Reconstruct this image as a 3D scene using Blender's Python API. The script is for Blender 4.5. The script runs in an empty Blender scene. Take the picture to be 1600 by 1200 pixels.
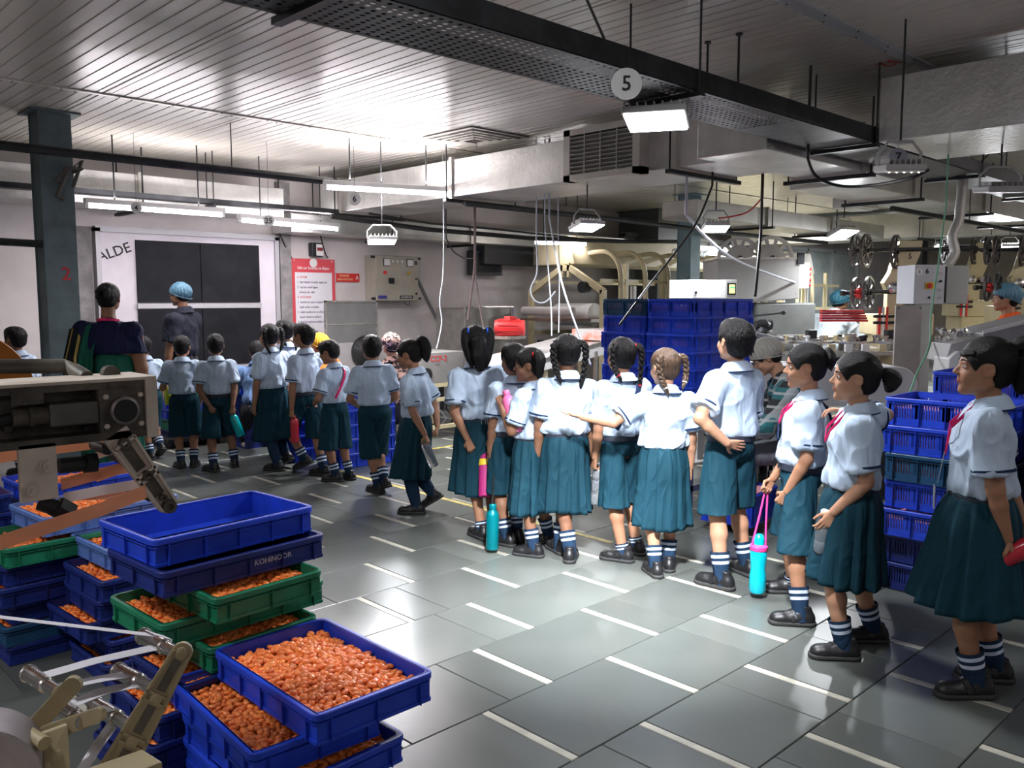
import bpy, bmesh, math, random
import numpy as np
from math import sin, cos, tan, pi, radians, atan, atan2, sqrt, hypot
from mathutils import Vector, Matrix, Euler
random.seed(7); np.random.seed(7)
SC = bpy.context.scene
COL = SC.collection
# ---------------------------------------------------------------- camera
FPX = 1340.0; EYE = 1.5; YAW = radians(44.0); PITCH = atan((600 - 467) / FPX)
cam_d = bpy.data.cameras.new('camera'); cam = bpy.data.objects.new('camera', cam_d); COL.objects.link(cam)
cam_d.sensor_width = 36; cam_d.lens = FPX / 1600 * 36; cam_d.clip_start = 0.05; cam_d.clip_end = 200
cam.location = (0, 0, EYE); cam.rotation_euler = (pi / 2 - PITCH, 0, -YAW)
SC.camera = cam
# ---------------------------------------------------------------- world, exposure
SC.view_settings.view_transform = 'Standard'; SC.view_settings.look = 'None'
SC.view_settings.gamma = 1.0; SC.view_settings.use_curve_mapping = False
SC.view_settings.exposure = 0.1
wld = bpy.data.worlds.new('world'); SC.world = wld; wld.use_nodes = True
wld.node_tree.nodes['Background'].inputs[0].default_value = (0.75, 0.8, 0.9, 1)
wld.node_tree.nodes['Background'].inputs[1].default_value = 0.10
LAMP_COL = (0.93, 0.95, 1.0)
P_FLOOD = 1.0; P_TUBE = 1.0
# ---------------------------------------------------------------- camera maths
_f = Vector((sin(YAW), cos(YAW), 0)); _r = Vector((cos(YAW), -sin(YAW), 0))
FW = _f * cos(PITCH) - Vector((0, 0, 1)) * sin(PITCH); UPV = Vector((0, 0, 1)) * cos(PITCH) + _f * sin(PITCH)
C0 = Vector((0, 0, EYE))
def ray(px, py): return FW + _r * ((px - 800) / FPX) + UPV * ((600 - py) / FPX)
def at_z(px, py, z=0.0):
    d = ray(px, py); return C0 + d * ((z - EYE) / d.z)
def at_d(px, py, d): return C0 + ray(px, py) * d
def at_x(px, py, x):
    d = ray(px, py); return C0 + d * (x / d.x)
def at_y(px, py, y):
    d = ray(px, py); return C0 + d * (y / d.y)
# ---------------------------------------------------------------- materials
MATS = {}
def mat(name, col, rough=0.6, metal=0.0, var=0.0, scale=6.0, bump=0.0, bscale=40.0, col2=None, spec=0.5, emit=None, estr=0.0,
        trans=0.0, alpha=1.0, coat=0.0, stretch=(1, 1, 1), detail=4.0, thr=(0.35, 0.65), obj_var=0.0, sss=0.0, ior=1.45, rvar=0.0, bdist=.01, wr=0.0):
    if name in MATS: return MATS[name]
    m = bpy.data.materials.new(name); m.use_nodes = True; nt = m.node_tree; N = nt.nodes; L = nt.links
    b = N['Principled BSDF']
    c = (*col, 1)
    b.inputs['Base Color'].default_value = c
    b.inputs['Roughness'].default_value = rough; b.inputs['Metallic'].default_value = metal
    b.inputs['IOR'].default_value = ior
    b.inputs['Specular IOR Level'].default_value = spec
    if trans: b.inputs['Transmission Weight'].default_value = trans
    if coat: b.inputs['Coat Weight'].default_value = coat; b.inputs['Coat Roughness'].default_value = 0.1
    if alpha < 1: b.inputs['Alpha'].default_value = alpha
    if sss:
        b.inputs['Subsurface Weight'].default_value = sss; b.inputs['Subsurface Radius'].default_value = (1, .35, .2); b.inputs['Subsurface Scale'].default_value = 0.006
    if emit: b.inputs['Emission Color'].default_value = (*emit, 1); b.inputs['Emission Strength'].default_value = estr
    tc = N.new('ShaderNodeTexCoord'); mp = N.new('ShaderNodeMapping'); mp.inputs['Scale'].default_value = stretch
    L.new(tc.outputs['Object'], mp.inputs['Vector'])
    last = None
    if var or col2:
        n = N.new('ShaderNodeTexNoise'); n.inputs['Scale'].default_value = scale; n.inputs['Detail'].default_value = detail
        n.inputs['Roughness'].default_value = 0.62
        L.new(mp.outputs[0], n.inputs['Vector'])
        r = N.new('ShaderNodeValToRGB'); r.color_ramp.elements[0].position = thr[0]; r.color_ramp.elements[1].position = thr[1]
        if col2: a, z = col, col2
        else: a = tuple(x * (1 - var) for x in col); z = tuple(min(1, x * (1 + var)) for x in col)
        r.color_ramp.elements[0].color = (*a, 1); r.color_ramp.elements[1].color = (*z, 1)
        L.new(n.outputs['Fac'], r.inputs['Fac']); last = r.outputs['Color']
        if rvar:
            mr = N.new('ShaderNodeMapRange'); mr.inputs['To Min'].default_value = max(0.02, rough - rvar); mr.inputs['To Max'].default_value = min(1, rough + rvar)
            L.new(n.outputs['Fac'], mr.inputs['Value']); L.new(mr.outputs[0], b.inputs['Roughness'])
    if obj_var:
        oi = N.new('ShaderNodeObjectInfo'); hs = N.new('ShaderNodeHueSaturation')
        mr = N.new('ShaderNodeMapRange'); mr.inputs['To Min'].default_value = 1 - obj_var; mr.inputs['To Max'].default_value = 1 + obj_var
        L.new(oi.outputs['Random'], mr.inputs['Value']); L.new(mr.outputs[0], hs.inputs['Value'])
        if last: L.new(last, hs.inputs['Color'])
        else: hs.inputs['Color'].default_value = c
        last = hs.outputs['Color']
    if last: L.new(last, b.inputs['Base Color'])
    if bump:
        n2 = N.new('ShaderNodeTexNoise'); n2.inputs['Scale'].default_value = bscale; n2.inputs['Detail'].default_value = 3
        L.new(mp.outputs[0], n2.inputs['Vector'])
        bp = N.new('ShaderNodeBump'); bp.inputs['Strength'].default_value = bump; bp.inputs['Distance'].default_value = bdist
        L.new(n2.outputs['Fac'], bp.inputs['Height']); L.new(bp.outputs[0], b.inputs['Normal'])
        if wr:
            n3 = N.new('ShaderNodeTexNoise'); n3.inputs['Scale'].default_value = 8.5; n3.inputs['Detail'].default_value = 1.5; n3.inputs['Distortion'].default_value = .9; mp3 = N.new('ShaderNodeMapping'); mp3.inputs['Scale'].default_value = (1, 1, .42); mp3.inputs['Rotation'].default_value = (.35, .25, 0)
            L.new(tc.outputs['Object'], mp3.inputs[0]); L.new(mp3.outputs[0], n3.inputs['Vector']); ab = N.new('ShaderNodeMath'); ab.operation = 'PINGPONG'; ab.inputs[1].default_value = .5; m4 = N.new('ShaderNodeMath'); m4.operation = 'MULTIPLY'; m4.inputs[1].default_value = 2.6
            L.new(n3.outputs['Fac'], m4.inputs[0]); L.new(m4.outputs[0], ab.inputs[0]); b3 = N.new('ShaderNodeBump'); b3.inputs['Strength'].default_value = wr; b3.inputs['Distance'].default_value = .035
            L.new(ab.outputs[0], b3.inputs['Height']); L.new(b3.outputs[0], bp.inputs['Normal'])
    MATS[name] = m; return m
# ---------------------------------------------------------------- mesh building
class MB:
    def __init__(s): s.v = []; s.f = []; s.m = []
    def add(s, vs, fs, mi=0):
        o = len(s.v); s.v += [tuple(v) for v in vs]; s.f += [tuple(i + o for i in f) for f in fs]; s.m += [mi] * len(fs); return s
    def box(s, c, d, R=None, mi=0):
        c = Vector(c); h = [x / 2 for x in d]
        vs = [Vector((sx * h[0], sy * h[1], sz * h[2])) for sx in (-1, 1) for sy in (-1, 1) for sz in (-1, 1)]
        if R is not None: vs = [R @ v for v in vs]
        return s.add([c + v for v in vs], [(0, 1, 3, 2), (4, 6, 7, 5), (0, 4, 5, 1), (2, 3, 7, 6), (0, 2, 6, 4), (1, 5, 7, 3)], mi)
    def b2(s, a, b, mi=0):
        return s.box([(x + y) / 2 for x, y in zip(a, b)], [abs(y - x) for x, y in zip(a, b)], mi=mi)
    def beam(s, a, b, w, h, up=(0, 0, 1), mi=0):
        a = Vector(a); b = Vector(b); z = (b - a); l = z.length; z.normalize(); u = Vector(up); x = z.cross(u)
        if x.length < 1e-4: x = z.cross(Vector((1, 0, 0)))
        x.normalize(); y = x.cross(z)
        R = Matrix((x, z, y)).transposed()
        return s.box((a + b) / 2, (w, l, h), R, mi)
    def tube(s, pts, r, n=8, mi=0, cap=True):
        pts = [Vector(p) for p in pts]; k = len(pts); rs = r if hasattr(r, '__len__') else [r] * k
        o = len(s.v); pu = None
        for i, p in enumerate(pts):
            t = (pts[min(i + 1, k - 1)] - pts[max(i - 1, 0)]).normalized()
            if pu is None:
                pu = t.orthogonal().normalized()
            else:
                pu = (pu - t * pu.dot(t))
                pu = pu.normalized() if pu.length > 1e-6 else t.orthogonal().normalized()
            w = t.cross(pu)
            for j in range(n):
                a = 2 * pi * j / n; s.v.append(tuple(p + (pu * cos(a) + w * sin(a)) * rs[i]))
        for i in range(k - 1):
            for j in range(n):
                a = o + i * n + j; b = o + i * n + (j + 1) % n; s.f.append((a, b, b + n, a + n)); s.m.append(mi)
        if cap:
            s.f.append(tuple(o + j for j in range(n))[::-1]); s.f.append(tuple(o + (k - 1) * n + j for j in range(n))); s.m += [mi, mi]
        return s
    def cyl(s, a, b, r, n=16, mi=0, r2=None): return s.tube([a, b], [r, r if r2 is None else r2], n, mi)
    def lathe(s, prof, o=(0, 0, 0), axis=(0, 0, 1), n=20, mi=0):
        ax = Vector(axis).normalized(); x = ax.orthogonal().normalized(); y = ax.cross(x); O = Vector(o); b = len(s.v)
        for (r, h) in prof:
            for j in range(n):
                a = 2 * pi * j / n; s.v.append(tuple(O + ax * h + (x * cos(a) + y * sin(a)) * r))
        for i in range(len(prof) - 1):
            for j in range(n):
                p = b + i * n + j; q = b + i * n + (j + 1) % n; s.f.append((p, q, q + n, p + n)); s.m.append(mi)
        s.f.append(tuple(b + j for j in range(n))[::-1]); s.f.append(tuple(b + (len(prof) - 1) * n + j for j in range(n))); s.m += [mi, mi]
        return s
    def prism(s, poly, d, mi=0):
        d = Vector(d); k = len(poly); P = [Vector(p) for p in poly]
        s.add(P + [p + d for p in P], [tuple(range(k))[::-1], tuple(range(k, 2 * k))] + [(i, (i + 1) % k, (i + 1) % k + k, i + k) for i in range(k)], mi); return s
    def ribbon(s, pts, wdir, w, t=0.0008, mi=0):
        wd = Vector(wdir).normalized() * w / 2; pts = [Vector(p) for p in pts]; o = len(s.v); k = len(pts)
        for i, p in enumerate(pts):
            tt = (pts[min(i + 1, k - 1)] - pts[max(i - 1, 0)]).normalized(); n = tt.cross(wd).normalized() * t / 2
            for q in (p - wd - n, p + wd - n, p + wd + n, p - wd + n): s.v.append(tuple(q))
        for i in range(k - 1):
            for j in range(4):
                a = o + i * 4 + j; b = o + i * 4 + (j + 1) % 4; s.f.append((a, b, b + 4, a + 4)); s.m.append(mi)
        s.f.append((o + 3, o + 2, o + 1, o)); e = o + 4 * (k - 1); s.f.append((e, e + 1, e + 2, e + 3)); s.m += [mi, mi]
        return s
    def build(s, name, mats, parent=None, smooth=False, bevel=0.0, loc=None):
        me = bpy.data.meshes.new(name); me.from_pydata(s.v, [], s.f)
        if not isinstance(mats, (list, tuple)): mats = [mats]
        for m in mats: me.materials.append(m)
        if len(mats) > 1: me.polygons.foreach_set('material_index', s.m)
        bm = bmesh.new(); bm.from_mesh(me); bmesh.ops.recalc_face_normals(bm, faces=bm.faces); bm.to_mesh(me); bm.free()
        if smooth:
            me.polygons.foreach_set('use_smooth', [True] * len(me.polygons))
            me.set_sharp_from_angle(angle=radians(40))
        o = bpy.data.objects.new(name, me); COL.objects.link(o)
        if parent is not None: o.parent = parent
        if loc is not None: o.location = loc
        if bevel:
            bv = o.modifiers.new('bevel', 'BEVEL'); bv.width = bevel; bv.segments = 2; bv.limit_method = 'ANGLE'; bv.angle_limit = radians(40)
        return o
def raw(name, V, Fq, mats, parent=None, smooth=True, midx=None):
    me = bpy.data.meshes.new(name)
    V = np.asarray(V, dtype=np.float32); Fq = np.asarray(Fq, dtype=np.int32); n = len(Fq); k = Fq.shape[1]
    me.vertices.add(len(V)); me.vertices.foreach_set('co', V.ravel())
    me.loops.add(n * k); me.loops.foreach_set('vertex_index', Fq.ravel())
    me.polygons.add(n); me.polygons.foreach_set('loop_start', np.arange(0, n * k, k, dtype=np.int32))
    if not isinstance(mats, (list, tuple)): mats = [mats]
    for m in mats: me.materials.append(m)
    if midx is not None: me.polygons.foreach_set('material_index', np.asarray(midx, dtype=np.int32))
    if smooth: me.polygons.foreach_set('use_smooth', np.ones(n, dtype=bool))
    me.update(calc_edges=True)
    o = bpy.data.objects.new(name, me); COL.objects.link(o)
    if parent is not None: o.parent = parent
    return o
def thing(name, label, cat, loc=(0, 0, 0), rz=0.0, group=None):
    o = bpy.data.objects.new(name, None); COL.objects.link(o); o.empty_display_size = 0.1
    o.location = loc; o.rotation_euler = (0, 0, rz); tag(o, label, cat, group); return o
def tag(o, label, cat, group=None, kind=None):
    if label: o['label'] = label
    if cat: o['category'] = cat
    if group: o['group'] = group
    if kind: o['kind'] = kind
    return o
def struct(o): o['kind'] = 'structure'; return o
def kids_of(o): return [c for c in COL.objects if c.parent == o]
def dup(root, loc, rz=None, label=None, group=None, children=None):
    r = root.copy(); COL.objects.link(r); r.location = loc
    if rz is not None: r.rotation_euler = (0, 0, rz)
    if label: r['label'] = label
    if group: r['group'] = group
    for ch, gs in (children if children is not None else [(c, list(c.children)) for c in root.children]):
        c = ch.copy(); COL.objects.link(c); c.parent = r
        for g in gs:
            d = g.copy(); COL.objects.link(d); d.parent = c
    return r
def tree(root): return [(c, list(c.children)) for c in root.children]
def text(name, s, size, m, parent=None, loc=(0, 0, 0), rot=(0, 0, 0), depth=0.0006, align='CENTER', sx=1.0):
    cu = bpy.data.curves.new(name, 'FONT'); cu.body = s; cu.size = size; cu.align_x = align; cu.align_y = 'CENTER'; cu.extrude = depth
    cu.resolution_u = 2; cu.offset = size * 0.012
    t = bpy.data.objects.new(name, cu); COL.objects.link(t)
    bpy.context.view_layer.update(); dg = bpy.context.evaluated_depsgraph_get()
    me = bpy.data.meshes.new_from_object(t.evaluated_get(dg)); bpy.data.objects.remove(t)
    me.materials.clear(); me.materials.append(m)
    o = bpy.data.objects.new(name, me); COL.objects.link(o); o.location = loc; o.rotation_euler = rot; o.scale = (sx, 1, 1)
    if parent is not None: o.parent = parent
    return o
# ================================================================= lamps of the place and added fill lamps (positions shared with their fittings below)
def area(nm, loc, size, power, rot=(0, 0, 0), col=LAMP_COL, sy=None, spread=None):
    l = bpy.data.lights.new(nm, 'AREA'); l.shape = 'RECTANGLE'; l.size = size; l.size_y = sy or size; l.energy = power; l.color = col
    if spread: l.spread = spread
    o = bpy.data.objects.new(nm, l); COL.objects.link(o); o.location = loc; o.rotation_euler = rot; return o
# ================================================================= setting
X0, X1, Y0, Y1, ZC = -3.2, 26.0, -4.5, 9.6, 3.0
M_wall = mat('wall_paint', (.60, .56, .55), .8, var=.10, scale=1.3, bump=.05, bscale=30)
M_ceil = mat('ceiling_sheet', (.56, .535, .48), .26, var=.05, scale=1.2, bump=.04, bscale=8, spec=.8, rvar=.03)
M_slab = mat('kota_stone', (.070, .079, .072), .30, scale=1.6, col2=(.118, .128, .116), bump=.05, bscale=18, obj_var=.20, detail=2.5, spec=.5, thr=(.1, .9))
M_strip = mat('marble_strip', (.42, .405, .34), .3, var=.18, scale=9, obj_var=.08)
M_grout = mat('grout', (.05, .052, .05), .8)
M_duct = mat('duct_foil', (.60, .60, .58), .42, .75, var=.16, scale=2.5, bump=.35, bscale=26, rvar=.1)
M_dsheet = mat('duct_sheet', (.52, .50, .46), .4, .5, var=.14, scale=2, bump=.1, bscale=6)
M_dark = mat('dark_steel', (.035, .037, .04), .45, .6, var=.3, scale=7)
M_black = mat('black_rubber', (.012, .012, .013), .6)
M_cream = mat('cream_paint', (.62, .54, .33), .45, var=.08, scale=5, bump=.04)
M_grey = mat('grey_paint', (.42, .42, .41), .45, var=.08, scale=3)
M_ss = mat('stainless', (.58, .57, .55), .28, .9, var=.12, scale=5, bump=.06, bscale=14, rvar=.08)
M_blue7 = mat('column_blue', (.20, .31, .36), .55, var=.18, scale=4)
M_col2 = mat('column_slate', (.105, .145, .155), .6, var=.25, scale=3.5, bump=.06)
M_white = mat('white_plastic', (.75, .75, .74), .4)
M_cab = mat('cable_black', (.015, .015, .015), .5); M_cabw = mat('cable_white', (.38, .40, .44), .45); M_cabr = mat('cable_red', (.55, .08, .07), .5); M_cabg = mat('cable_green', (.12, .38, .22), .5)
M_red = mat('red_paint', (.62, .03, .03), .5); M_ink = mat('ink_black', (.01, .01, .012), .6)
M_glow = mat('lamp_glow', (1, 1, 1), .5, emit=(.95, .97, 1.0), estr=22.0); M_tube = mat('tube_glow', (1, 1, 1), .4, emit=(1.0, .93, .98), estr=30.0)
# walls
def wall(nm, a, b, m=M_wall): o = MB().b2(a, b).build(nm, m); return struct(o)
wall('wall_back', (X0, Y1, 0), (X1, Y1 + .15, ZC)); wall('wall_front', (X0, Y0 - .15, 0), (X1, Y0, ZC)); wall('wall_left', (X0 - .15, Y0, 0), (X0, Y1, ZC)); wall('wall_right', (X1, Y0, 0), (X1 + .15, Y1, ZC), mat('wall_warm', (.60, .52, .42), .8, var=.06))
# floor: grout bed, stone slabs and marble strips laid in staggered bands
fl = struct(MB().b2((X0, Y0, -.08), (X1, Y1, -.006)).build('floor', M_grout))
BW, XS, SW = .4455, .3485, .034
def slab_mesh(w, d, m, nm, ch=.0025):
    b = MB(); h = 0.0; z0 = -.01
    o = [(-w / 2, -d / 2), (w / 2, -d / 2), (w / 2, d / 2), (-w / 2, d / 2)]; vs = [(x, y, z0) for x, y in o] + [(x, y, -ch) for x, y in o] + [(x * (1 - 2 * ch / w), y * (1 - 2 * ch / d), h) for x, y in o]
    b.add(vs, [(0, 1, 5, 4), (1, 2, 6, 5), (2, 3, 7, 6), (3, 0, 4, 7), (4, 5, 9, 8), (5, 6, 10, 9), (6, 7, 11, 10), (7, 4, 8, 11), (8, 9, 10, 11)])
    ob = b.build(nm, m); me = ob.data; bpy.data.objects.remove(ob); return me
def place_or_join(items, nm, m, parent, limit):
    items.sort(key=lambda t: t[0]); cache = {}; rest = MB()
    for i, (d, x, y, w, l) in enumerate(items):
        k = (round(w, 3), round(l, 3))
        if i < limit:
            if k not in cache: cache[k] = slab_mesh(w, l, m, nm)
            o = bpy.data.objects.new(nm, cache[k]); COL.objects.link(o); o.location = (x, y, 0); o.parent = parent
        else:
            z = 0; rest.add([(x - w / 2, y - l / 2, z), (x + w / 2, y - l / 2, z), (x + w / 2, y + l / 2, z), (x - w / 2, y + l / 2, z)], [(0, 1, 2, 3)])
    if rest.v: tag(rest.build(nm + '_field', m, parent), None, None, kind='stuff')
slabs = []; strips = []; rf = random.Random(4)
def dpt(x, y):
    d = x * FW.x + y * FW.y; s = x * _r.x + y * _r.y; vis = d > 1.3 and abs(s) < d * .68
    return (d if vis else 1000 + hypot(x, y))
for k in range(-13, 19):
    y0 = 1.335 + BW * k; i = -15
    while i < 68:
        xs = 2.01 + XS * i
        if (i + k) % 2: strips.append((dpt(xs, y0 + BW / 2), xs, y0 + BW / 2, SW, BW - .004))
        else: i += 1; continue
        a = xs + SW / 2 + .002; b = xs + 2 * XS - SW / 2 - .002; q = rf.random(); cuts = [a, b] if q < .35 else ([a, a + .46, b] if q < .7 else [a, a + .21, b])
        for c0, c1 in zip(cuts[:-1], cuts[1:]): slabs.append((dpt((c0 + c1) / 2, y0 + BW / 2), (c0 + c1) / 2, y0 + BW / 2, c1 - c0 - .003, BW - .004))
        i += 2
slabs = [s for s in slabs if X0 < s[1] - .35 and s[1] + .35 < X1 and Y0 < s[2] - .2 and s[2] + .2 < Y1]; strips = [s for s in strips if X0 < s[1] < X1 and Y0 < s[2] - .2 and s[2] + .23 < Y1]
place_or_join(slabs, 'stone_slab', M_slab, fl, 300); place_or_join(strips, 'marble_strip', M_strip, fl, 300)
b = MB(); b.b2((4.02, 3.3, 0), (4.065, 6.7, .0015)); b.b2((4.065, 6.655, 0), (6.2, 6.7, .0015)); b.build('yellow_line', mat('yellow_floor_paint', (.50, .40, .10), .5, var=.3, scale=20), fl)
# ceiling: deck above, ribbed sheet panels below it
ce = struct(MB().b2((X0, Y0, ZC + .02), (X1, Y1, ZC + .14)).build('ceiling', M_ceil))
def ceil_panel(w, l):
    b = MB(); n = 12; p = []; s = w / n
    for q in range(n):
        x = -w / 2 + q * s; p += [(x + .001, 0), (x + s * .44, 0), (x + s * .5, .005), (x + s * .5 + .006, .005), (x + s * .5 + .008, 0)] if q else [(x + .003, .012), (x + .008, 0), (x + s * .5, 0), (x + s * .5 + .003, .005), (x + s * .5 + .008, 0)]
    p += [(w / 2 - .008, 0), (w / 2 - .003, .012)]
    k = len(p); vs = [(x, -l / 2 + .003, z) for x, z in p] + [(x, l / 2 - .003, z) for x, z in p]; b.add(vs, [(i, i + 1, i + 1 + k, i + k) for i in range(k - 1)])
    o = b.build('ceiling_panel', M_ceil); me = o.data; bpy.data.objects.remove(o); return me
PW = 1.17; yb = [-4.5, -2.0, 2.26, 6.75, 9.6]; xk = 0
for ya, yc in zip(yb[:-1], yb[1:]):
    me = ceil_panel(PW, yc - ya); x = 2.33 - 4 * PW + PW / 2
    while x + PW / 2 < X1:
        if x - PW / 2 > X0: o = bpy.data.objects.new('ceiling_panel', me); COL.objects.link(o); o.location = (x, (ya + yc) / 2, ZC); o.parent = ce
        x += PW
M_seam = mat('seam_strip', (.50, .48, .43), .4, .3, var=.2, scale=6)
for nm, y, w, m in (('trim_1', 2.26, .085, mat('seam_strip_zinc', (.56, .58, .62), .35, .5)), ('trim_2', 6.75, .05, M_seam)):
    b = MB().b2((X0, y - w / 2, ZC - .010), (X1, y + w / 2, ZC + .004)); o = struct(b.build(nm, m)); b = MB()
    for i in range(30):
        for s in (-1, 1): b.lathe([(.007, 0), (.006, .004), (.0, .005)], (.5 + i * .4 + s * .05, y + s * w * .33, ZC - .010), (0, 0, -1), 8)
    b.build('screw', M_dark, o)
# ceiling diffuser
t = thing('ceiling_vent', 'square cream louvred air diffuser set flat in the ceiling behind the perforated tray', 'vent', (5.42, 6.1, ZC)); b = MB()
for k, s in enumerate((.34, .28, .22, .16, .10)):
    for dx, dy, lx, ly in ((0, s, s, .012), (0, -s, s, .012), (s, 0, .012, s), (-s, 0, .012, s)): b.box((dx, dy, -.012 - .004 * k), (2 * lx + .02, 2 * ly + .0, .006)) if k == 0 else b.box((dx, dy, -.014 - .006 * k), (2 * lx, 2 * ly, .012))
b.build('louvre', M_seam, t); MB().box((0, 0, -.004), (.7, .7, .006)).build('backing', mat('vent_shadow_paint', (.10, .09, .07), .7), t)
# columns
def column(nm, label, x, y, w, m, num, ny, nz, flange=True):
    t = thing(nm, label, 'column', (x, y, 0)); b = MB(); h = ZC - .002; f = .018
    b.b2((-w / 2, -w / 2, 0), (w / 2, -w / 2 + f, h)); b.b2((-w / 2, w / 2 - f, 0), (w / 2, w / 2, h)); b.b2((-w / 2 + .01, -w / 2 + f, 0), (-w / 2 + .022, w / 2 - f, h)); b.b2((w / 2 - .022, -w / 2 + f, 0), (w / 2 - .01, w / 2 - f, h))
    b.build('steel_section', m, t, bevel=.003); MB().b2((-w / 2 - .08, -w / 2 - .08, 0), (w / 2 + .08, w / 2 + .08, .015)).build('base_plate', m, t); MB().b2((-w / 2 - .06, -w / 2 - .06, h - .015), (w / 2 + .06, w / 2 + .06, h)).build('cap_plate', m, t)
    if num: text('painted_number', num, ny, mat('number_red', (.50, .03, .04), .6), t, (w * .12, -w / 2 - .0012, nz), (pi / 2, 0, 0))
    return t
c2 = column('column', 'slate blue steel column with a red painted 2 at the left of the photo', 2.26, 7.75, .25, M_col2, '2', .15, 1.70)
b = MB()
for k, (z0, z1) in enumerate(((2.62, 2.55), (2.50, 2.62))): b.tube([(.10, -.17, z0 - .1), (.17, -.2, z1), (.06, -.19, z1 - .1 * k), (-.02, -.16, z0 - .18), (.03, -.15, z0 - .2)], .016, 7)
b.build('rope', mat('rope_grimy', (.12, .11, .10), .9, bump=.3, bscale=60), c2, smooth=True)
column('column', 'pale blue steel column with a small red 7 behind the tall crate stack', 10.6, 7.28, .24, M_blue7, '7', .14, 1.57)
column('column', 'dark steel column beside the grey switch cabinet at the far right', 17.3, 6.6, .26, M_dark, None, 0, 0)
column('column', 'thin slate steel column far behind the wrapping machines', 12.3, 9.2, .9, mat('column_grey_dark', (.10, .11, .12), .6), None, 0, 0)
# back wall board (blacked-out double window in white panels)
M_panel = mat('panel_white', (.58, .55, .60), .55, var=.06, scale=3); M_blackout = mat('blackout_film', (.008, .009, .012), .6, var=.3, scale=5, spec=.2)
w = struct(MB().b2((3.18, 9.52, .15), (5.22, 9.598, 2.2)).build('window_1', M_panel))
b = MB()
for x in (3.15, 5.2): b.b2((x, 9.49, .1), (x + .05, 9.6, 2.24))
b.b2((3.15, 9.49, 2.2), (5.25, 9.6, 2.26)); b.b2((3.55, 9.48, 1.395), (5.0, 9.515, 1.45)); b.b2((3.58, 9.48, .69), (5.05, 9.515, .73)); b.build('window_frame', mat('alu_frame', (.40, .40, .42), .5, .3), w)
for x0, x1 in ((3.56, 4.265), (4.275, 4.99)):
    for z0, z1 in ((.74, 1.385), (1.46, 2.13)): MB().b2((x0, 9.495, z0), (x1, 9.519, z1)).build('window_pane', M_blackout, w)
sprk = [('ALDE', .15, 3.34, 1.99, 20), ('ALDE', .15, 3.88, .56, -52), ('ALDE', .15, 4.55, .56, -52), ('AL', .15, 5.04, .60, -52), ('TN', .13, 3.72, .30, 8), ('Z', .10, 3.50, 1.22, 20)]
for s_, sz, x, z, r in sprk: text('stencil_lettering', s_, sz, M_ink, w, (x, 9.5175, z), (pi / 2, radians(-r), 0))
b = MB(); b.b2((2.98, 9.55, 0), (3.12, 9.6, 2.25)); b.b2((5.27, 9.5, 0), (5.42, 9.6, 2.9)); struct(b.build('trim_3', mat('concrete_band', (.22, .21, .21), .9, var=.25, scale=6, bump=.2)))
# partition of dull green-grey glass panels far behind the machines
M_part = mat('partition_sheet', (.17, .21, .20), .22, .35, scale=1.1, col2=(.36, .40, .38), detail=5, rvar=.08)
pt = struct(MB().b2((11.5, 9.25, 0), (20.5, 9.27, .12)).build('wall_partition', M_dark))
for i in range(7): MB().b2((11.56 + i * 1.28, 9.22, .12), (11.56 + i * 1.28 + 1.22, 9.25, 2.55)).build('partition_panel', M_part, pt)
b = MB()
for i in range(8): b.b2((11.5 + i * 1.28, 9.18, 0), (11.56 + i * 1.28, 9.26, 2.6))
b.b2((11.5, 9.18, 2.55), (20.5, 9.26, 2.62)); b.build('partition_frame', mat('part_frame', (.33, .34, .34), .4, .5), pt)
# ---------------------------------------------------------------- ducts
def duct(label, a, b_, m=M_duct, flz=(), ax='y', hang=True):
    t = thing('air_duct', label, 'duct', (min(a[0], b_[0]), min(a[1], b_[1]), 0)); o = Vector(t.location); A = Vector(a) - o; B = Vector(b_) - o; MB().b2(A, B).build('duct_body', m, t, bevel=.006)
    for f in flz:
        b = MB(); e = .022
        if ax == 'y': b.b2((A.x - e, f - o.y - .02, A.z - e), (B.x + e, f - o.y + .02, B.z + e))
        else: b.b2((f - o.x - .02, A.y - e, A.z - e), (f - o.x + .02, B.y + e, B.z + e))
        b.build('flange', M_dsheet, t)
        if hang:
            b = MB(); z1 = A.z - .05; p = (f - (o.y if ax == 'y' else o.x))
            if ax == 'y': b.b2((A.x - .10, p - .03, z1), (B.x + .10, p + .02, z1 + .03)); [b.cyl((x, p, z1), (x, p, ZC), .008, 6) for x in (A.x - .07, B.x + .07)]
            else: b.b2((p - .03, A.y - .1, z1), (p + .02, B.y + .1, z1 + .03)); [b.cyl((p, y, z1), (p, y, ZC), .008, 6) for y in (A.y - .07, B.y + .07)]
            b.build('duct_hanger', M_dark, t)
    return t
d1 = duct('long foil wrapped duct with the grille, running away under the ceiling', (5.55, 3.46, 2.5), (6.35, 9.05, 2.86), flz=(3.95, 6.6, 8.6))
g = MB(); g.b2((-.12, .95, -.02), (0, 1.02, .40)); g.b2((-.12, 1.68, -.02), (0, 1.75, .40)); g.b2((-.12, .95, -.02), (0, 1.75, .03)); g.b2((-.12, .95, .35), (0, 1.75, .40))
gr = g.build('grille_frame', M_dsheet, d1, loc=(0, -.21, 2.50)); MB().b2((-.06, 1.0, 0), (-.05, 1.7, .38)).build('grille_back', M_dark, gr)
for i in range(9): MB().box((-.10, 1.35, .05 + i * .034), (.04, .66, .006), Matrix.Rotation(.5, 3, 'Y')).build('slat', M_dsheet, gr)
for i in range(3): MB().box((-.118, 1.18 + i * .17, .19), (.006, .008, .32)).build('bar', M_dsheet, gr)
d2 = duct('wide foil wrapped duct overhead at the top right corner', (5.6, -1.2, 2.5), (6.6, 2.42, 2.90), flz=(-.3,)); 
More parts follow.
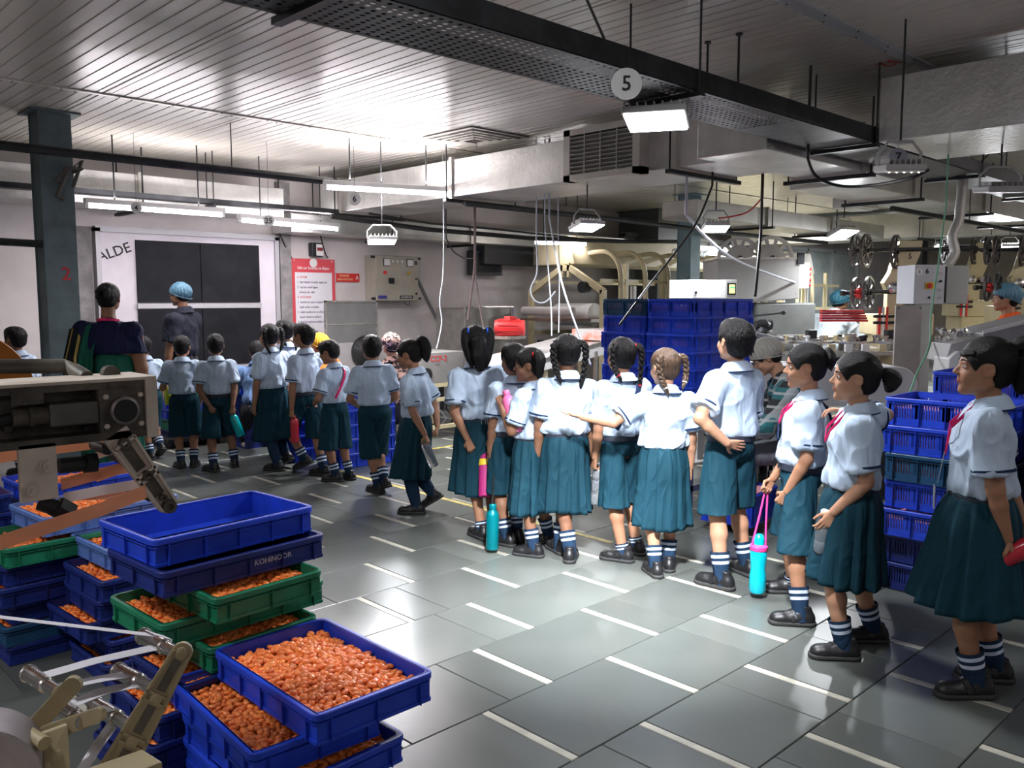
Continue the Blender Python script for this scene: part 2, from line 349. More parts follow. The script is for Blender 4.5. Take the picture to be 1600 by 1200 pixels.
duct('short stub duct in front of the grille duct behind the bright flood lamp', (5.1, 2.92, 2.46), (7.3, 3.45, 2.80), m=M_duct, flz=(6.5,), ax='x')
d3 = duct('long brown stained duct running to the far right below the ceiling', (7.32, 3.35, 2.48), (13.5, 3.95, 2.82), m=M_dsheet, flz=(8.6, 10.6, 12.6), ax='x')
duct('foil duct along the back wall above the blacked-out window', (-1.0, 8.9, 2.42), (5.0, 9.45, 2.74), flz=(1.2, 3.4), ax='x')
duct('lower grey duct along the back wall above the control panel', (5.2, 9.1, 2.28), (11.5, 9.55, 2.5), flz=(6.6, 8.0), ax='x')
duct('foil duct hung crosswise above the cream cooling tunnel', (8.6, 5.8, 2.45), (13.8, 6.3, 2.66), flz=(10.2, 12.0), ax='x', m=M_dsheet)
duct('far duct crossing behind the dark column at the right', (14.5, 3.5, 2.5), (15.2, 9.0, 2.9), flz=(5.5,), m=M_dsheet)
t = thing('duct_outlet', 'small square duct outlet box hung below the ceiling right of the middle', 'duct', (9.0, 3.3, 2.42)); 
pz = at_d(1337, 317, 9.0); t.location = (pz.x, pz.y, pz.z - .08); MB().box((0, 0, .08), (.42, .30, .13)).build('box', M_duct, t, bevel=.004); MB().box((0, 0, .008), (.34, .22, .012)).build('outlet', M_white, t); MB().cyl((0, 0, .1), (0, 0, ZC - t.location.z), .01, 6).build('rod', M_dark, t)
t = thing('duct_outlet', 'small square duct outlet box farthest to the right, near the green cable', 'duct'); pz = at_d(1520, 335, 11.5); t.location = (pz.x, pz.y, pz.z - .08); MB().box((0, 0, .08), (.62, .42, .15)).build('box', M_duct, t, bevel=.004); MB().cyl((0, 0, .1), (0, 0, ZC - t.location.z), .01, 6).build('rod', M_dark, t)
# ---------------------------------------------------------------- perforated cable tray
def tray(label, xa, xb, ya, yb_, z, rail=.10, holes=True, perf=(1.2, 4.6)):
    t = thing('cable_tray', label, 'cable tray', (xa, ya, z)); W = yb_ - ya; L = xb - xa
    MB().b2((0, 0, 0), (L, .004, rail)).build('side_rail', M_dark, t); MB().b2((0, W - .004, 0), (L, W, rail)).build('side_rail', M_dark, t)
    b = MB(); p0, p1 = perf[0] - xa, perf[1] - xa
    if holes:
        b.b2((0, 0, 0), (p0, W, .003)); b.b2((p1, 0, 0), (L, W, .003)); pitch = .045; nx = int((p1 - p0) / pitch); ny = int((W - .04) / .032); hr = .010; m = 6
        b.b2((p0, 0, 0), (p1, .02, .003)); b.b2((p0, W - .02, 0), (p1, W, .003)); cy = (W - .04) / ny; cx = (p1 - p0) / nx
        for i in range(nx):
            for j in range(ny):
                x0 = p0 + i * cx; y0 = .02 + j * cy; c = (x0 + cx / 2, y0 + cy / 2); sq = [(x0 + cx, y0 + cy / 2), (x0 + cx, y0 + cy), (x0, y0 + cy), (x0, y0), (x0 + cx, y0)]
                sq = [(x0 + cx, y0 + cy), (x0 + cx / 2, y0 + cy), (x0, y0 + cy), (x0, y0), (x0 + cx / 2, y0), (x0 + cx, y0)]; hl = [(c[0] + hr * 1.3 * cos(a), c[1] + hr * sin(a)) for a in (pi / 4, pi / 2, 3 * pi / 4, 5 * pi / 4, 3 * pi / 2, 7 * pi / 4)]
                b.add([(x, y, .001) for x, y in sq + hl], [(q, (q + 1) % 6, (q + 1) % 6 + 6, q + 6) for q in range(6)])
    else: b.b2((0, 0, 0), (L, W, .003))
    b.build('tray_bottom', mat('tray_steel', (.06, .062, .065), .5, .5, var=.35, scale=8), t)
    b = MB()
    for k, (yy, r) in enumerate(((.04, .012), (.08, .016), (.34 if W > .36 else W * .8, .011), (W * .55, .01))):
        b.tube([(x, yy + .02 * sin(x * 2 + k), r + .004 + .01 * abs(sin(x * 1.7 + k))) for x in np.linspace(0.05, L - .05, 60)], r, 6)
    b.build('cable', M_cab, t, smooth=True); b = MB()
    for x in np.arange(1.0, L, 2.0):
        for y in (-.012, W + .012): MB().cyl((x, y, -.02), (x, y, ZC - z), .006, 6).build('hanger', M_dark, t)
        MB().b2((x - .02, -.03, -.03), (x + .02, W + .03, -.004)).build('cross_bar', M_dark, t)
    return t
tr = tray('wide black perforated cable tray crossing the whole ceiling from top left', .6, 13.0, 2.44, 2.84, 2.5)
b = MB(); b.tube([(1.6, 0, .12), (1.75, -.02, .30), (1.95, -.05, .34), (2.15, -.03, .22), (2.3, 0, .10)], .006, 6); b.tube([(5.0, 0, .1), (5.1, -.02, .14), (5.2, -.02, .1)], .006, 6); b.tube([(7.0, 0, .1), (7.15, -.03, .2), (7.4, -.03, .19), (7.5, 0, .1)], .007, 6); b.build('loop_cable', M_cab, tr, smooth=True)
# pipes and bars under the ceiling
def pipe(label, pts, r, m=M_dark, nm='pipe', cat='pipe', hang=(), n=8, group=None):
    o = MB().tube([Vector(p) for p in pts], r, n).build(nm, m, smooth=True); tag(o, label, cat, group)
    for h in hang: MB().cyl(h, (h[0], h[1], ZC), .005, 6).build('hanger', M_dark, o)
    return o
pipe('black conduit rail running from the left edge towards the hanging tube light', [(-.5, 7.1, 2.6), (4.5, 7.1, 2.6)], .035, hang=((1.0, 7.1, 2.6), (3.5, 7.1, 2.6)))
pipe('thin horizontal bar fixed to the left side of the slate blue column', [(-1.5, 7.65, 2.0), (2.13, 7.65, 1.94)], .03)
tray('narrow black cable ladder over the wall mounted tube lights', 1.0, 5.5, 8.55, 8.68, 2.47, rail=.05, holes=False)
pipe('long dark conduit crossing from the tube light to the pale blue column', [(5.62, 6.5, 2.44), (8.0, 6.5, 2.43), (10.6, 6.6, 2.41), (13.5, 6.6, 2.41)], .03, hang=((7, 6.4, 2.5), (9, 6.4, 2.5), (12, 6.5, 2.5)))
pipe('bundle of black cables slung across above the control panel', [(5.3, 8.4, 2.42), (6.5, 8.2, 2.33), (8.0, 7.9, 2.28), (9.5, 7.7, 2.30), (11, 7.6, 2.36)], .028, M_cab, 'cable_bundle', 'cable')
pipe('second sagging cable above the control panel with a loop', [(5.6, 8.1, 2.45), (6.4, 8.0, 2.38), (7.4, 7.9, 2.36), (8.6, 7.6, 2.29)], .012, M_cab, 'cable_bundle', 'cable')
pipe('dark conduit rail behind the flood lamps at the right', [(8.0, 3.3, 2.32), (14, 3.3, 2.32), (20, 4.2, 2.32)], .025, hang=((10, 3.3, 2.3), (12, 3.3, 2.3), (15, 3.4, 2.3)))
pipe('dark conduit rail along the far right over the woman in the hair net', [(11.0, 3.0, 2.35), (22.0, 5.2, 2.35)], .03, hang=((13, 3.4, 2.35), (16, 4, 2.35)))
# hanging ceiling rods
for lab, px, py in (('thin threaded rod between ceiling and tray, the left of two', 1106, 65), ('thin threaded rod between ceiling and tray, the right of two', 1155, 52)):
    p = at_z(px, py, 3.0); tag(MB().cyl((p.x, p.y, 2.58), (p.x, p.y, ZC), .007, 6).cyl((p.x, p.y, ZC - .012), (p.x, p.y, ZC), .02, 8).build('threaded_rod', M_dark), lab, 'rod')
text_c = text('chalk_mark', '32', .16, M_red, ce, tuple(at_z(1390, 99, 2.994)), (pi, 0, radians(60)))
# ---------------------------------------------------------------- tube lights
def tube_light(label, a, b_, power=24, disc=None):
    a = Vector(a); b_ = Vector(b_); L = (b_ - a).length; an = atan2(b_.y - a.y, b_.x - a.x); t = thing('tube_light', label, 'tube light', tuple(a), an); dz = b_.z - a.z
    MB().b2((0, -.03, .025), (L, .03, .07)).build('housing', M_white, t, bevel=.004); MB().cyl((.03, 0, 0), (L - .03, 0, 0), .017, 12).build('glowing_tube', M_tube, t, smooth=True)
    b = MB(); b.b2((0, -.018, -.02), (.03, .018, .03)); b.b2((L - .03, -.018, -.02), (L, .018, .03)); b.build('end_cap', M_white, t)
    for q in (.2, .8): MB().cyl((L * q, 0, .07), (L * q, 0, ZC - a.z), .007, 6).build('hanger_rod', M_dark, t)
    l = area('tube_lamp', tuple((a + b_) / 2 + Vector((0, 0, -.03))), L * .95, power * P_TUBE, (0, 0, an), (1, .93, .96), .05); l2 = area('tube_lamp', tuple((a + b_) / 2 + Vector((0, 0, .09))), L * .95, power * .8 * P_TUBE, (pi, 0, an), (1, .93, .96), .05)
    return t
tube_light('single hanging tube light at the centre left with number disc 6 below', (4.37, 7.05, 2.53), (5.58, 6.66, 2.53), 46)
tube_light('left wall tube light beside the slate blue column', (2.69, 8.35, 2.34), (4.02, 8.35, 2.34), 20)
tube_light('tube light to the right of the blacked-out window top', (4.22, 8.45, 2.31), (5.62, 8.75, 2.31), 18)
tube_light('far tube light in front of the cream cooling tunnel', (8.4, 8.3, 2.26), (9.2, 8.0, 2.27), 4)
tube_light('tube light out of frame beyond the left column', (-1.6, 4.2, 2.8), (-.4, 4.2, 2.8), 20)
# number discs
def disc(label, p, r, num, rz=-YAW, wire=.2):
    if wire >= .4: wire = ZC - p[2] - r
    t = thing('number_disc', label, 'sign', p, rz); MB().cyl((0, -.003, 0), (0, .003, 0), r, 32).build('disc', M_white if num != '7' else mat('disc_grey', (.35, .36, .42), .5), t)
    text('number', num, r * 1.35, M_ink, t, (0, -.0045, -r * .02), (pi / 2, 0, 0)); MB().cyl((0, 0, r), (0, 0, r + wire), .002, 5).build('wire', M_dark, t)
    return t
p5 = at_y(979, 131, 2.40); disc('white number disc reading 5 hung from the cable tray', tuple(p5), .067, '5', wire=.09)
p7 = at_y(1403, 246, 2.38); disc('grey number disc reading 7 hung below the cable tray', tuple(p7), .062, '7', wire=.1)
p6 = at_d(554, 311, 8.0); disc('small white number disc reading 6 under the hanging tube light', tuple(p6), .06, '6', wire=.40)
p3 = at_d(213, 325, 7.85); disc('small plain disc in front of the left wall tube light', tuple(p3), .05, '4', wire=.60)
p2 = at_d(420, 345, 8.3); disc('small disc reading 25 in front of the tube light by the window', tuple(p2), .055, '25', wire=.60)
# ---------------------------------------------------------------- flood lamps
def flood(label, p, w, rz, tilt, power, on=True, h=None, spread=None, roll=0.0, top=None):
    t = thing('flood_lamp', label, 'lamp', p, rz); R = Matrix.Rotation(tilt, 3, 'X') @ Matrix.Rotation(roll, 3, 'Y'); h = h or w * .8
    MB().box(R @ Vector((0, 0, .02)), (w, h, .035), R).build('housing', M_grey, t, bevel=.006); MB().box(R @ Vector((0, 0, -.001)), (w * .93, h * .93, .008), R).build('glowing_panel' if on else 'led_panel', M_glow if on else M_white, t)
    b = MB()
    for i in range(7): b.box(R @ Vector((-.4 * w + i * .133 * w, 0, .05)), (.006, h * .8, .03), R)
    b.build('cooling_fin', M_grey, t); b = MB(); b.tube([R @ Vector((-w * .52, 0, .03)), (-w * .52, 0, .10), (-w * .3, 0, .16), (w * .3, 0, .16), (w * .52, 0, .10), R @ Vector((w * .52, 0, .03))], .008, 6); b.build('bracket', M_grey, t, smooth=True)
    MB().cyl((0, 0, .16), (0, 0, (top or ZC) - p[2]), .006, 6).build('hanger_rod', M_dark, t)
    if on and power:
        q = Vector(p) + Matrix.Rotation(rz, 3, 'Z') @ (R @ Vector((0, 0, -.02))); l = area('flood_light', tuple(q), w * .9, power * P_FLOOD, col=LAMP_COL, sy=h * .9, spread=spread)
        l.rotation_euler = (Matrix.Rotation(rz, 3, 'Z') @ R).to_euler()
    return t
flood('large bright square flood lamp hanging below the number disc 5', tuple(at_d(1025, 190, 4.3)), .31, radians(-60), radians(-8), 50, h=.28, spread=radians(140), top=2.5)
flood('bright flood lamp hanging in front of the wall control panel', tuple(at_d(597, 378, 8.3)), .27, radians(-30), radians(-8), 60)
flood('bright flood lamp left of the pale blue column, above the crates', tuple(at_d(917, 356, 7.6)), .26, radians(-15), radians(-14), 44)
flood('flood lamp hanging directly right of the pale blue column', tuple(at_d(1118, 358, 7.5)), .22, radians(-44), radians(-14), 22)
flood('flood lamp over the worker in the blue hair net', tuple(at_d(1318, 366, 8.6)), .25, radians(-20), radians(-20), 40)
t7 = flood('unlit flood lamp with small bulbs hanging at the number disc 7', tuple(at_d(1405, 268, 4.7)), .22, -YAW, radians(6), 0, on=False)
bb = MB(); [bb.lathe([(.010, 0), (.012, -.008), (.0, -.018)], (-.08 + i * .04, -.06, .0), (0, 0, 1), 8) for i in range(5)]; bb.build('bulb', mat('bulb_dim', (1, .9, .7), .3, emit=(1, .85, .6), estr=4), t7)
flood('distant flood lamp at the far right, second from the edge', tuple(at_d(1548, 385, 13)), .26, radians(-60), radians(-14), 170)
flood('distant flood lamp at the far right edge', tuple(at_d(1577, 388, 12.5)), .24, radians(-60), radians(-14), 130)
flood('small distant flood lamp beside the flexible hose', tuple(at_d(1473, 384, 14)), .22, radians(-50), radians(-10), 140)
flood('unlit grey flood lamp near the right edge below the ceiling', tuple(at_d(1562, 300, 5.6)), .26, -YAW, radians(6), 0, on=False)
# further flood and tube fittings; those marked as added are fill lamps
flood('added fill flood lamp above the wrapping machine, out of the frame to the left', (-.5, 2.3, 2.72), .3, 0, radians(0), 34)  # added lamp, brightens the machine and crates in the left foreground
flood('aimed flood lamp above the frame near the photographer', (1.75, 1.45, 2.82), .3, radians(-50), radians(36), 50, spread=radians(46))
flood('added distant fill flood lamp in front of the green grey partition, left one', (13.4, 7.6, 2.78), .26, radians(-60), 0, 110)  # added to light up the partition and the right wall
flood('added distant fill flood lamp in front of the green grey partition, right one', (18.0, 7.4, 2.78), .26, radians(-60), 0, 120)  # second lamp added for the partition and right wall
for lb, a, b_, pw in (('added fill tube light out of frame to the right, nearest the photographer', (3.4, -2.6, 2.45), (4.6, -2.6, 2.45), 4), ('added fill tube light out of frame to the right, second', (7.0, .35, 2.45), (8.2, .35, 2.45), 24), ('added fill tube light out of frame to the right, third', (11.2, .8, 2.45), (12.4, .8, 2.45), 24), ('added fill tube light out of frame behind the photographer', (-1.8, -1.8, 2.45), (-.6, -1.8, 2.45), 7), ('added fill tube light out of frame at the far right', (16.0, 1.6, 2.45), (17.2, 1.6, 2.45), 30)): tube_light(lb, a, b_, pw)  # unseen tubes added as fill for the ceiling and right hand machines
flood('flood lamp behind the photographer', (3.2, -.9, 2.72), .3, 0, 0, 5)
# ================================================================= signed-distance modelling for bodies and clothes
f32 = np.float32
def V3(*a): return np.array(a, dtype=float)
def nrm(v): v = np.asarray(v, float); return v / (np.linalg.norm(v) + 1e-9)
def rotz(a): return np.array([[cos(a), -sin(a), 0], [sin(a), cos(a), 0], [0, 0, 1.]])
def rotx(a): return np.array([[1, 0, 0], [0, cos(a), -sin(a)], [0, sin(a), cos(a)]], float)
def roty(a): return np.array([[cos(a), 0, sin(a)], [0, 1, 0], [-sin(a), 0, cos(a)]], float)
class Grid:
    def __init__(s, lo, hi, h, zs=None):
        s.xs = np.arange(lo[0], hi[0] + h, h); s.ys = np.arange(lo[1], hi[1] + h, h)
        s.zs = np.arange(lo[2], hi[2] + h, h) if zs is None else zs
        s.h = h; s.F = np.full((len(s.xs), len(s.ys), len(s.zs)), 9.0, f32)
    def _sl(s, lo, hi):
        sl = []
        for a, l, u in zip((s.xs, s.ys, s.zs), lo, hi):
            i = max(0, int(np.searchsorted(a, l)) - 1); j = min(len(a), int(np.searchsorted(a, u)) + 1)
            if j <= i: return None, None
            sl.append(slice(i, j))
        P = (s.xs[sl[0]].astype(f32)[:, None, None], s.ys[sl[1]].astype(f32)[None, :, None], s.zs[sl[2]].astype(f32)[None, None, :])
        return tuple(sl), P
    def put(s, fn, lo, hi, k, sub=False):
        m = k + 3 * s.h
        sl, P = s._sl(np.asarray(lo) - m, np.asarray(hi) + m)
        if sl is None: return
        d = fn(*P).astype(f32); A = s.F[sl]
        if sub: d = -d; q = np.maximum(k - np.abs(A - d), 0) / max(k, 1e-6); s.F[sl] = np.maximum(A, d) + q * q * k * .25
        else: q = np.maximum(k - np.abs(A - d), 0) / max(k, 1e-6); s.F[sl] = np.minimum(A, d) - q * q * k * .25
    def cone(s, a, b, r1, r2, k=0.01, flat=None, sub=False, cut=None):
        a = np.asarray(a, float); b = np.asarray(b, float); ab = b - a; L2 = float(ab @ ab) + 1e-9; R = max(r1, r2)
        def fn(X, Y, Z):
            x = X - a[0]; y = Y - a[1]; z = Z - a[2]
            t0 = (x * ab[0] + y * ab[1] + z * ab[2]) / L2; t = np.clip(t0, 0, 1)
            x = x - t * ab[0]; y = y - t * ab[1]; z = z - t * ab[2]
            if flat is not None:
                n, fa = flat; w = (x * n[0] + y * n[1] + z * n[2]) * (1 / fa - 1); x = x + n[0] * w; y = y + n[1] * w; z = z + n[2] * w
            d = np.sqrt(x * x + y * y + z * z) - (r1 + (r2 - r1) * t)
            if cut is not None: d = np.maximum(d, (t0 - cut) * sqrt(L2))
            return d
        s.put(fn, np.minimum(a, b) - R, np.maximum(a, b) + R, k, sub)
    def ell(s, c, r, R=None, k=0.01, sub=False):
        c = np.asarray(c, float); Rm = np.eye(3) if R is None else R; M = max(r)
        def fn(X, Y, Z):
            x = X - c[0]; y = Y - c[1]; z = Z - c[2]
            u = [(x * Rm[0, i] + y * Rm[1, i] + z * Rm[2, i]) / r[i] for i in range(3)]
            k0 = np.sqrt(u[0] ** 2 + u[1] ** 2 + u[2] ** 2); k1 = np.sqrt((u[0] / r[0]) ** 2 + (u[1] / r[1]) ** 2 + (u[2] / r[2]) ** 2) + 1e-6
            return k0 * (k0 - 1) / k1
        s.put(fn, c - M, c + M, k, sub)
    def plane(s, p, n, k=0.0):            # keep the side n points away from
        n = nrm(n); X, Y, Z = s.xs[:, None, None], s.ys[None, :, None], s.zs[None, None, :]
        d = ((X - p[0]) * n[0] + (Y - p[1]) * n[1] + (Z - p[2]) * n[2]).astype(f32)
        if k: q = np.maximum(k - np.abs(s.F - d), 0) / k; s.F = np.maximum(s.F, d) + q * q * k * .25
        else: s.F = np.maximum(s.F, d)
    def mesh(s):
        F = s.F; S = F < 0; n = np.zeros(tuple(x - 1 for x in F.shape), np.int8)
        cs = [(i, j, k) for i in (0, 1) for j in (0, 1) for k in (0, 1)]
        sh = n.shape
        for c in cs: n += S[c[0]:c[0] + sh[0], c[1]:c[1] + sh[1], c[2]:c[2] + sh[2]]
        mix = (n > 0) & (n < 8); idx = np.argwhere(mix)
        if len(idx) == 0: return np.zeros((0, 3)), np.zeros((0, 4), int)
        vals = {c: F[idx[:, 0] + c[0], idx[:, 1] + c[1], idx[:, 2] + c[2]] for c in cs}
        acc = np.zeros((len(idx), 3)); cnt = np.zeros(len(idx))
        for c in cs:
            for ax in range(3):
                if c[ax]: continue
                e = list(c); e[ax] = 1; e = tuple(e); a = vals[c]; b = vals[e]; mk = (a < 0) != (b < 0)
                t = np.where(mk, a / np.where(mk, a - b, 1), 0)
                for q in range(3): acc[:, q] += np.where(mk, c[q] + (t if q == ax else 0), 0)
                cnt += mk
        p = idx + acc / cnt[:, None]
        V = np.stack([np.interp(p[:, q], np.arange(len(a)), a) for q, a in enumerate((s.xs, s.ys, s.zs))], 1)
        vid = np.full(sh, -1, np.int32); vid[mix] = np.arange(len(idx)); Q = []
        for ax in range(3):
            o1, o2 = [(1, 2), (2, 0), (0, 1)][ax]
            sl0 = [slice(1, -1)] * 3; sl1 = [slice(1, -1)] * 3; sl0[ax] = slice(0, -1); sl1[ax] = slice(1, None)
            A = S[tuple(sl0)]; B = S[tuple(sl1)]; ed = np.argwhere(A != B)
            if len(ed) == 0: continue
            ins = A[ed[:, 0], ed[:, 1], ed[:, 2]]
            base = ed + 1; base[:, ax] -= 1
            def cell(d1, d2):
                q = base.copy(); q[:, o1] += d1; q[:, o2] += d2; return vid[q[:, 0], q[:, 1], q[:, 2]]
            f = np.stack([cell(-1, -1), cell(0, -1), cell(0, 0), cell(-1, 0)], 1)
            f[~ins] = f[~ins][:, ::-1]; Q.append(f)
        Q = np.concatenate(Q); Q = Q[(Q >= 0).all(1)]
        return V, Q
_T = np.random.RandomState(3).rand(32, 32, 32).astype(f32) * 2 - 1
def vnoise(P):
    P = np.asarray(P, float); i = np.floor(P).astype(int); f = P - i; f = f * f * (3 - 2 * f); i &= 31; j = (i + 1) & 31; o = 0
    for a in (0, 1):
        for b in (0, 1):
            for c in (0, 1):
                w = (f[:, 0] if a else 1 - f[:, 0]) * (f[:, 1] if b else 1 - f[:, 1]) * (f[:, 2] if c else 1 - f[:, 2])
                o = o + w * _T[(j if a else i)[:, 0], (j if b else i)[:, 1], (j if c else i)[:, 2]]
    return o
def normals(V, Q):
    a = V[Q[:, 2]] - V[Q[:, 0]]; b = V[Q[:, 3]] - V[Q[:, 1]]; n = np.cross(a, b); N = np.zeros_like(V)
    for q in range(3):
        for c in range(4): N[:, q] += np.bincount(Q[:, c], n[:, q], len(V))
    return N / (np.linalg.norm(N, axis=1, keepdims=True) + 1e-12)
# ----------------------------------------------------------------- hands: canonical right hand, fingers +Y, palm faces -Z, thumb -X, length 1
HANDS = {}
def hand_mesh(pose):
    if pose in HANDS: return HANDS[pose]
    cur = {'relaxed': (20, 30, 20), 'grip': (62, 72, 45), 'flat': (4, 6, 4), 'hook': (45, 60, 40)}[pose]
    g = Grid((-.42, -.14, -.5), (.36, 1.08, .2), 0.028)
    g.cone((0, -.1, 0), (0, .14, 0), .125, .14, .02, flat=((0, 0, 1), .62))
    for x0, x1 in ((-.07, -.14), (-.02, -.045), (.03, .055), (.07, .14)):
        g.cone((x0, .08, 0), (x1, .48, 0), .085, .066, .03, flat=((0, 0, 1), .9))
    for i, (x, y, L, r) in enumerate(((-.15, .50, .42, .052), (-.05, .53, .47, .054), (.052, .51, .43, .051), (.148, .46, .34, .045))):
        p = V3(x, y, 0); a = 0; sp = (-.10, -.03, .04, .12)[i] * (1.0 if pose != 'grip' else .3)
        k = 1 + .08 * i * (pose == 'relaxed')
        for s, fr in enumerate((.44, .31, .25)):
            a += radians(cur[s] * k); d = V3(sp * cos(a), cos(a), -sin(a)); q = p + d * L * fr
            g.cone(p, q, r * (1 - .08 * s), r * (.94 - .10 * s), .008); p = q
    tb = V3(-.10, .14, -.03)
    if pose == 'flat': td = [V3(-.8, .6, -.1), V3(-.55, .82, -.1), V3(-.45, .9, -.1)]
    elif pose == 'grip': td = [V3(-.55, .55, -.62), V3(.05, .6, -.8), V3(.5, .55, -.6)]
    else: td = [V3(-.62, .68, -.35), V3(-.3, .88, -.38), V3(-.12, .9, -.4)]
    p = tb
    for s, (L, r) in enumerate(((.22, .075), (.17, .058), (.14, .05))):
        q = p + nrm(td[s]) * L; g.cone(p, q, r, r * .85, .015 if s else .04); p = q
    HANDS[pose] = g.mesh(); return HANDS[pose]
# ----------------------------------------------------------------- materials of people
def skin(tone):
    c = {'a': (.44, .235, .145), 'b': (.34, .17, .10), 'c': (.235, .115, .068), 'd': (.165, .08, .05)}[tone]
    lip = tuple(x * y for x, y in zip(c, (.85, .55, .55)))
    return [mat('skin_' + tone, c, .48, var=.07, scale=14, bump=.02, bscale=90, sss=.08, spec=.4), mat('lip_' + tone, lip, .4)]
def cloth(name, c, rough=.85, bump=.08, bscale=300, var=.05, obj_var=0.0, wr=.45): return mat(name, c, rough, var=var, scale=5, bump=bump, bscale=bscale, spec=.15, obj_var=obj_var, wr=wr)
HAIR = mat('hair_black', (.006, .005, .005), .46, var=.4, scale=30, bump=.7, bscale=60, stretch=(6, 6, .6), spec=.28)
HAIRB = mat('hair_brown', (.022, .012, .007), .40, var=.5, scale=30, bump=.5, bscale=60, stretch=(6, 6, .6), col2=(.11, .06, .03), spec=.5)  # brown hair with lighter random streaks
SHIRT = cloth('shirt_pale_blue', (.46, .56, .69), obj_var=.03)
TEAL = cloth('uniform_dark_teal', (.008, .040, .060), .72, obj_var=.12)
NAVY = cloth('navy_trim', (.015, .03, .075))
BELT = mat('belt_navy_elastic', (.02, .025, .04), .6)
STEEL = mat('steel', (.62, .62, .62), .3, 1.0, var=.1)
SOCK = cloth('sock_navy', (.014, .034, .070), .9); SOCKW = cloth('sock_stripe', (.55, .62, .75), .9)
SHOE = mat('shoe_black', (.012, .012, .013), .38, bump=.1, bscale=60, spec=.5); SOLE = mat('shoe_sole', (.03, .03, .03), .7)
EYEW = mat('eye_white', (.55, .52, .48), .3); IRIS = mat('iris_dark', (.03, .015, .01), .1)
PINK = cloth('lanyard_pink', (.62, .02, .12), .6); REDB = mat('hair_band_red', (.65, .02, .03), .6); BLUEB = mat('hair_band_blue', (.02, .1, .65), .6); WHITEB = mat('hair_band_white', (.8, .8, .8), .5)
# ----------------------------------------------------------------- shoes (canonical: heel at y=-.28, toe at y=.72, unit length, floor z=0, +Y forward)
def shoe_data():
    g = Grid((-.26, -.34, -.02), (.26, .8, .46), .022)
    g.cone((0, -.12, .13), (0, .02, .15), .15, .155, .05); g.cone((0, .1, .12), (0.01, .5, .10), .155, .165, .05, flat=((0, 0, 1), .78))
    g.cone((0, .42, .11), (0, .54, .09), .155, .14, .05, flat=((0, 0, 1), .85)); g.cone((0, -.1, .2), (0, -.06, .34), .12, .115, .05)
    g.cone((0, .0, .27), (0, .3, .17), .09, .09, .05)
    g.plane((0, 0, .385), (0, -.15, 1)); g.plane((0, 0, .05), (0, 0, -1))
    up = g.mesh()
    g = Grid((-.26, -.36, -.02), (.26, .8, .12), .022)
    g.cone((0, -.13, .05), (0, .54, .05), .165, .175, .02); g.cone((0.01, .2, .05), (0.01, .5, .05), .16, .18, .03)
    g.plane((0, 0, .085), (0, 0, 1)); g.plane((0, 0, .004), (0, 0, -1))
    so = g.mesh()
    return up, so
_up, _so = shoe_data()
def shoe_mesh_obj(nm, d, m):
    o = raw(nm, d[0], d[1], m); me = o.data; bpy.data.objects.remove(o); return me
UPPER = shoe_mesh_obj('shoe', _up, SHOE); SOLEM = shoe_mesh_obj('sole', _so, SOLE)
_b = MB()
for yy, zz in ((.12, .30), (.24, .26)):
    pts = [(-.165, yy - .05, zz - .16), (-.14, yy - .02, zz - .06), (-.08, yy, zz + .005), (0, yy + .005, zz + .02), (.08, yy, zz + .005), (.14, yy - .02, zz - .06), (.165, yy - .05, zz - .16)]
    _b.ribbon(pts, (0, .9, -.4), .085, .02)
_o = _b.build('shoe_strap', SHOE, smooth=True); STRAPM = _o.data; bpy.data.objects.remove(_o)
_b = MB()
for yy, zz in ((.1, .335), (.18, .30), (.26, .275)):
    _b.tube([(-.08, yy, zz - .02), (0, yy + .03, zz + .01), (.08, yy, zz - .02)], .012, 5)
    _b.tube([(-.08, yy + .05, zz - .035), (0, yy + .02, zz + .01), (.08, yy + .05, zz - .035)], .012, 5)
for sx in (-1, 1): _b.tube([(0, .1, .35), (sx * .07, .06, .41), (sx * .12, .1, .37), (sx * .05, .12, .345)], .011, 5)
_o = _b.build('laces', SHOE, smooth=True); LACEM = _o.data; bpy.data.objects.remove(_o)
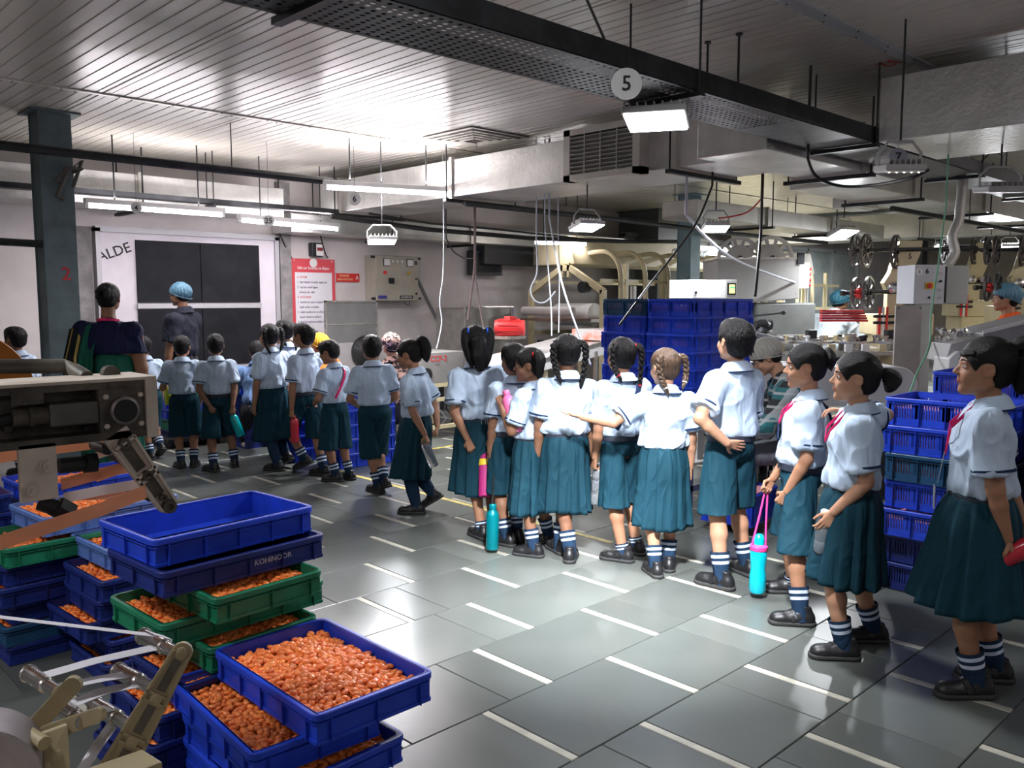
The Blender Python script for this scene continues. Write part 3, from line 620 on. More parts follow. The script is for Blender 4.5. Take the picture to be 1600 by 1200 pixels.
# ----------------------------------------------------------------- head and hair, head units (head height 1, origin mid-head, +Y face)
def head_prims(g, c, R, s, female=False, gl=1.0):
    P = lambda x, y, z: c + R @ (V3(x, y, z) * s)
    g.ell(P(0, -.055, .10), (.345 * s, .425 * s, .385 * s), R, .03 * s)
    g.ell(P(0, .10, -.17), (.275 * s, .285 * s, .31 * s), R, .08 * s)
    g.ell(P(0, -.02, -.12), (.29 * s, .30 * s, .24 * s), R, .08 * s)
    g.ell(P(0, .27, -.41), (.11 * s, .10 * s, .085 * s), R, .07 * s)
    for x in (-1, 1):
        g.ell(P(x * .145, .235, -.15), (.12 * s, .11 * s, .12 * s), R, .06 * s)
        g.ell(P(x * .215, .02, -.27), (.08 * s, .14 * s, .10 * s), R, .08 * s)
        g.cone(P(x * .05, .355, .075), P(x * .2, .30, .07), .03 * s, .028 * s, .04 * s)
        g.ell(P(x * .15, .43, -.005), (.075 * s, .075 * s, .05 * s), R, .04 * s, sub=True)
    g.cone(P(0, .355, .02), P(0, .435, -.105), .028 * s, .044 * s, .035 * s)
    for x in (-1, 1): g.ell(P(x * .048, .405, -.125), (.034 * s, .042 * s, .03 * s), R, .02 * s)
    for x in (-1, 1):
        g.cone(P(0, .378, -.225), P(x * .085, .345, -.232), .026 * s, .014 * s, .012 * s)
        g.cone(P(0, .372, -.265), P(x * .075, .342, -.252), .030 * s, .014 * s, .012 * s)
    g.cone(P(-.08, .40, -.243), P(.08, .40, -.243), .008 * s, .008 * s, .012 * s, sub=True)
    for x in (-1, 1):
        Re = R @ rotz(x * .35)
        g.ell(P(x * .355, -.035, -.035), (.035 * s, .085 * s, .125 * s), Re, .02 * s)
        g.ell(P(x * .39, -.02, -.02), (.03 * s, .045 * s, .075 * s), Re, .02 * s, sub=True)
HC = {}
def hair_cap(style):
    if style in HC: return HC[style]
    g = Grid((-.5, -.66, -.62), (.5, .5, .66), .028)
    g.ell((0, -.075, .118), (.385, .462, .42), k=.02)
    if style == 'boy':
        g.ell((0, -.2, -.1), (.315, .30, .27), k=.06); g.ell((0, .12, .30), (.30, .26, .22), k=.08)
    elif style == 'open': g.ell((0, -.2, -.15), (.36, .29, .38), k=.06)
    else: g.ell((0, -.19, -.1), (.31, .285, .27), k=.06)
    g.ell((0, .50, -.17), (.37, .42, .40), k=.03, sub=True)
    if style == 'boy': g.ell((0, .50, .02), (.25, .22, .28), k=.03, sub=True)
    else: g.ell((0, .47, .06), (.20, .16, .30), k=.05, sub=True)
    for x in (-1, 1): g.ell((x * .40, .03, -.10), (.16, .17, .20), k=.02, sub=True)
    g.plane((0, 0, -.34 if style != 'open' else -.5), (0, .25, -1), k=.03)
    if style in ('part', 'braids'):
        g.put(lambda X, Y, Z: np.maximum(np.abs(X + .015 * np.sin(9 * Z + 5 * Y)) - .009, -(Y * 0 + Z * 0 + .5) + 0 * X), (-.03, -.7, -.4), (.03, .5, .66), .006, sub=True)
    V, Q = g.mesh(); N = normals(V, Q)
    a = np.arctan2(V[:, 0], V[:, 1] * .4 + .2); b = V[:, 2]
    if style == 'boy': d = .010 * vnoise(np.stack([V[:, 0] * 26, V[:, 1] * 14, V[:, 2] * 12], 1)) + .012 * vnoise(np.stack([V[:, 0] * 9, V[:, 1] * 7, V[:, 2] * 7], 1))
    else: d = .005 * vnoise(np.stack([V[:, 0] * 34, V[:, 1] * 5, V[:, 2] * 22], 1)) + .004 * vnoise(V * 9)
    HC[style] = (V + N * d[:, None], Q, N); return HC[style]
def hair_tail(pts, rs, seed=0, n=18, strand=.16, m=34):
    """tapered lock of hair along a smooth path, ridged into strands"""
    P = np.array([smooth_path(pts, t) for t in np.linspace(0, 1, m)]); r = np.interp(np.linspace(0, 1, m), np.linspace(0, 1, len(rs)), rs)
    T = np.gradient(P, axis=0); T /= np.linalg.norm(T, axis=1, keepdims=True); u = nrm(np.cross(T[0], V3(.3, 1, .2))); V = []
    for i in range(m):
        u = nrm(u - T[i] * (u @ T[i])); w = np.cross(T[i], u); a = np.arange(n) * 2 * pi / n
        rr = r[i] * (1 + strand * vnoise(np.stack([np.cos(a) * 3 + seed * 7.3, np.sin(a) * 3 + 5, a * 0 + i * .12], 1)) + .5 * strand * np.cos(a * 6 + seed + i * .1))
        V.append(P[i] + (np.cos(a)[:, None] * u + np.sin(a)[:, None] * w) * rr[:, None])
    V = np.concatenate(V); Q = [(i * n + j, i * n + (j + 1) % n, (i + 1) * n + (j + 1) % n, (i + 1) * n + j) for i in range(m - 1) for j in range(n)]
    o = len(V); V = np.vstack([V, P[0], P[-1]])
    Q += [(j, j, o, (j + 1) % n)[0:4] for j in range(0)]
    return V, np.array(Q)
def smooth_path(pts, t):
    pts = [np.asarray(p, float) for p in pts]; k = len(pts) - 1; x = t * k; i = min(int(x), k - 1); f = x - i
    p0 = pts[max(i - 1, 0)]; p1 = pts[i]; p2 = pts[i + 1]; p3 = pts[min(i + 2, k)]
    return .5 * (2 * p1 + (p2 - p0) * f + (2 * p0 - 5 * p1 + 4 * p2 - p3) * f * f + (3 * p1 - p0 - 3 * p2 + p3) * f ** 3)
_sv = None
def braid(pts, r, n=9):
    """chain of interlocking lobes"""
    g = []; V = []; Q = []; m = n * 3
    for i in range(m):
        t = i / (m - 1); c = smooth_path(pts, t); d = nrm(smooth_path(pts, min(1, t + .02)) - smooth_path(pts, max(0, t - .02)))
        u = nrm(np.cross(d, V3(0, 1, .01))); w = np.cross(u, d); ph = i * 2 * pi / 3; off = u * cos(ph) * r * .45 + w * sin(2 * ph) * r * .28
        rr = r * (1 - .45 * t) * .72; ax = nrm(d * 1.0 - u * (-sin(ph)) * .9)
        x = nrm(np.cross(ax, w)); y = np.cross(ax, x); b = len(V)
        for a in range(5):
            th = pi * (a + .5) / 5
            for q in range(7):
                ps = 2 * pi * q / 7; V.append(c + off + ax * cos(th) * rr * 1.7 + (x * cos(ps) + y * sin(ps)) * sin(th) * rr)
        for a in range(4):
            for q in range(7): Q.append((b + a * 7 + q, b + a * 7 + (q + 1) % 7, b + (a + 1) * 7 + (q + 1) % 7, b + (a + 1) * 7 + q))
    return np.array(V), np.array(Q)
def band_mesh(c, d, r, m, nm='hair_band', parent=None):
    b = MB(); d = Vector(d).normalized(); x = d.orthogonal().normalized(); y = d.cross(x); c = Vector(c)
    pts = [c + (x * cos(a) + y * sin(a)) * r for a in np.linspace(0, 2 * pi, 13)]
    b.tube(pts, r * .42, 7); return b.build(nm, m, parent, smooth=True)
# ----------------------------------------------------------------- the figure
ARMS = {  # side is +1 right, -1 left ; x is multiplied by side ; body frame, +Y forward
    'down': ((.16, .02, -1), (.02, .18, -1), 'relaxed', (-1, 0, 0), None),
    'down_grip': ((.14, .02, -1), (.0, .22, -1), 'grip', (-1, 0, 0), None),
    'back': ((.22, -.42, -1), (-.62, -.30, -.85), 'relaxed', (0, 1, .2), (-.6, -.1, -.75)),
    'back_grip': ((.22, -.42, -1), (-.52, -.34, -.9), 'grip', (0, 1, .2), (-.6, -.1, -.75)),
    'hip': ((.75, -.35, -.75), (-.55, -.35, -.62), 'flat', (-.6, .6, .1), (-.85, -.1, -.3)),
    'fold': ((.25, .15, -1), (-.55, .9, .15), 'relaxed', (-.2, -.6, -.6), (-.9, .5, .2)),
    'out': ((.85, .25, -.62), (.8, .62, .12), 'flat', (0, 0, 1), (.72, .66, .16)),
    'chest': ((.30, .10, -1), (-.30, .55, .9), 'grip', (-.8, .4, .2), (-.3, .45, .85)),
    'reach': ((.2, .6, -.6), (.0, .95, -.25), 'grip', (0, 0, -1), (0, 1, -.1)),
    'pocket': ((.28, .05, -1), (-.30, .62, -.70), 'relaxed', (-.9, -.3, 0), (-.35, .45, -.8)),
    'front_grip': ((.20, .12, -1), (-.12, .80, -.70), 'grip', (-1, 0, 0), (-.1, .6, -.8)),
}
def person(label, feet=None, top=None, face=0.0, pos=None, H=None, adult=False, girl=False, tone='b', head=(0, 0, 0), arms=('down', 'down'), fyaw=(8, -8),
           lift=(0, 0), hair='boy', haircol=None, bands=None, top_kind='shirt', bottom='shorts', socks='mid', lean=(0, 0), vox=.0085, group=None, seat=None,
           lanyard=False, idcard=False, strap=False, mats=None, belt=True, hem=None, cap=None, shoes='strap', flare=1.0, twist=0.0, seed=0, glasses=False, slim=1.0,
           longtail=None, tailk=1.0, fringe=False, collar=True):
    """feet = two ground pixels (left foot, right foot); face = degrees, 0 looks straight away from the camera, +90 to the photo's left"""
    ang = -YAW + radians(face)                         # rotation of local +Y from world +Y
    Rw = rotz(ang)
    if feet is not None:
        G = [np.array(at_z(x, y, 0)) for x, y in feet]; pos = (G[0] + G[1]) / 2
    else: pos = np.array([pos[0], pos[1], 0.]); G = None
    if H is None:
        rr = np.array(ray(*top)); t = hypot(pos[0], pos[1]) / hypot(rr[0], rr[1]); H = EYE + rr[2] * t - .02
    if top is not None and seat is None:                 # sideways lean so that the head sits over its pixel
        q = np.array(at_d(top[0], top[1], float(np.dot(pos - np.array([0, 0, EYE]), np.array(FW)) + 0))); q = q - pos
        side = q @ np.array(_r); off = np.array(_r) * side; loc = Rw.T @ np.array([off[0], off[1], 0])
        lx, ly = loc[0] / (.52 * H), loc[1] / (.52 * H); hipshift = loc * .45; lean = (lean[0] + lx * .55, lean[1] + ly * .55)
    else: hipshift = V3(0, 0, 0)
    root = thing('person', label, 'person', tuple(pos), ang, group)
    hh = H * (.130 if adult else .160)
    sw = (.112 if adult else .094) * H * (0.93 if (girl and adult) else 1.0)
    UA = .168 * H; FA = .138 * H; HL = .098 * H; TH = .240 * H; SH = .232 * H
    SK = skin(tone)
    # ---- feet
    F = []
    for i, sd in ((0, -1), (1, 1)):
        if G is not None: p = Rw.T @ (G[i] - pos)
        elif seat is not None: p = V3(sd * .09 * H, seat[2], 0)
        else: p = V3(sd * .055 * H, 0, 0)
        F.append((p, radians(fyaw[i]), radians(lift[i])))
    SL = (.148 if adult else .166) * H
    ank = []
    for p, yw, lf in F:
        d = rotz(yw) @ V3(0, 1, 0); toe = p + d * SL * .42
        v = V3(0, -SL * .66, .20 * SL); v = rotx(-lf) @ v; a = toe + rotz(yw) @ v; a[2] += .0; ank.append(a + V3(0, 0, .05 * SL))
    pelvis_z = .505 * H if seat is None else seat[0]
    pel = V3(hipshift[0], hipshift[1] + (0 if seat is None else seat[1]), pelvis_z)
    Zt = nrm((lean[0], lean[1], 1)); Xt = nrm(np.cross(V3(-sin(twist), cos(twist), 0), Zt)); Yt = np.cross(Zt, Xt); Rt = np.stack([Xt, Yt, Zt], 1)
    for i, sd in ((0, -1), (1, 1)):
        for _ in range(12):
            j = pel + V3(sd * .052 * H, 0, 0); dd = np.linalg.norm(j - ank[i])
            if dd > (TH + SH) * .998 and seat is None: pel[2] -= (dd - (TH + SH) * .995) * .6
    hips = [pel + rotz(twist * .5) @ V3(sd * .052 * H, 0, 0) for sd in (-1, 1)]; knees = []
    for i in range(2):
        a, h = ank[i], hips[i]; v = a - h; D = min(np.linalg.norm(v), (TH + SH) * .999); u = v / np.linalg.norm(v)
        c = (TH * TH - SH * SH + D * D) / (2 * D); hgt = sqrt(max(TH * TH - c * c, 0)); fwd = rotz(F[i][1] * .6) @ V3(0, 1, 0)
        if seat is not None: fwd = V3(0, .8, 1)
        fw = nrm(fwd - u * (fwd @ u)); knees.append(h + u * c + fw * hgt)
    T = lambda x, y, z: pel + Rt @ (V3(x, y, z) * H)
    N0 = T(0, -.012, .300)
    R_h = rotz(radians(head[0])) @ rotx(radians(head[1])) @ roty(radians(head[2]))
    hc = N0 + Rt @ V3(0, .014 * H, .030 * H) + R_h @ V3(0, .006 * H, .052 * H + hh * .16)
    # correct the total height when standing upright
    if seat is None and G is not None:
        err = (H - .012 * H) - (hc[2] + hh * .5); sc_ = max(-.05 * H, min(.05 * H, err)); N0 = N0 + V3(0, 0, sc_ * .5); hc = hc + V3(0, 0, sc_)
    sh = [T(-sw / H, -.008, .254), T(sw / H, -.008, .254)]
    A = []
    for i, sd in ((0, -1), (1, 1)):
        ar = arms[i]; ar = ARMS[ar] if isinstance(ar, str) else ar
        u, f, hp, pn, hd = ar; mx = lambda v: V3(v[0] * sd, v[1], v[2])
        Ra = rotz(twist); u = Ra @ nrm(mx(u)); f = Ra @ nrm(mx(f)); pn = Ra @ nrm(mx(pn)); hd = f if hd is None else Ra @ nrm(mx(hd))
        e = sh[i] + u * UA; w = e + f * FA; A.append((sh[i], e, w, u, f, hp, pn, hd, sd))
    # ---- body grid
    pts = np.array(ank + knees + hips + [a[k] for a in A for k in (0, 1, 2)] + [hc])
    lo = pts.min(0) - .10 * H; hi = pts.max(0) + .10 * H; lo[2] = min(ank[0][2], ank[1][2]) - .03 * H; hi[2] = hc[2] + hh * .62
    zt = hc[2] - hh * .62; fine = min(vox, hh * .032)
    zs = np.concatenate([np.arange(lo[2], zt, vox * 1.35), np.arange(zt, hi[2] + fine, fine)])
    g = Grid(lo, hi, vox if vox < .0065 else vox * .95, zs); s = slim; k = .022 * H
    g.ell(T(0, -.004, .012), (.084 * H * s, .062 * H * s, .070 * H), Rt, k); g.ell(T(0, 0, .095), (.074 * H * s, .054 * H * s, .085 * H), Rt, k)
    g.ell(T(0, -.004, .185), (.088 * H * s, .060 * H * s, .098 * H), Rt, k); g.cone(sh[0], sh[1], .034 * H, .034 * H, k)
    g.cone(T(0, -.012, .25), N0, .045 * H, .030 * H, k); g.cone(N0, hc + R_h @ V3(0, -.10, -.25) * hh, .029 * H, .028 * H + .003, .015 * H)
    for h, kn, an in zip(hips, knees, ank):
        g.cone(h, kn, .049 * H * s, .032 * H * s, .02 * H); cm = kn + (an - kn) * .32; bk = nrm(np.cross(an - kn, V3(1, 0, 0)))
        g.cone(kn, cm - bk * .004 * H * np.sign(bk[1] + 1e-9), .031 * H * s, .0315 * H * s, .012 * H); g.cone(cm, an, .030 * H * s, .0195 * H, .012 * H)
    for S_, e, w, u, f, hp, pn, hd, sd in A:
        g.cone(S_, e, .031 * H * s, .023 * H * s, .012 * H); g.cone(e, e + (w - e) * .3, .0225 * H * s, .022 * H * s, .008 * H); g.cone(e + (w - e) * .3, w, .022 * H * s, .0155 * H * s, .008 * H)
    head_prims(g, hc, R_h, hh)
    V, Q = g.mesh(); lip = np.zeros(len(Q), int)
    hl = (V - hc) @ R_h / hh; cen = hl[Q].mean(1)
    lip[(np.abs(cen[:, 0]) < .115) & (cen[:, 1] > .325) & (cen[:, 2] < -.205) & (cen[:, 2] > -.29)] = 1
    wr = []
    for S_, e, w, u, f, hp, pn, hd, sd in A:
        hv, hq = hand_mesh(hp); z = -nrm(pn - hd * (pn @ hd)); y = nrm(hd); x = np.cross(y, z); hv = hv * HL; hv = hv * V3(1 if sd > 0 else -1, 1, 1)
        if sd < 0: hq = hq[:, ::-1]
        R = np.stack([x, y, z], 1); W = w + hv @ R.T; Q = np.vstack([Q, hq + len(V)]); V = np.vstack([V, W]); lip = np.concatenate([lip, np.zeros(len(hq), int)])
        wr.append((w + R @ V3(0, .45 * HL, -.09 * HL), R))
    raw('body', V, Q, SK, root, midx=lip)
    # ---- eyes and brows
    if vox < .0095 or adult:
        for x in (-1, 1):
            c = hc + R_h @ (V3(x * .150, .288, -.002) * hh); b = MB(); r = .066 * hh; n = 14; m = 10; vs = []; fs = []; mi = []
            for i in range(m + 1):
                th = pi * i / m
                for j in range(n): ph = 2 * pi * j / n; vs.append(c + R_h @ (V3(sin(th) * cos(ph), cos(th), sin(th) * sin(ph) * .82) * r))
            for i in range(m):
                for j in range(n):
                    fs.append((i * n + j, i * n + (j + 1) % n, (i + 1) * n + (j + 1) % n, (i + 1) * n + j)); ph = 2 * pi * (j + .5) / n; th = pi * (i + .5) / m
                    q = 1 if i < 2 else 0
                    if sin(th) * sin(ph) > .32: q = 3
                    if sin(th) * sin(ph) > .46 or sin(th) * sin(ph) < -.45 or cos(th) < .3: q = 2
                    mi.append(q)
            o = raw('eye', vs, fs, [EYEW, IRIS, SK[0], HAIR], root, midx=mi)
            b = MB(); pp = [hc + R_h @ (V3(x * xx, yy, zz) * hh) for xx, yy, zz in ((.065, .378, .095), (.13, .365, .118), (.2, .325, .108), (.25, .27, .08))]
            b.tube([tuple(p) for p in pp], [.010 * hh, .014 * hh, .012 * hh, .004 * hh], 6); b.build('eyebrow', HAIR, root, smooth=True)
    # ---- hair
    HM = HAIR if haircol is None else haircol; hW = lambda p: hc + (R_h @ (np.asarray(p, float) * hh).T).T
    if hair:
        hv, hq, _ = hair_cap({'boy': 'boy', 'pony': 'plain', 'bun': 'plain', 'twin': 'part', 'braids': 'braids', 'long': 'part', 'knot': 'plain', 'short': 'boy'}[hair])
        raw('hair', hc + (hv * hh) @ R_h.T, hq, HM, root)
        bc = bands or REDB; rs_ = random.Random(seed); j = lambda a: rs_.uniform(-a, a)
        def tail(ptsl, rl, nm='ponytail', bandat=True):
            v, q = hair_tail([hW(p) for p in ptsl], [r * hh for r in rl], seed); raw(nm, v, q, HM, root)
            if bandat: band_mesh(tuple(hW(ptsl[0] if len(ptsl) < 2 else (np.array(ptsl[0]) * .7 + np.array(ptsl[1]) * .3))), tuple(R_h @ (np.array(ptsl[1], float) - np.array(ptsl[0], float))), .075 * hh, bc, parent=root)
        def brd(ptsl, r, endband=True):
            v, q = braid([hW(p) for p in ptsl], r * hh, 9); raw('braid', v, q, HM, root)
            e = [hW(p) for p in ptsl]; band_mesh(tuple(e[0]), tuple(e[1] - e[0]), .07 * hh, bc, parent=root)
            if endband: band_mesh(tuple(e[-1]), tuple(e[-1] - e[-2]), .05 * hh, bc, parent=root)
            d = nrm(e[-1] - e[-2]); v, q = hair_tail([e[-1], e[-1] + d * .1 * hh, e[-1] + d * .2 * hh + V3(0, 0, -.03) * hh], [.045 * hh, .06 * hh, .01 * hh], seed + 3, m=8); raw('braid_end', v, q, HM, root)
        if hair == 'pony': tail([(0, -.40, .32), (0, -.56, .40), (0, -.68, .24), (0, -.66, -.02), (0.02, -.60, -.28), (.03, -.57, -.42)], [.07, .13 * tailk, .19 * tailk, .19 * tailk, .13 * tailk, .02])
        if hair == 'bun': tail([(0, -.45, .10), (0, -.60, .10), (0, -.72, .0), (0, -.68, -.16), (0, -.62, -.26)], [.07, .14, .17, .15, .03])
        if hair == 'knot':
            v, q = hair_tail([hW(p) for p in ((0, -.42, .10), (0, -.56, .13), (0, -.70, .14))], [.12 * hh, .27 * hh, .08 * hh], seed, m=14); raw('hair_bun', v, q, HM, root)
        if hair == 'twin':
            for x in (-1, 1): tail([(x * .30, -.22, .30), (x * .42, -.30, .34), (x * .47, -.34, .15), (x * .44, -.34, -.1), (x * .42, -.33, -.32), (x * .40, -.3, -.45)], [.06, .10, .13, .12, .09, .02])
        if hair == 'long':
            for x in (-1, 1): tail([(x * .26, -.25, .36), (x * .36, -.26, .36), (x * .37, -.28, .1), (x * .32, -.33, -.15), (x * .24, -.42, -.45), (x * .20, -.46, -.72)], [.05, .10, .13, .13, .12, .03])
            v, q = hair_tail([hW(p) for p in ((0, -.30, .3), (0, -.42, .05), (.0, -.48, -.35), (0.05, -.50, -.80))], [.10 * hh, .26 * hh, .24 * hh, .08 * hh], seed + 1); raw('loose_hair', v, q, HM, root)
        if hair == 'braids':
            bl = longtail or (0.42, 0.42)
            for x, L in ((-1, bl[0]), (1, bl[1])): brd([(x * .30, -.26, .26), (x * .42, -.34, .22), (x * .46, -.36, .0), (x * .43, -.38, -.25), (x * .38, -.42, -.25 - L * .6), (x * .33, -.44, -.25 - L)], .10)
        if fringe:
            v, q = hair_tail([hW(p) for p in ((-.26, .20, .24), (-.12, .30, .22), (.06, .31, .21), (.26, .21, .22))], [.04 * hh, .075 * hh, .075 * hh, .04 * hh], seed); raw('fringe', v, q, HM, root)
    if cap:                                               # hair net
        cg = Grid((-.52, -.66, -.4), (.52, .52, .72), .03); cg.ell((0, -.085, .15), (.42, .50, .44), k=.02); cg.ell((0, -.28, .10), (.36, .32, .32), k=.1)
        cg.plane((0, 0, -.02), (0, .42, -1), k=.02); cv, cq = cg.mesh(); nn = normals(cv, cq)
        a = np.arctan2(cv[:, 0], cv[:, 1] + .08); cv = cv + nn * (.014 * np.cos(a * 22) * np.clip(1 - np.abs(cv[:, 2] - .1) * 1.8, .1, 1) + .015 * vnoise(cv * 8))[:, None]
        raw('hair_net', hc + (cv * hh) @ R_h.T, cq, cap, root)
        b = MB(); el = [hW((.425 * sin(t) * .98, -.085 + .49 * cos(t), -.03 + .42 * (-.085 + .49 * cos(t)) + .03)) for t in np.linspace(0, 2 * pi, 33)]
        b.tube([tuple(p) for p in el], .018 * hh, 6); b.build('elastic_band', cap, root, smooth=True)
    if glasses:
        b = MB()
        for x in (-1, 1):
            b.tube([tuple(hW((x * .16 + .085 * cos(t), .415, .0 + .06 * sin(t)))) for t in np.linspace(0, 2 * pi, 17)], .008 * hh, 5)
            b.tube([tuple(hW(p)) for p in ((x * .245, .41, .01), (x * .35, .1, .0), (x * .37, -.04, .0))], .008 * hh, 5)
        b.tube([tuple(hW((-.07, .42, .01))), tuple(hW((.07, .42, .01)))], .008 * hh, 5); b.build('glasses', BELT, root, smooth=True)
    # ---- shirt / blouse
    M = mats or {}; shm = M.get('top', SHIRT); slv = M.get('sleeve', .76)
    lo = np.minimum(pts[2:].min(0), T(0, 0, 0)) - .12 * H; hi = pts[2:].max(0) + .12 * H; lo[2] = min(sh[0][2], sh[1][2], T(0, 0, 0)[2]) - .30 * H; hi[2] = N0[2] + .05 * H
    g = Grid(lo, hi, max(.0065, vox)); o = .011 * H + (0 if not adult else -.002); k = .028 * H
    g.ell(T(0, -.004, .190), (.094 * H * s + o, .066 * H * s + o, .104 * H), Rt, k)
    bl = M.get('blouse', 1.0)
    g.ell(T(0, -.003, .105), (.088 * H * s + o * bl, .064 * H * s + o * bl, .085 * H), Rt, k); g.ell(T(0, -.003, .075), (.089 * H * s + o * bl, .068 * H * s + o * bl, .045 * H), Rt, k)
    g.cone(sh[0] - Rt @ V3(0, 0, .004 * H), sh[1] - Rt @ V3(0, 0, .004 * H), .034 * H + o * .8, .034 * H + o * .8, k); g.cone(T(0, -.012, .262), N0 - Rt @ V3(0, 0, .006 * H), .052 * H, .036 * H, .02 * H)
    sr = []
    for S_, e, w, u, f, hp, pn, hd, sd in A:
        en = S_ + (e - S_) * slv; fl = M.get('slfl', .016) * H; r0 = .033 * H + o * .7; r1 = .027 * H * s + .006 * H + fl
        if slv <= 1: g.cone(S_, en + (en - S_) * .4, r0, r1 + (r1 - r0) * .4, .018 * H, cut=1 / 1.4)
        else:
            g.cone(S_, e, r0, .030 * H * s + o * .5, .02 * H); en = e + (w - e) * (slv - 1); r1 = .023 * H * s + o * .4; g.cone(e, en, .030 * H * s + o * .5, r1, .012 * H, cut=.995)
            u = f
        sr.append((en, u, r1))
    g.plane(T(0, 0, M.get('tail', .052)), -Zt, k=.004)
    V, Q = g.mesh(); Nn = normals(V, Q); L = (V - pel) @ Rt / H; a = np.arctan2(L[:, 0], L[:, 1])
    low = np.clip((.16 - L[:, 2]) / .12, 0, 1)
    d = low * .020 * vnoise(np.stack([np.cos(a) * 4.2 + seed * 3, np.sin(a) * 4.2, L[:, 2] * 5], 1)) * H
    tq = np.stack([L[:, 0] * 9 + L[:, 2] * 7 + seed, L[:, 1] * 16, L[:, 2] * 12 - L[:, 0] * 9], 1); rg = 1 - np.abs(vnoise(tq)) * 2
    rg2 = 1 - np.abs(vnoise(np.stack([L[:, 0] * 15 - L[:, 2] * 11 + seed * 2, L[:, 1] * 20, L[:, 2] * 7 + L[:, 0] * 10], 1))) * 2; d += .0062 * H * rg * np.abs(rg) + .0050 * H * rg2 * np.abs(rg2) + .003 * H * vnoise(L * 26 + seed) * (np.abs(L[:, 0]) > .085)
    wz = np.clip((L[:, 2] - M.get('tail', .052)) / .03, 0, 1); Nn = Nn - Zt * (Nn @ Zt)[:, None] * (1 - wz)[:, None]; V = V + Nn * d[:, None]
    raw(M.get('topname', 'shirt'), V, Q, shm, root)
    if M.get('trim', True):
        for en, u, r1 in sr:
            b = MB(); c = Vector(en - u * .012 * H); ax = Vector(u)
            b.lathe([(r1 * 1.00, -.0035 * H), (r1 * 1.09, -.003 * H), (r1 * 1.10, .003 * H), (r1 * 1.0, .0035 * H)], c, ax, 24); b.build('sleeve_trim', M.get('trimm', NAVY), root, smooth=True)
    if collar:
        b = MB(); vs = []; fs = []; n = 30; prof = ((.034, .030, .026), (.040, .036, .030), (.050, .047, .022), (.060, .058, .002), (.064, .063, -.008), (.056, .054, -.006))
        for pr in prof:
            for q in range(n):
                t = 2 * pi * q / n; fr = max(0, cos(t)) ** 6
                rr = 1 + .16 * fr * (pr[2] < .01); zz = pr[2] - .034 * fr - .006 * cos(t)
                vs.append(tuple(N0 + Rt @ (V3(pr[0] * sin(t) * rr, pr[1] * cos(t) * rr - .002, zz) * H)))
        for i in range(len(prof) - 1):
            for q in range(n): fs.append((i * n + q, i * n + (q + 1) % n, (i + 1) * n + (q + 1) % n, (i + 1) * n + q))
        b.add(vs, fs); b.build('collar', shm, root, smooth=True)
        b = MB(); b.tube([tuple(N0 + Rt @ (V3(.0650 * sin(t), .0640 * cos(t), -.008 - .03 * max(0, cos(t)) ** 6 - .006 * cos(t)) * H)) for t in np.linspace(.5, 2 * pi - .5, 26)], .0022 * H, 5)
        if M.get('trim', True): b.build('collar_trim', NAVY, root, smooth=True)
    # ---- lower garment
    bm_ = M.get('bottom', TEAL)
    if bottom == 'shorts':
        hz = (hem if hem else .25) * H; pts2 = np.array(hips + knees); lo = pts2.min(0) - .13 * H; hi = pts2.max(0) + .13 * H; hi[2] = pel[2] + .10 * H; lo[2] = hz - .02 * H
        g = Grid(lo, hi, max(.006, vox)); g.ell(T(0, -.004, .005), (.092 * H, .074 * H, .060 * H), Rt, .02 * H); g.ell(T(0, -.002, .045), (.090 * H, .070 * H, .03 * H), Rt, .02 * H)
        for h, kn in zip(hips, knees): g.cone(h, kn + (kn - h) * .25, .056 * H, .066 * H * flare, .003 * H)
        g.plane((0, 0, hz), (0, 0, -1), k=.003); g.plane(T(0, 0, .062), Zt, k=.003)
        V, Q = g.mesh(); Nn = normals(V, Q); L = (V - pel) / H; a = np.arctan2(L[:, 0], L[:, 1]); dn = np.clip(-L[:, 2] * 6 + .3, .15, 1)
        V = V + Nn * ((.009 * vnoise(np.stack([np.cos(a) * 5 + seed * 2, np.sin(a) * 5, L[:, 2] * 2.5], 1)) + .004 * vnoise(L * 14 + seed)) * dn * H)[:, None]
        raw('shorts', V, Q, bm_, root)
    elif bottom in ('skirt', 'saree'):
        hz = (hem if hem else (.205 if bottom == 'skirt' else .03)) * H; n = 120; m = 22; vs = []; kc = (knees[0] + knees[1]) / 2; npl = 13
        spread = abs((Rt.T @ (knees[0] - knees[1]))[0]); sy = abs((Rt.T @ (knees[0] - knees[1]))[1])
        rx1 = max((.125 if bottom == 'skirt' else .125) * H * flare, spread * .5 + .070 * H); ry1 = max((.115 if bottom == 'skirt' else .11) * H * flare, sy * .5 + .07 * H)
        top0 = T(0, -.002, .058 if bottom == 'skirt' else .165); rnd = random.Random(seed + 5); ph0 = rnd.random() * 6
        for i in range(m + 1):
            t = i / m; z = top0[2] + (hz - top0[2]) * t; e = t ** .75; cx = top0[0] + (kc[0] - top0[0]) * t * .9; cy = top0[1] + (kc[1] - top0[1]) * t * .9
            rx = .091 * H + (rx1 - .091 * H) * e + .008 * H * sin(pi * min(1, t * 2.2)) * (1 - t); ry = .071 * H + (ry1 - .071 * H) * e + .010 * H * sin(pi * min(1, t * 2.2)) * (1 - t)
            for q in range(n):
                a = 2 * pi * q / n; w = a * npl + ph0 + .5 * sin(a * 2 + seed); pl = (((w / (2 * pi)) % 1.0)); pl = (pl * 1.25 if pl < .8 else (1 - pl) * 5) - .5
                sl = 1 + (.19 * e + .02) * pl * (1 + .45 * sin(a * 2.0 + seed * 2.3)) + .05 * e * sin(3 * a + seed * 1.7) + .03 * e * sin(5 * a + seed)
                vs.append((cx + sin(a) * rx * sl, cy + cos(a) * ry * sl, z + .008 * H * e * sin(2 * a + seed)))
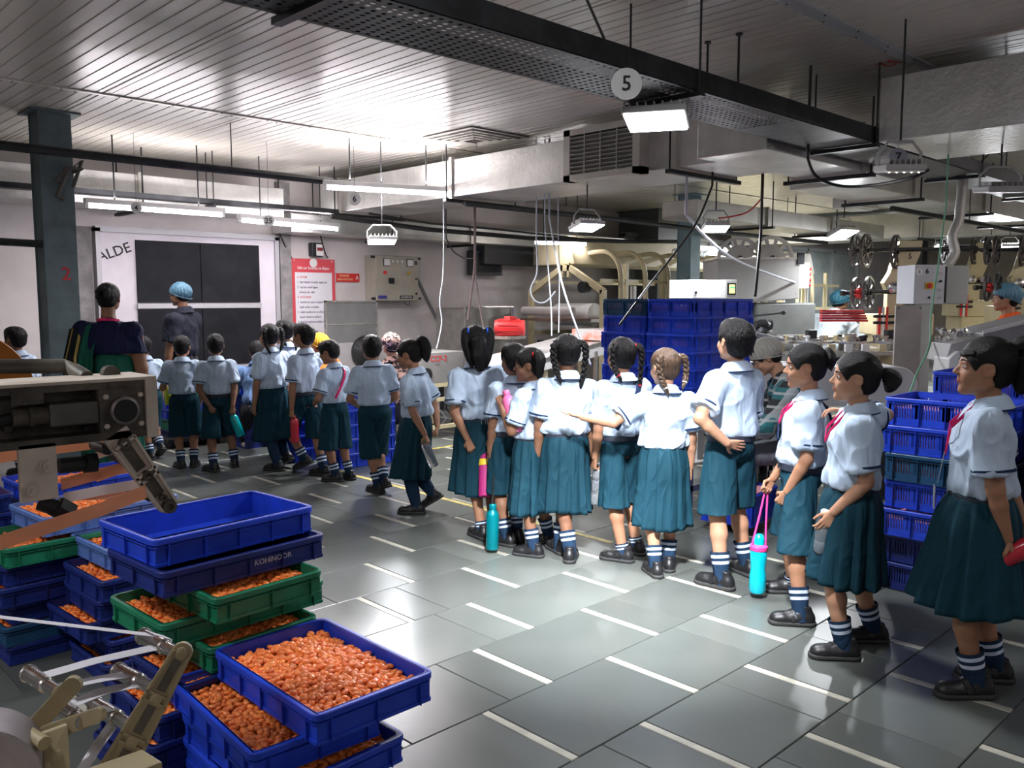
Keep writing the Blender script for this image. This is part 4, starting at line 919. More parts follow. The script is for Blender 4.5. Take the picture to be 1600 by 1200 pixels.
        fs = [(i * n + q, (i + 1) * n + q, (i + 1) * n + (q + 1) % n, i * n + (q + 1) % n) for i in range(m) for q in range(n)]
        o_ = raw('skirt' if bottom == 'skirt' else 'saree_skirt', vs, fs, bm_, root); sm = o_.modifiers.new('solid', 'SOLIDIFY'); sm.thickness = .003; sm.offset = -1
    elif bottom == 'trousers':
        pts2 = np.array(hips + knees + ank); lo = pts2.min(0) - .12 * H; hi = pts2.max(0) + .12 * H; hi[2] = max(hi[2], pel[2] + .09 * H)
        g = Grid(lo, hi, max(.008, vox)); g.ell(T(0, -.004, .0), (.096 * H, .074 * H, .078 * H), Rt, .02 * H)
        for h, kn, an in zip(hips, knees, ank): g.cone(h, kn, .060 * H, .044 * H, .015 * H); g.cone(kn, an, .044 * H, .036 * H, .012 * H, cut=1.0)
        V, Q = g.mesh(); Nn = normals(V, Q); L = V / H; V = V + Nn * (.006 * H * vnoise(L * (9, 9, 16) + seed))[:, None]; raw('trousers', V, Q, bm_, root)
    if belt:
        b = MB(); n = 36; vs = []
        for zz, k_ in ((.032, 1.0), (.033, 1.03), (.056, 1.03), (.057, 1.0)):
            for q in range(n): t = 2 * pi * q / n; vs.append(tuple(T(.0965 * sin(t) * k_, -.002 + .0765 * cos(t) * k_, zz)))
        b.add(vs, [(i * n + q, i * n + (q + 1) % n, (i + 1) * n + (q + 1) % n, (i + 1) * n + q) for i in range(3) for q in range(n)])
        bo = b.build('belt', M.get('belt', BELT), root, smooth=True)
        ba = radians(belt if belt is not True else 0); b = MB(); cc = T(.101 * sin(ba), -.002 + .081 * cos(ba), .0445); xx = Rt @ V3(cos(ba), -sin(ba), 0) * .014 * H; zz = Zt * .013 * H
        for p, q in (((-1, -1), (1, -1)), ((1, -1), (1, 1)), ((1, 1), (-1, 1)), ((-1, 1), (-1, -1)), ((-.3, -1), (-.3, 1))): b.cyl(tuple(cc + xx * p[0] + zz * p[1]), tuple(cc + xx * q[0] + zz * q[1]), .0022 * H, 6)
        b.build('buckle', STEEL, bo)
    # ---- lanyard, strap
    if lanyard:
        b = MB(); ps = [T(.045 * sin(t), -.012 + .05 * cos(t), .302 + .006 * (-cos(t))) for t in np.linspace(.7, 2 * pi - .7, 16)]
        fr = T(0, .088, .16 if idcard else .2); ps = [fr + Rt @ V3(.004, 0, 0)] + [T(.035, .078, .24)] + ps + [T(-.035, .078, .24)] + [fr - Rt @ V3(.004, 0, 0)]
        off = []
        for p in ps: off.append(tuple(p))
        b.ribbon(off, tuple(Rt @ V3(0, .15, 1)), .011 * H, .003); b.build('lanyard', PINK if lanyard is True else lanyard, root, smooth=True)
        if idcard:
            b = MB(); b.beam(tuple(T(0, .09, .165)), tuple(T(0, .105, .075)), .004 * H, .002 * H); b.box(tuple(T(0, .112, .035)), (.044 * H, .004 * H, .062 * H), Matrix([list(r) for r in Rt])); b.build('id_card', mat('id_card', (.55, .58, .6), .3), root, bevel=.001)
    if strap:
        b = MB(); sg = strap
        ps = [T(sg * x, y, z) for x, y, z in ((-.08, -.088, .09), (-.03, -.098, .17), (.03, -.085, .25), (.058, -.03, .298), (.055, .03, .29), (.03, .082, .22), (-.03, .09, .14))]
        b.ribbon([tuple(smooth_path(ps, t)) for t in np.linspace(0, 1, 22)], tuple(Rt @ V3(sg * .8, .1, -.6)), .021 * H, .004); b.build('shoulder_strap', NAVY if M.get('strapm') is None else M['strapm'], root, smooth=True)
    # ---- socks and shoes
    for i, (an, kn) in enumerate(zip(ank, knees)):
        if socks:
            fr = {'mid': .40, 'low': .17, 'long': .78, 'tights': .98}[socks if isinstance(socks, str) else socks[i]]; tp = an + (kn - an) * fr; n = 18; rows = 22; vs = []; fs = []; mi = []; ax = nrm(tp - an); x = nrm(np.cross(ax, V3(0, 1, 0))); y = np.cross(ax, x)
            lowk = (socks if isinstance(socks, str) else socks[i]) == 'low'
            for q in range(rows + 1):
                t = q / rows; c = an - ax * .03 * H + (tp - an + ax * .03 * H) * t; pos_t = fr * t
                r = (.0235 + .0145 * min(1, pos_t / .45)) * H * s; r *= 1 + (.05 * sin(q * 2.4) if lowk else 0)
                cm = (c + nrm(np.cross(an - kn, V3(1, 0, 0))) * 0)
                for w in range(n): a = 2 * pi * w / n; vs.append(cm + (x * cos(a) + y * sin(a)) * r)
            for q in range(rows):
                st = (q in (14, 15, 18, 19)) if not socks == 'tights' else False
                for w in range(n): fs.append((q * n + w, q * n + (w + 1) % n, (q + 1) * n + (w + 1) % n, (q + 1) * n + w)); mi.append(1 if st else 0)
            o_ = raw('sock', vs, fs, [M.get('sock', SOCK), SOCKW], root, midx=mi)
        if shoes:
            p, yw, lf = F[i]; me = UPPER; sm_ = M.get('shoe')
            toe = p + rotz(yw) @ V3(0, SL * .42, 0)
            so = bpy.data.objects.new('shoe', me); COL.objects.link(so); so.parent = root
            Rm = Matrix.Rotation(yw, 3, 'Z') @ Matrix.Rotation(-lf, 3, 'X'); off = Rm @ Vector((0, -SL * .70, 0)); so.matrix_local = Matrix.Translation(Vector(toe) + off) @ Rm.to_4x4() @ Matrix.Diagonal((SL * 1.04, SL, SL * 1.14, 1))
            if shoes == 'clog':
                so.data = CLOGM; continue
            for nm, mm in (('sole', SOLEM), ('shoe_strap' if shoes == 'strap' else 'laces', STRAPM if shoes == 'strap' else LACEM)):
                q = bpy.data.objects.new(nm, mm); COL.objects.link(q); q.parent = so
    Rl = np.array(Rw); out = dict(root=root, H=H, T=lambda x, y, z: Vector(pos + Rl @ T(x, y, z)), wr=[(Vector(pos + Rl @ w), Rl @ R) for w, R in wr], head=Vector(pos + Rl @ hc), hh=hh, Rw=Rl, pos=pos)
    return out
CLOGM = shoe_mesh_obj('clog', _up, mat('clog_cream', (.62, .58, .45), .6))
# ================================================================= crates
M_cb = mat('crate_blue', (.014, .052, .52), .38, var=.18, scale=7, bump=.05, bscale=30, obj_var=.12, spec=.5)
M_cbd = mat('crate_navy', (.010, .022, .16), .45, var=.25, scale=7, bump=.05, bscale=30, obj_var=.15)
M_cbl = mat('crate_light_blue', (.10, .19, .50), .45, var=.2, scale=7, bump=.05, bscale=30)
M_cg = mat('crate_green', (.010, .17, .085), .42, var=.22, scale=7, bump=.05, bscale=30, obj_var=.1)
M_ct = mat('crate_teal_dark', (.012, .06, .14), .45, var=.2, scale=7)
M_candy = mat('candy_orange', (.95, .23, .05), .16, var=.25, scale=30, sss=.25, spec=.6, coat=.4, obj_var=.12)
M_candyr = mat('candy_wrapped_pink', (.75, .04, .08), .3, scale=60, col2=(.85, .55, .6), detail=6, bump=.8, bscale=70)
M_letter = mat('crate_lettering', (.42, .45, .6), .6)
CR = {}
def crate_meshes(L, W, h, style):
    """L along local X, W along local Y; returns list of (name, mesh, material slot index)"""
    k = (L, W, h, style)
    if k in CR: return CR[k]
    t = .004; o = .012; lip = .018; out = []; b = MB()
    def ring(a, bq, z0, z1, th):   # rectangular wall ring, outer half sizes a,bq
        b.b2((-a, -bq, z0), (a, -bq + th, z1)); b.b2((-a, bq - th, z0), (a, bq, z1)); b.b2((-a, -bq + th, z0), (-a + th, bq - th, z1)); b.b2((a - th, -bq + th, z0), (a, bq - th, z1))
    a, c = L / 2 - o, W / 2 - o
    b.b2((-a, -c, 0), (a, c, .005))
    if style == 'grille':
        ring(a, c, 0, h * .28, t); ring(a, c, h * .78, h, t)
        for sx in (-1, 1):
            for i in range(int(2 * c / .013)):
                y = -c + .013 * (i + .5); q = abs(abs(y) - c * .55); w = .0035 if (abs(y) > .02 and abs(y) < c * .86) else .0125
                b.b2((sx * a - (t if sx > 0 else 0), y - w, h * .28), (sx * a + (0 if sx > 0 else t), y + w * (1 if w > .01 else 1.3), h * .78))
        for sy in (-1, 1):
            for i in range(int(2 * a / .013)):
                x = -a + .013 * (i + .5); w = .0035 if (abs(x) > .03 and abs(x) < a * .88 and abs(abs(x) - a * .45) > .02) else .0125
                b.b2((x - w, sy * c - (t if sy > 0 else 0), h * .28), (x + w * (1 if w > .01 else 1.3), sy * c + (0 if sy > 0 else t), h * .78))
    else: ring(a, c, .0, h, t)
    o_ = b.build('crate_body', M_cb); out.append(('crate_body', o_.data)); bpy.data.objects.remove(o_)
    b = MB(); A, B_, r = L / 2, W / 2, .03
    def rr(x, y, z, rad, n=4):
        P = []
        for sx, sy, a0 in ((1, 1, 0), (-1, 1, pi / 2), (-1, -1, pi), (1, -1, 3 * pi / 2)):
            for i in range(n + 1): q = a0 + pi / 2 * i / n; P.append((sx * (x - rad) + rad * cos(q), sy * (y - rad) + rad * sin(q), z))
        return P
    rings = [rr(A - .017, B_ - .017, h - .003, .016), rr(A - .017, B_ - .017, h, .016), rr(A - .002, B_ - .002, h, .026), rr(A, B_, h - .003, .028), rr(A, B_, h - lip, .028), rr(A - .003, B_ - .003, h - lip, .025), rr(A - .003, B_ - .003, h - .005, .025), rr(A - .013, B_ - .013, h - .005, .018)]
    n = len(rings[0]); vs = sum(rings, []); b.add(vs, [(i * n + j, i * n + (j + 1) % n, (i + 1) * n + (j + 1) % n, (i + 1) * n + j) for i in range(len(rings) - 1) for j in range(n)])
    ring2 = [rr(A - .011, B_ - .011, h - lip - .008, .02), rr(A - .004, B_ - .004, h - lip - .008, .024), rr(A - .004, B_ - .004, h - lip - .011, .024), rr(A - .011, B_ - .011, h - lip - .011, .02)]
    n = len(ring2[0]); b.add(sum(ring2, []), [(i * n + j, i * n + (j + 1) % n, (i + 1) * n + (j + 1) % n, (i + 1) * n + j) for i in range(3) for j in range(n)])
    o_ = b.build('rim', M_cb); out.append(('rim', o_.data)); bpy.data.objects.remove(o_)
    b = MB(); b.b2((-a, -c, .0), (a, -c - .004, .010)); b.b2((-a, c, 0), (a, c + .004, .010)); b.b2((-a, -c, 0), (-a - .004, c, .01)); b.b2((a, -c, 0), (a + .004, c, .01))
    o_ = b.build('foot_ledge', M_cb); out.append(('foot_ledge', o_.data)); bpy.data.objects.remove(o_)
    ribs = []
    nx = 4 if L > .5 else 2; o_ = MB().b2((-.0015, 0, 0), (.0015, .011, h - lip)).build('rib', M_cb); rb = o_.data; bpy.data.objects.remove(o_)
    for i in range(nx + 1): x = -a + .04 + (2 * a - .08) * i / nx; ribs += [((x, -c, 0), pi), ((x, c, 0), 0)]
    for i in range(3): y = -c + .04 + (2 * c - .08) * i / 2; ribs += [((a, y, 0), -pi / 2), ((-a, y, 0), pi / 2)]
    CR[k] = (out, rb, ribs); return CR[k]
def crate(label, F, z, yaw, long='x', m=M_cb, h=.082, style='plain', L=.6, W=.4, group=None, fill=None, letter=None, corner='F', ribs=True, cat='crate'):
    """F: ground point of the corner nearest the camera (or centre), z: height of the rim top"""
    ya = radians(yaw) + (0 if long == 'x' else pi / 2); ex, ey = (L, W) if long == 'x' else (W, L)
    R = rotz(radians(yaw)); c = V3(F[0], F[1], 0) + (R @ V3(ex / 2, ey / 2, 0) if corner == 'F' else 0)
    t = thing('crate', label, cat, (c[0], c[1], z - h), ya, group); ms, rb, rp = crate_meshes(L, W, h, style)
    for nm, me in ms:
        q = bpy.data.objects.new(nm, me); COL.objects.link(q); q.parent = t; q.material_slots[0].link = 'OBJECT'; q.material_slots[0].material = m
    if ribs:
        for p, a in rp:
            q = bpy.data.objects.new('rib', rb); COL.objects.link(q); q.parent = t; q.location = p; q.rotation_euler = (0, 0, a); q.material_slots[0].link = 'OBJECT'; q.material_slots[0].material = m
    if letter:
        for i, (s_, sz, x, zz, side) in enumerate(letter):
            loc, rot = {'-y': ((x, -W / 2 + .0085, zz), (pi / 2, 0, 0)), '+x': ((L / 2 - .0085, x, zz), (pi / 2, 0, pi / 2)), '-x': ((-L / 2 + .0085, x, zz), (pi / 2, 0, -pi / 2)), '+y': ((x, W / 2 - .0085, zz), (pi / 2, 0, pi))}[side]
            text('lettering', s_, sz, M_letter, t, loc, rot)
    return t
# ---- candies
def candy_mesh():
    b = MB(); n = 9; m = 6
    for i in range(1, m):
        th = pi * i / m
        for j in range(n): ph = 2 * pi * j / n; b.v.append((sin(th) * cos(ph) * .0142, sin(th) * sin(ph) * .0098, cos(th) * .0074))
    b.v += [(0, 0, .0074), (0, 0, -.0074)]; k = (m - 1) * n
    b.f = [(i * n + j, (i + 1) * n + j, (i + 1) * n + (j + 1) % n, i * n + (j + 1) % n) for i in range(m - 2) for j in range(n)] + [(j, (j + 1) % n, k) for j in range(n)] + [((m - 2) * n + (j + 1) % n, (m - 2) * n + j, k + 1) for j in range(n)]; b.m = [0] * len(b.f)
    o = b.build('candy', M_candy, smooth=False); o.data.polygons.foreach_set('use_smooth', [True] * len(o.data.polygons)); me = o.data; bpy.data.objects.remove(o); return me
CANDY = candy_mesh(); _cv = np.array([v.co[:] for v in CANDY.vertices]); _cf = [tuple(p.vertices) for p in CANDY.polygons]
def heap(nx, ny, L, W, z0, seed, mound=.012, skew=0.0, keep=None, lay=2):
    rd = np.random.RandomState(seed); out = []
    for l in range(lay):
        for i in range(nx):
            for j in range(ny):
                u = (i + .5 + rd.uniform(-.45, .45)) / nx * 2 - 1; v = (j + .5 + rd.uniform(-.45, .45)) / ny * 2 - 1
                z = z0 + mound * (1 - u * u) * (1 - v * v) + skew * u + l * .0075 + .006 * sin(u * 5 + seed) * cos(v * 4) + rd.uniform(-.002, .002)
                if l and rd.rand() < .35: continue
                out.append((u * L / 2, v * W / 2, z, rd.uniform(-.5, .5), rd.uniform(-.5, .5), rd.uniform(0, 2 * pi)))
    return out
def heap_mesh(items, L, W, zb, nm='candy_pile'):
    vs = []; fs = []; k = len(_cv)
    for (x, y, z, a, b_, c) in items:
        R = rotz(c) @ rotx(a) @ roty(b_); o = len(vs) * k; vs.append(_cv @ R.T + V3(x, y, z)); fs += [tuple(i + o for i in f) for f in _cf]
    V = np.concatenate(vs) if vs else np.zeros((0, 3)); n = len(V); V = np.vstack([V, [(-L / 2, -W / 2, zb), (L / 2, -W / 2, zb), (L / 2, W / 2, zb), (-L / 2, W / 2, zb)]])
    me = bpy.data.meshes.new(nm); me.from_pydata([tuple(v) for v in V], [], fs + [(n, n + 1, n + 2, n + 3)]); me.materials.append(M_candy); me.polygons.foreach_set('use_smooth', [True] * len(me.polygons)); return me
H1 = heap_mesh(heap(24, 22, .55, .35, .040, 2), .56, .36, .036); H2 = heap_mesh(heap(20, 24, .42, .35, .034, 5, .02, .0), .5, .36, .028)
def fill_pile(t, label, me=None, dz=0):
    me = me or H1; o = bpy.data.objects.new('candy_pile', me); COL.objects.link(o); o.location = Vector(t.location) + Vector((0, 0, dz)); o.rotation_euler = t.rotation_euler; tag(o, label, 'candy', None, 'stuff'); return o
KOH = [('KOHINOOR', .026, .09, .038, '-y')]
def pF(px, py, z): p = at_z(px, py, z); return (p.x, p.y)
# stack A: nearest blue crates
A1 = crate('blue crate nearest the camera, heaped with bright orange candies, top of its stack', pF(492, 1121, .42), .42, 0, 'y', h=.088)
a2 = crate('second blue crate of the nearest stack, turned out to the left under the full one', pF(392, 1182, .335), .335, -3, 'y'); fill_pile(a2, 'orange candies in shade in the second crate of the nearest stack')
a3 = crate('third blue crate of the nearest stack, jutting right below the second', pF(445, 1235, .25), .25, 2, 'y'); fill_pile(a3, 'orange candies in the third crate of the nearest stack, seen at its right side')
a4 = crate('fourth blue crate of the nearest stack, cut by the bottom edge of the photo', pF(395, 1260, .166), .166, -2, 'y', ribs=False)
a5 = crate('lowest blue crate of the nearest stack, on the floor', pF(400, 1290, .084), .084, 0, 'y', ribs=False)
# individual candies: the ones that show largest
it = heap(25, 22, .54, .345, .046, 11, .016, lay=2); Lm = Matrix.Translation(A1.location) @ Matrix.Rotation(A1.rotation_euler.z, 4, 'Z')
def _key(q):
    p = Lm @ Vector(q[:3]); return (p - C0).dot(FW) - q[2] * 12
it.sort(key=_key)
for q in it[:300]:
    o = bpy.data.objects.new('candy', CANDY); COL.objects.link(o); o.location = Lm @ Vector(q[:3]); o.rotation_euler = (q[3], q[4], q[5] + A1.rotation_euler.z)
    tag(o, 'small glossy oval orange boiled candy lying in the full blue crate nearest the camera', 'candy', 'orange candies on top of the full blue crate')
fill_pile(A1, 'heap of orange candies filling the full blue crate nearest the camera', heap_mesh(it[300:], .55, .36, .04))
# stack B: empty bright crate on top
crate('empty bright blue crate on top of the tall front stack', pF(239, 846, .76), .76, 5, h=.09)
crate('dark blue lettered crate second from the top, right under the empty one', pF(252, 897, .675), .675, 4, m=M_cbd, letter=KOH)
g1 = crate('green crate pushed out to the right, third from the top of the front stack', pF(336, 938, .59), .59, 4, 'y', m=M_cg); fill_pile(g1, 'red-orange candies in the green crate pushed out to the right')
g2 = crate('green crate pushed out to the left, fourth from the top of the front stack', pF(252, 979, .505), .505, 3, m=M_cg, letter=[('KOHINOOR', .022, .1, .04, '-y')]); fill_pile(g2, 'shaded orange candies in the green crate pushed out to the left')
g3 = crate('green crate lowest of the three green ones, half behind the full blue crate', pF(328, 1016, .42), .42, 3, 'y', m=M_cg); fill_pile(g3, 'shaded candies in the lowest green crate')
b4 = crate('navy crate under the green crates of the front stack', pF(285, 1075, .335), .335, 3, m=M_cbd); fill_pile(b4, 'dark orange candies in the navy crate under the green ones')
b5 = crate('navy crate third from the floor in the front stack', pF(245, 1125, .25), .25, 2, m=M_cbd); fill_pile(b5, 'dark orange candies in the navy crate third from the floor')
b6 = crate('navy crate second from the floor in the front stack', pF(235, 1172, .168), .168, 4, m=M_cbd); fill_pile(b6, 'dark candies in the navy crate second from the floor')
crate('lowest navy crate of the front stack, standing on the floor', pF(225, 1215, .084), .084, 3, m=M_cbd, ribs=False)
# stack D
D0 = (1.08, 3.38)
zz = [.505, .42, .335, .25, .168, .084]; ox = [(.07, .10), (0, 0), (.0, .03), (-.05, .05), (.03, .02), (0, 0)]
dl = ['pale blue crate just behind the empty bright one, topmost of the second stack', 'navy crate with candies peeking out left of the empty bright one', 'navy crate third from the top of the second stack', 'navy crate fourth from the top of the second stack, jutting left', 'navy crate next to lowest in the second stack', 'lowest navy crate of the second stack']
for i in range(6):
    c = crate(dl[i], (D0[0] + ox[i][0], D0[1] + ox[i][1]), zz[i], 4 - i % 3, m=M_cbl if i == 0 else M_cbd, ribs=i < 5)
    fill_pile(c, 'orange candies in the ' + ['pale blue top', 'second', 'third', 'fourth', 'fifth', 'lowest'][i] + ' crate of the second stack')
# stack C (left, under the machine)
cl = [('light blue crate full of orange candies below the greasy machine', M_cbl), ('green crate right under the light blue full one at the left edge', M_cg), ('navy crate below the green one at the left edge', M_cbd), ('navy crate fourth from the top at the left edge', M_cbd), ('navy crate fifth from the top at the left edge', M_cbd), ('green-blue crate sixth from the top at the left edge', M_ct), ('lowest navy crate at the left edge', M_cbd)]
cz = [.59, .505, .42, .335, .25, .168, .084]; fx = [(108, 842), (33, 880), (40, 928), (0, 0), (0, 0), (0, 0), (0, 0)]
C0x = [(1.02, 3.86), (.86, 3.80), (.86, 3.84), (.84, 3.83), (.88, 3.86), (.85, 3.84), (.86, 3.85)]
for i in range(7):
    c = crate(cl[i][0], C0x[i], cz[i], [5, 2, 3, 2, 4, 3, 2][i], m=cl[i][1], ribs=i < 4); fill_pile(c, 'candies in the ' + ['light blue full', 'green', 'third', 'fourth', 'fifth', 'sixth', 'lowest'][i] + ' crate at the left edge', H1, .012 if i == 0 else 0)
# stack E further back
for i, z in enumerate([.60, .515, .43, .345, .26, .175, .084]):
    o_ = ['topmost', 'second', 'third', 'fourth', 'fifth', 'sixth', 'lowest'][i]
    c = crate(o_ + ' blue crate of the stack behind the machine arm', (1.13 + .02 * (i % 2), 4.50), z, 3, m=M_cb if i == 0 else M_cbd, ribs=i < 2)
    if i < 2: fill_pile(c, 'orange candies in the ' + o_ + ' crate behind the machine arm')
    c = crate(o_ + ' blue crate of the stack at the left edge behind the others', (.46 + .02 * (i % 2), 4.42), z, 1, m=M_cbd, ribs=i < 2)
    if i < 2: fill_pile(c, 'orange candies in the ' + o_ + ' crate of the rear left stack')
# tall stack behind the queue, on a steel table
tb = thing('steel_table', 'low steel table under the tall stack of blue crates', 'table', (4.80, 3.26, 0)); MB().b2((0, 0, .60), (1.12, 1.1, .63)).build('table_top', M_ss, tb, bevel=.003)
for x in (0.0, 1.06):
    for y in (0.0, 1.04): MB().b2((x, y, 0), (x + .055, y + .008, .6)).b2((x, y, 0), (x + .008, y + .055, .6)).build('leg', M_ss, tb)
MB().b2((0, 0, .2), (1.12, .03, .24)).b2((0, 0, .5), (.03, 1.1, .6)).build('stretcher', M_ss, tb)
q = MB().b2((-.37, -.185, .01), (.37, .185, .075)).build('candy_pile', M_candyr); CR['wp'] = q.data; bpy.data.objects.remove(q)
ords = ['topmost', 'second', 'third', 'fourth', 'fifth', 'sixth', 'lowest']
for s in (0, 1):
    for i in range(7):
        z = 1.50 - .1235 * i; jx = .012 * sin(i * 2.1 + s); c = crate(ords[i] + (' crate in the nearer column of the tall blue stack behind the boy' if s == 0 else ' crate in the far left column of the tall blue stack'), (5.08 + jx, 3.43 + .425 * s), z, 1.5 * sin(i * 3 + s), m=(M_cb if s == 0 else (M_ct if i == 0 else M_cb)), h=.122, style='grille', L=.80, W=.42)
        pc = bpy.data.objects.new('candy_pile', CR['wp']); COL.objects.link(pc); pc.location = c.location; pc.rotation_euler = c.rotation_euler; tag(pc, 'pink wrapped candies inside the ' + ords[i] + ' crate of the ' + ('nearer' if s == 0 else 'far left') + ' column', 'candy', kind='stuff')
# right hand stacks
def rstack(n, F, top, dz, h, mlist, desc, let=()):
    for i in range(n):
        c = crate((ords[i] if i < n - 1 else 'lowest') + ' ' + desc, (F[0] + .012 * sin(i * 2.7), F[1] + .01 * sin(i * 1.9)), top - dz * i, 1.2 * sin(i * 2), 'y', m=mlist[min(i, len(mlist) - 1)], h=h, style='grille', letter=[('KOHINOOR', .024, -.1, h * .5, '+y'), ('PURE CANDIES', .012, -.1, h * .5 - .022, '+y')] if i in let else None)
        if i < 5: pc = bpy.data.objects.new('candy_pile', CR['wq']); COL.objects.link(pc); pc.location = c.location; pc.rotation_euler = c.rotation_euler; tag(pc, 'pink candies in the ' + (ords[i] if i < n - 1 else 'lowest') + ' ' + desc.replace('crate of the ', 'crate, ').replace('girl with the hair bun', 'bun girl').replace('behind the girl at', 'at').replace(' of the photo', ''), 'candy', kind='stuff')
q = MB().b2((-.28, -.18, .01), (.28, .18, .085)).build('candy_pile', M_candyr); CR['wq'] = q.data; bpy.data.objects.remove(q)
rstack(7, (4.41, 1.22), 1.0, .1425, .14, [M_cb, M_cb, M_ct, M_cb, M_cb, M_cbd], 'crate of the blue stack behind the girl with the hair bun', let=(1, 5))
rstack(7, (4.41, .55), .93, .1325, .13, [M_cbd], 'navy crate of the stack hidden behind the girl at the right edge')
rstack(7, (4.98, 1.20), 1.10, .155, .15, [M_cb, M_cb, M_cbd], 'crate of the higher blue stack behind the right edge girl')
rstack(7, (4.98, .54), 1.08, .152, .15, [M_cb, M_cbd], 'crate of the rear blue stack at the right edge of the photo')
# small crate on the floor with pink sweets behind the turquoise bottle
c = crate('small blue crate on the floor with pink wrapped sweets, behind the turquoise bottle', (4.75, 2.75), .26, 8, m=M_cb, h=.20, style='grille', W=.36, L=.45); q = MB().b2((-.19, -.14, .01), (.19, .14, .19)).build('candy_pile', M_candyr); q.location = c.location; q.rotation_euler = c.rotation_euler; tag(q, 'pink wrapped sweets heaped in the small floor crate', 'candy', kind='stuff')
# left mid stacks near the wall
pal = thing('pallet', 'low dark pallet under the green and blue stack by the window', 'pallet', (3.45, 8.5, 0)); MB().b2((-.05, -.05, .07), (1.0, .6, .10)).build('deck', M_dark, pal)
for x in (0, .42, .85): MB().b2((x, 0, 0), (x + .09, .5, .07)).build('runner', M_dark, pal)
mm = [M_cg, M_cb, M_cb, M_cg, M_cbd]
for i in range(5):
    c = crate(ords[i] + ' crate of the green and blue stack by the window wall', (3.5, 8.5), .60 - .11 * i, 1, m=mm[i], h=.11, ribs=i < 3)
    if i == 0: fill_pile(c, 'bright orange candies in the green crate by the window wall', H1, .04)
for i in range(4): crate(ords[i] + ' blue crate of the short stack between the standing boys', (3.95, 6.95), .50 - .125 * i, 2, m=M_cb, h=.12, style='grille')
for i in range(6): crate(ords[i] + ' blue crate of the stack behind the boy seen from the back', (4.08, 6.40), .78 - .13 * i, -2, m=M_cb, h=.125, style='grille')
c = crate('blue crate lined with bright orange sheet in front of the seated sorter', (3.98, 7.95), .66, 3, m=M_cb, h=.13); MB().box((.1, -.05, .125), (.26, .22, .035), Matrix.Rotation(.35, 3, 'Y')).build('orange_liner', mat('orange_sheet', (.95, .25, .06), .5), c)
for i in range(4): crate(ords[i] + ' dark crate under the orange lined one', (3.98, 7.95), .525 - .133 * i, 2, m=M_cbd, h=.13, ribs=False)
# ================================================================= greasy machine, upper left foreground
M_grease = mat('greasy_casting', (.035, .030, .025), .5, scale=9, col2=(.16, .14, .11), detail=6, bump=.4, bscale=22, thr=(.38, .7), rvar=.15)
M_plate = mat('worn_cream_plate', (.62, .54, .46), .5, scale=5, col2=(.30, .25, .20), detail=6, bump=.15, bscale=20, thr=(.45, .8))
M_film = mat('orange_film', (.95, .38, .20), .25, var=.10, scale=4, alpha=.85, spec=.8); M_filmhl = mat('film_highlight', (.95, .80, .78), .22, spec=.9, coat=.5); M_amber = mat('amber_reel', (.42, .13, .01), .35)  # pale second film colour paints the glossy highlights of the orange film
fm = thing('wrapping_machine', 'greasy dark machine head with worn cream plates and a bearing at the left edge', 'machine', (0, 1.62, 0)); O = Vector(fm.location)
x1 = .635; zt = 1.356
MB().b2((-.8, 0, zt - .006), (x1, .13, zt)).build('top_plate', M_plate, fm, bevel=.001)
MB().b2((x1 - .022, -.002, zt - .115), (x1, .13, zt - .006)).build('end_plate', M_plate, fm, bevel=.001)
MB().b2((-.8, .05, zt - .11), (x1 - .022, .06, zt - .006)).build('back_web', M_grease, fm); MB().b2((-.8, 0, zt - .112), (x1 - .022, .13, zt - .098)).build('bottom_rail', M_grease, fm)
b = MB(); b.b2((-.8, .003, zt - .018), (x1 - .022, .02, zt - .006)); b.build('upper_flange', M_grease, fm)
def P_(px, py, y=0.0): p = at_y(px, py, 1.62 + y); return p - O
c = P_(193, 641, .0); b = MB(); b.b2((c.x - .042, .002, c.z - .045), (c.x + .04, .05, c.z + .045)); b.build('bearing_block', M_grease, fm, bevel=.006)
MB().lathe([(.026, 0), (.026, .014), (.021, .016), (.020, .010), (.006, .010)], (c.x, .004, c.z), (0, -1, 0), 28).build('bearing_ring', mat('bearing_steel', (.22, .20, .19), .4, .7), fm, smooth=True)
MB().cyl((c.x, -.0135, c.z), (c.x, -.004, c.z), .0205, 24).build('bore_shade_disc', M_black, fm)  # black disc paints in the darkness of the open bore
for k in range(4): a_ = pi / 4 + k * pi / 2; MB().lathe([(.005, 0), (.005, .006), (.003, .007)], (c.x + .048 * cos(a_) * .9, .002, c.z + .038 * sin(a_)), (0, -1, 0), 6).build('bolt', M_plate, fm)
for k in range(9): MB().b2((-.62 + k * .14 + .03 * (k % 3), -.0012, zt - .018 - .006 * (k % 4)), (-.57 + k * .14 + .03 * (k % 2), .0, zt - .006)).build('grease_flake', M_grease, fm)
c = P_(75, 650, .01); MB().b2((c.x, .0, c.z - .020), (c.x + .082, .045, c.z + .021)).build('cylinder_block', mat('cylinder_alu', (.12, .115, .11), .4, .6, var=.3, scale=10), fm, bevel=.004)
MB().cyl((c.x - .055, .02, c.z), (c.x, .02, c.z), .017, 16).cyl((c.x - .03, .02, c.z), (c.x - .022, .02, c.z), .021, 12).build('cylinder_cap', M_grease, fm, smooth=True); MB().cyl((c.x + .08, .02, c.z), (c.x + .15, .02, c.z + .002), .012, 10).build('piston_rod', M_grease, fm)
MB().tube([(c.x - .055, .02, c.z), (c.x - .10, .02, c.z - .008), (c.x - .16, .025, c.z + .01), (c.x - .24, .03, c.z)], .010, 8).build('hose', M_black, fm, smooth=True)
for k, (px, py) in enumerate(((40, 640), (128, 640), (140, 668), (15, 668), (150, 625))): c = P_(px, py, .04); MB().lathe([(.011, 0), (.011, .012), (.007, .014)], (c.x, .05, c.z), (0, -1, 0), 6).build('bolt', M_grease, fm)
